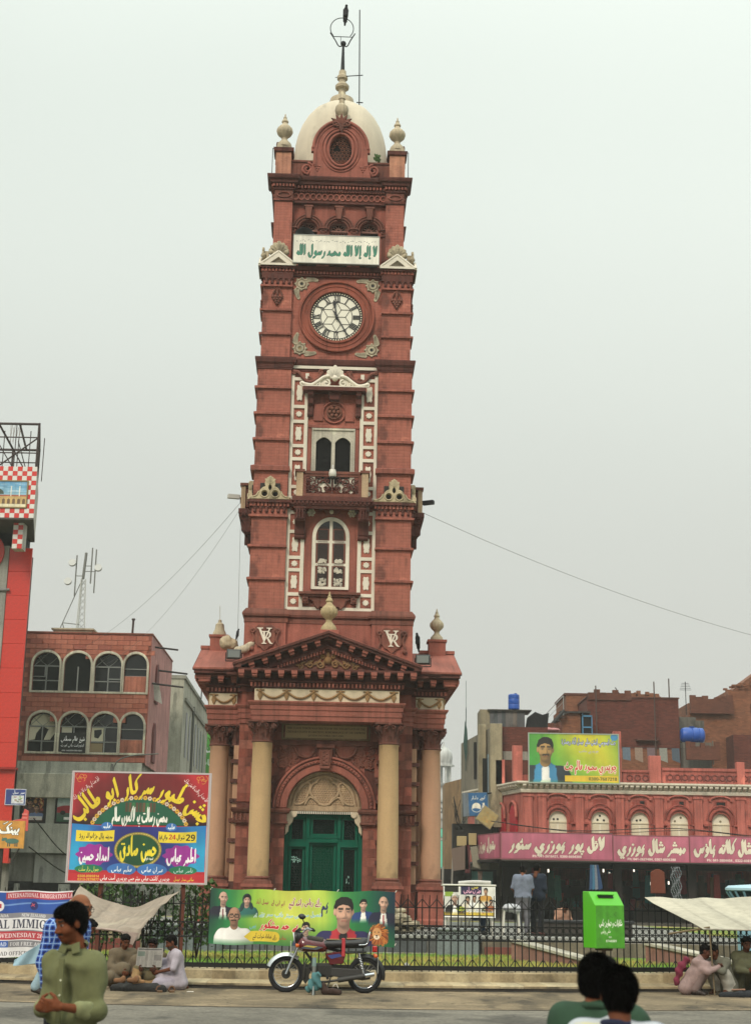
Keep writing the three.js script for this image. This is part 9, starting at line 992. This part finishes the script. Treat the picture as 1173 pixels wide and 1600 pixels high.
{
person({label:'man in brown clothes sitting under the left awning, looking down',pos:[-3.7,0,-23.05],turn:0.5,pitch:0.4,k:0.88,skin:'#5a3524',j:{...SIT,lk:[.16,.46,.26],la:[.14,.09,.34],lt:[.15,.04,.5]},top:{color:'#6f614c',kam:1},bot:{color:'#6a5c48',wide:.03}});
person({label:'man in a brown tunic sitting on the ground reading a newspaper',pos:[-3.22,0,-23.0],turn:-0.15,pitch:0.28,k:0.82,skin:'#4a2b1f',j:{...SIT,lw:[.17,.38,.34],rw:[-.17,.38,.34],rk:[-.2,.34,.3],ra:[-.2,.09,.5],rt:[-.24,.08,.62],lk:[.28,.16,.26]},top:{color:'#6a5f42',kam:1},bot:{color:'#9a7b52',wide:.035}});
const np=boardMat(256,192,(g,w,h)=>{g.fillStyle='#7d7870';g.fillRect(0,0,w,h);g.fillStyle='#59564f';for(let c=0;c<6;c++)for(let y=34;y<h - 8;y +=5)if(!(c<2&&y<90)&&!(c>3&&y>60&&y<130))g.fillRect(8 + c*41,y,34,2);g.fillStyle='#4c5a4e';g.fillRect(10,36,74,50);g.fillStyle='#5a5550';g.fillRect(176,66,70,60);g.fillStyle='#3d3b39';g.fillRect(14,8,w - 28,14);});
const n=thing('newspaper','open newspaper held up by the seated reader','newspaper',[-3.25,0.3,-22.7],-0.15);make('sheet',clothGeo(10,6,(u,v)=>[lerp(-.2,.2,u),.27*v + 0.03,.05 - .05*abs(u - .5)*2 - .06*v + .006*sin(u*15)]),np,n);
person({label:'man in a pale lilac tunic kneeling in profile beside the newspaper reader',pos:[-2.86,0,-22.85],turn:-1.25,pitch:0.35,k:0.88,skin:'#5d3727',beard:1,j:{...SIT,lk:[.14,.1,.32],rk:[-.16,.42,.2],ra:[-.12,.09,.3],rt:[-.13,.04,.44],la:[.08,.09,-.05],lt:[.07,.05,-.2],lw:[.1,.3,.32],rw:[-.08,.3,.36]},top:{color:'#b7aeb8',kam:1,sleeve:1},bot:{color:'#aea5b2',wide:.04}});
const shoe=(x,z,a,label)=>{const s=thing('sandal',label,'sandal',[x,0.008,z],a);make('sole',[ext([[-.04,-.12],[.03,-.12],[.045,0],[.05,.1],[.0,.13],[-.045,.1],[-.035,0]],.025,.005).rotateX(-PI / 2)],fabric('#6d5138'),s);make('strap',[tube([[-.045,.02,-.06],[-.02,.06,-.06],[.02,.06,-.06],[.045,.02,-.06]],.014,5),tube([[-.045,.02,.0],[-.02,.07,-.01],[.02,.07,-.01],[.045,.02,.0]],.014,5)],mat('#5a3d28'),s);};shoe(-3.02,-22.3,0.3,'brown sandal left of its pair on the road before the kneeling man');shoe(-2.84,-22.32,0.2,'brown sandal right of its pair on the road before the kneeling man');
const c=thing('ground_cloth','dark crumpled cloth spread on the road before the newspaper reader','cloth',[-3.4,0.012,-22.4]);make('cloth',setUV(sdf([[[-.3,.02,0],[.42,.02,.05],.06,.07],[[-.1,.03,.1],[.3,.05,-.12],.06],[[-.2,.05,-.1],[0,.06,-.16],.07]],.08,.02,{mod:(d,x,y,z)=>d + .02*(vnoise(x*14 + 5,z*14 + y*9 + 5)- .5)})),fabric('#23211f'),c);
const sb=thing('shoe_pile','small pile of tan shoes and soles on the dark cloth','shoes',[-3.42,0.06,-22.42]);const r=rng(3);for(let i=0;i<5;i++)make('shoe',setUV(sdf([[[0,.03,-.07],[0,.03,.05],.04,.034],[[0,.05,-.08],[0,.07,-.08],.034]],.03,.014)).rotateY(r()*6).translate(.5*(r()- .5),.03 + .05*r(),.2*(r()- .5)),fabric(['#8a6242','#a07850','#5a3d2a'][i % 3]),sb);
solo(make('paper_scrap',[ext([[0,0],[.1,.01],[.09,.06],[.01,.05]],.008).rotateX(-PI / 2).translate(-2.62,0.012,-22.3)],mat('#cfcac0')),'white paper scrap on the road right of the sandals','litter');
}
{
person({label:'man in a pink-grey tunic squatting with his back turned, dark pink scarf behind',pos:[5.1,0,-23.75],turn:1.2,pitch:0.35,k:0.86,skin:'#4f2f24',j:{...SQUAT,lh:[.1,.14,-.16],rh:[-.1,.14,-.16]},top:{color:'#a58c88',kam:1,amp:.009},bot:{color:'#8f7a76',wide:.03},shoe:'#2a1f1a'});
const sc=thing('scarf','dark pink scarf over the back of the squatting man','scarf',[4.98,0.1,-23.8]);make('cloth',setUV(sdf([[[-.02,.42,.06],[-.12,.3,.07],.05,.06],[[-.12,.3,.07],[-.2,.06,.08],.06,.04]],.05,.014,{mod:(d,x,y,z)=>d + .014*sin(x*30 + y*40)})),fabric('#7d2840'),sc);
person({label:'man in white trousers crouching behind the squatting man, face hidden',pos:[5.52,0,-23.85],turn:-0.9,pitch:0.4,k:0.86,skin:'#53301f',j:{...SQUAT,lk:[.16,.46,.16],rk:[-.16,.46,.16]},top:{color:'#6b6a5c',sleeve:1.6},bot:{color:'#c4c0b4',wide:.035}});
person({label:'man in an olive tunic sitting under the right awning facing the street',pos:[5.95,0,-24.0],turn:0.1,pitch:0.3,k:0.92,skin:'#4d2e20',j:{...SQUAT,lh:[.1,.2,-.2],rh:[-.1,.2,-.2],ls:[.17,.64,-.02],rs:[-.17,.64,-.02],n:[0,.71,.01],h:[0,.84,.07],lw:[.1,.4,.36],rw:[-.1,.4,.36]},top:{color:'#59593f',kam:1},bot:{color:'#4f4f3a',wide:.03}});
const g=thing('ground_cloth','dark cloth with small tools on the road before the men at right','cloth',[5.75,0.012,-23.35]);make('cloth',setUV(sdf([[[-.35,.02,0],[.5,.02,.03],.05,.06],[[-.1,.03,.06],[.3,.04,-.1],.05]],.08,.02,{mod:(d,x,y,z)=>d + .02*(vnoise(x*14 + 25,z*14 + y*9 + 5)- .5)})),fabric('#25282d'),g);make('tool',[bar([-.2,.1,.0],[.0,.11,.05],.014,5),bar([.1,.1,.02],[.3,.11,-.02],.016,5),cbox(.1,.05,.08,.008,.2,.12,.06)],mat('#8b6a58'),g);solo(make('card',[ext([[0,0],[.16,.02],[.17,.2],[.02,.2]],.006).rotateX(-.7).translate(6.02,.05,-23.2)],mat('#c99a8e')),'pink printed card standing on the ground at the right edge','card');
}
{
person({label:'man in a grey-blue shirt and grey trousers standing with his back turned on the platform',pos:[3.6,0.515,-35.3],turn:2.95,pitch:0.55,k:0.93,skin:'#6b4331',j:{h:[0,1.57,.09],n:[0,1.45,.02],le:[.26,1.15,.02],re:[-.24,1.15,.02],lw:[.22,1.05,.24],rw:[-.2,1.07,.24]},top:{color:'#7e8698',sleeve:0.9,collar:1,hem:.92},bot:{color:'#73737a'},shoe:'#8a8378'});
person({label:'man in dark navy clothes standing beside the grey-blue shirt on the platform',pos:[3.98,0.515,-35.75],turn:2.6,pitch:0.4,k:0.95,skin:'#5a3626',j:{lw:[.12,1.02,.26],rw:[-.12,1.02,.26]},top:{color:'#1f2a3a',sleeve:1.9,hem:.8},bot:{color:'#1c1e24'},shoe:'#6a3a30'});
const CH={lh:[.1,.5,-.04],rh:[-.1,.5,-.04],ls:[.17,.96,.0],rs:[-.17,.96,.0],n:[0,1.02,.02],h:[0,1.14,.08],lk:[.12,.5,.38],rk:[-.12,.5,.38],la:[.12,.09,.36],ra:[-.12,.09,.36],lt:[.13,.03,.5],rt:[-.13,.03,.5],le:[.24,.7,.08],re:[-.24,.7,.08],lw:[.14,.62,.3],rw:[-.14,.62,.3]};
person({label:'man in a blue denim jacket sitting behind the poster table, mostly hidden',pos:[2.62,0.515,-35.85],turn:0.5,pitch:0.5,k:0.9,skin:'#5f3a2a',j:CH,top:{color:'#34506e',sleeve:1.9},bot:{color:'#2a3a50'},shoe:'#15130f'});
person({label:'man in a peach shirt bending low behind the shop counter',pos:[5.0,0.2,-39.2],turn:0.4,pitch:0.9,k:0.9,skin:'#6a4432',j:{...CH,n:[0,.98,.1],h:[0,1.04,.2],ls:[.17,.92,.06],rs:[-.17,.92,.06]},top:{color:'#c99a80',sleeve:1},bot:{color:'#3a3028'},shoe:'#15130f'});
}
addBirds();
// ---------------------------------------------------------------- parked motorcycle
{
const M=thing('motorcycle','parked red and black motorcycle with chrome front mudguard beside the kerb','motorcycle',[-0.62,0,-22.75],0.06);M.scale.setScalar(0.965);
const chrome=metal('#c9ccd0',{roughness:0.16,metalness:1}),blk=mat('#111213',{roughness:0.45}),eng=metal('#3a3936',{roughness:0.6,metalness:0.7}),redP=paint('#560d14',{roughness:0.25,cls:1,clearcoat:0.7}),rub=mat('#17171a',{roughness:0.9});
const mp=(n,l,m,p=M)=>make(n,l,m,p),FX=-0.61,RX=0.6,WY=0.275;
const wheel=(x,name)=>{const W=mp(name,[torus(0.236,0.037,36,10).translate(x,WY,0)],rub);make('rim',[torus(0.2,0.016,36,6).translate(x,WY,0),lathe([[0.205,-0.025],[0.195,-0.012],[0.195,0.012],[0.205,0.025]],36).rotateX(PI / 2).translate(x,WY,0)],chrome,W);const s=[];for(let i=0;i<18;i++){const a=i / 18*TAU;s.push(bar([x + cos(a + 0.3)*0.05,WY + sin(a + 0.3)*0.05,(i % 2 - .5)*.06],[x + cos(a)*0.195,WY + sin(a)*0.195,0],0.0025,4));}make('spoke',s,metal('#9a9a98'),W);make('hub',[flat(new THREE.CylinderGeometry(0.07,0.07,0.11,18).rotateX(PI / 2).translate(x,WY,0))],eng,W);return W;};
wheel(FX,'front_wheel');wheel(RX,'rear_wheel');
const guard=(x,r,a0,a1,w,m,name)=>{const g=clothGeo(16,4,(u,v)=>{const a=lerp(a0,a1,u),k=(v - 0.5)*2,R=r - 0.055*k*k;return[x + cos(a)*R,WY + sin(a)*R,-k*w];},0.004);mp(name,g,m);};guard(FX,0.325,2.75,0.9,0.07,metal('#d9dbdd',{roughness:0.28,metalness:0.9}),'front_mudguard');guard(RX,0.32,1.9,-0.25,0.06,blk,'rear_mudguard');
for(const z of[-0.075,0.075])mp('fork',[bar([FX,WY,z],[FX + 0.2,0.74,z],0.018,8),bar([FX,WY,z],[FX + 0.1,0.52,z],0.025,8)],z>0?chrome:eng);
mp('frame',[bar([FX + 0.22,0.7,0],[-0.12,0.34,0],0.02,8),bar([FX + 0.22,0.76,0],[0.3,0.6,0],0.022,8),bar([0.3,0.6,0.08],[0.62,0.62,0.09],0.016,6),bar([0.3,0.6,-0.08],[0.62,0.62,-0.09],0.016,6),bar([-0.12,0.3,0],[0.2,0.3,0],0.02,8),bar([0.2,0.3,0.05],[RX,WY,0.085],0.018,6),bar([0.2,0.3,-0.05],[RX,WY,-0.085],0.018,6)],blk);
for(const z of[-0.12,0.12])mp('shock_absorber',[bar([RX - 0.02,WY,z],[RX - 0.1,0.6,z],0.016,8),tube(Array.from({length:40},(_,i)=>[RX - 0.035 - 0.05*i / 40 + cos(i*.8)*.028,WY + 0.09 + 0.18*i / 40,z + sin(i*.8)*.028]),0.006,4,80)],chrome);
mp('fuel_tank',setUV(sdf([[[-0.36,0.74,0],[-0.06,0.72,0],0.1,0.085],[[-0.34,0.7,0.04],[-0.06,0.68,0.04],0.085,0.07],[[-0.34,0.7,-0.04],[-0.06,0.68,-0.04],0.085,0.07]],0.06,0.014)),redP);mp('tank_decal',[ext([[-0.4,0.66],[-0.16,0.64],[-0.05,0.68],[-0.3,0.72]],0.006).translate(0,0,0.122)],mat('#4a4f58'));mp('tank_stripe',[ext([[-0.36,0.69],[-0.2,0.67],[-0.14,0.69],[-0.3,0.705]],0.006).translate(0,0,0.127)],mat('#b5a24a'));mp('fuel_cap',[cyl(0.035,0.035,0.025,-0.2,0.815,0,14)],chrome);mp('tank_cover',setUV(sdf([[[-0.28,0.8,0],[-0.08,0.78,0],0.05,0.05],[[-0.28,0.79,0.06],[-0.08,0.77,0.06],0.035]],0.04,0.014)),fabric('#3f3a34'));
for(const z of[1,-1]){mp('side_panel',[ext([[-0.02,0.58],[0.22,0.62],[0.3,0.58],[0.26,0.44],[0.06,0.42]],0.03,0.008).translate(0,0,z>0?0.07:-0.1)],redP);mp('side_stripe',[ext([[0.02,0.56],[0.2,0.59],[0.24,0.55],[0.08,0.51]],0.006).translate(0,0,z>0?0.1:-0.107)],mat('#34407a'));}
mp('seat',setUV(sdf([[[-0.02,0.72,0.04],[0.56,0.74,0.05],0.062,0.068],[[-0.02,0.72,-0.04],[0.56,0.74,-0.05],0.062,0.068],[[0.5,0.77,0],[0.6,0.77,0],0.06]],0.05,0.014)),mat('#141416',{roughness:0.4}));mp('seat_patch',[cbox(0.2,0.012,0.13,0.004,0.1,0.795,0),cbox(0.22,0.012,0.14,0.004,0.42,0.812,0)],fabric('#a08656'));mp('seat_strap',[bx(0.235,0.285,0.55,0.8,0.1,0.118),bx(0.235,0.285,0.8,0.812,-0.11,0.118),bx(0.235,0.285,0.55,0.8,-0.118,-0.1)],mat('#a8343a'));
mp('engine',[cbox(0.26,0.2,0.2,0.03,-0.02,0.34,0),flat(new THREE.CylinderGeometry(0.085,0.085,0.24,18).rotateX(PI / 2).translate(0.04,0.33,0)),bar([-0.12,0.36,0],[-0.26,0.38,0],0.06,12)],eng);{const f=[];for(let i=0;i<8;i++)f.push(flat(new THREE.CylinderGeometry(0.08,0.08,0.008,14).rotateZ(PI / 2).translate(-0.13 - i*0.018,0.365,0)));mp('cooling_fin',f,eng);}
mp('exhaust',[tube([[-0.24,0.35,0.06],[-0.28,0.22,0.08],[-0.1,0.17,0.1],[0.2,0.2,0.12]],0.018,8),bar([0.18,0.2,0.13],[0.6,0.27,0.14],0.04,14,0.038)],mat('#2c2b29',{roughness:0.6}));mp('exhaust_tip',[bar([0.6,0.27,0.14],[0.74,0.295,0.14],0.036,14,0.03)],chrome);mp('chain_cover',[ext([[0.06,0.26],[0.56,0.2],[0.68,0.22],[0.7,0.32],[0.6,0.36],[0.08,0.38]],0.04,0.012).translate(0,0,0.09)],mat('#2e2c2a',{roughness:0.7}));
mp('leg_guard',[tube([[-0.3,0.5,0.06],[-0.33,0.42,0.24],[-0.33,0.24,0.26],[-0.28,0.2,0.06]],0.012,6),ext([[-0.36,0.4],[-0.26,0.38],[-0.26,0.22],[-0.31,0.14],[-0.37,0.22]],0.02,0.006).translate(0,0,0.22)],mat('#26241f'));mp('footrest',[bar([0.02,0.24,0.1],[0.02,0.24,0.3],0.014,6),bar([0.02,0.24,0.22],[0.02,0.24,0.31],0.024,8)],rub);mp('stand',[bar([0.08,0.26,0.08],[0.0,0.01,0.2],0.012,6),bar([-0.04,0.012,0.2],[0.04,0.012,0.2],0.012,6)],eng);
mp('handlebar',[tube([[-0.2,0.93,0.33],[-0.3,0.95,0.24],[-0.38,0.87,0.08],[-0.38,0.86,0],[-0.38,0.87,-0.08],[-0.3,0.95,-0.24],[-0.2,0.93,-0.33]],0.012,8,48)],chrome);for(const z of[-1,1]){mp('grip',[bar([-0.2,0.93,z*0.34],[-0.26,0.945,z*0.25],0.019,8)],rub);mp('lever',[bar([-0.29,0.94,z*0.25],[-0.26,0.91,z*0.36],0.006,5)],chrome);mp('mirror',[bar([-0.32,0.95,z*0.22],[-0.38,1.1,z*0.3],0.006,5),sph(0.055,-0.39,1.13,z*0.3,12,0.7)],blk);mp('indicator',[bar([FX + 0.18,0.7,z*0.08],[FX + 0.17,0.7,z*0.15],0.01,5),sph(0.03,FX + 0.16,0.7,z*0.17,10)],paint('#c2571c',{roughness:0.25}));mp('indicator',[bar([0.74,0.56,z*0.07],[0.75,0.56,z*0.13],0.01,5),sph(0.03,0.76,0.56,z*0.15,10)],paint('#c2571c',{roughness:0.25}));}
mp('headlamp',[smooth(lathe([[0.0,0.06],[0.085,0.05],[0.09,0.0],[0.07,-0.06],[0,-0.1]].reverse(),20),30).rotateZ(PI / 2 + 0.15).translate(FX + 0.17,0.82,0)],blk);mp('headlamp_glass',[flat(new THREE.CylinderGeometry(0.078,0.078,0.014,18).rotateZ(PI / 2 + 0.15).translate(FX + 0.105,0.812,0))],mat('#c9cdd0',{roughness:0.1}));mp('instrument',[flat(new THREE.CylinderGeometry(0.05,0.05,0.05,14).rotateZ(0.6).translate(-0.44,0.92,0))],blk);mp('number_plate',[cbox(0.012,0.16,0.2,0.003,FX + 0.06,0.68,0)],mat('#a8aaa0'));
mp('tail_lamp',[cbox(0.07,0.09,0.12,0.015,0.75,0.66,0)],paint('#a51a1c',{roughness:0.2}));mp('grab_rail',[tube([[0.5,0.72,0.13],[0.62,0.74,0.13],[0.66,0.9,0.11],[0.67,0.92,0],[0.66,0.9,-0.11],[0.62,0.74,-0.13],[0.5,0.72,-0.13]],0.01,6,40)],chrome);mp('mud_flap',[cbox(0.012,0.24,0.14,0.003,0.8,0.42,0)],mat('#9a9a94'));mp('cable',[tube([[-0.3,0.94,0.2],[-0.46,0.9,0.12],[-0.4,0.72,0.05],[-0.3,0.6,0.04]],0.006,4),tube([[-0.3,0.94,-0.2],[-0.5,0.88,-0.1],[-0.42,0.7,-0.05],[-0.2,0.5,0]],0.006,4)],blk);
const P=thing('shoe_last','iron shoe last wrapped in a teal rag standing on the road before the motorcycle','tool',[-0.78,0,-22.3]);make('post',[bar([0,0,0],[0,0.52,-0.04],0.03,10),bar([0,0.0,0.16],[0,0.12,0.05],0.016,6)],metal('#7a7c78'),P);make('rag',setUV(sdf([[[-0.05,0.1,0.02],[0.03,0.28,0],0.06,0.05],[[0.06,0.12,0],[0.08,0.24,0],0.05,0.03]],0.05,0.012,{mod:(d,x,y,z)=>d + 0.014*sin(x*50 + y*40 + z*30)})),fabric('#4d7d80'),P);make('top_rag',[cyl(0.035,0.03,0.12,0,0.4,-0.03,10)],fabric('#8aa3a0'),P);
const S=thing('old_shoes','worn brown shoe lying beside the teal rag','shoe',[-0.5,0.0,-22.3],1.3);make('shoe',setUV(sdf([[[0,0.05,-0.12],[0,0.045,0.1],0.05,0.04],[[0,0.08,-0.13],[0,0.13,-0.14],0.045],[[-0.03,0.06,0],[0.12,0.05,0.02],0.04]],0.04,0.012)),fabric('#3d2a22'),S);make('lace',[tube([[0,0.12,0],[0.05,0.16,0.03],[0.02,0.1,0.08]],0.006,4)],mat('#b9b3a8'),S);
solo(make('litter',[sph(0.05,0.62,0.31,-24.3,8,1.5)],fabric('#c9c9c2')),'white crumpled litter on the lawn behind the railing','litter');
}
renderer.render(scene,camera);
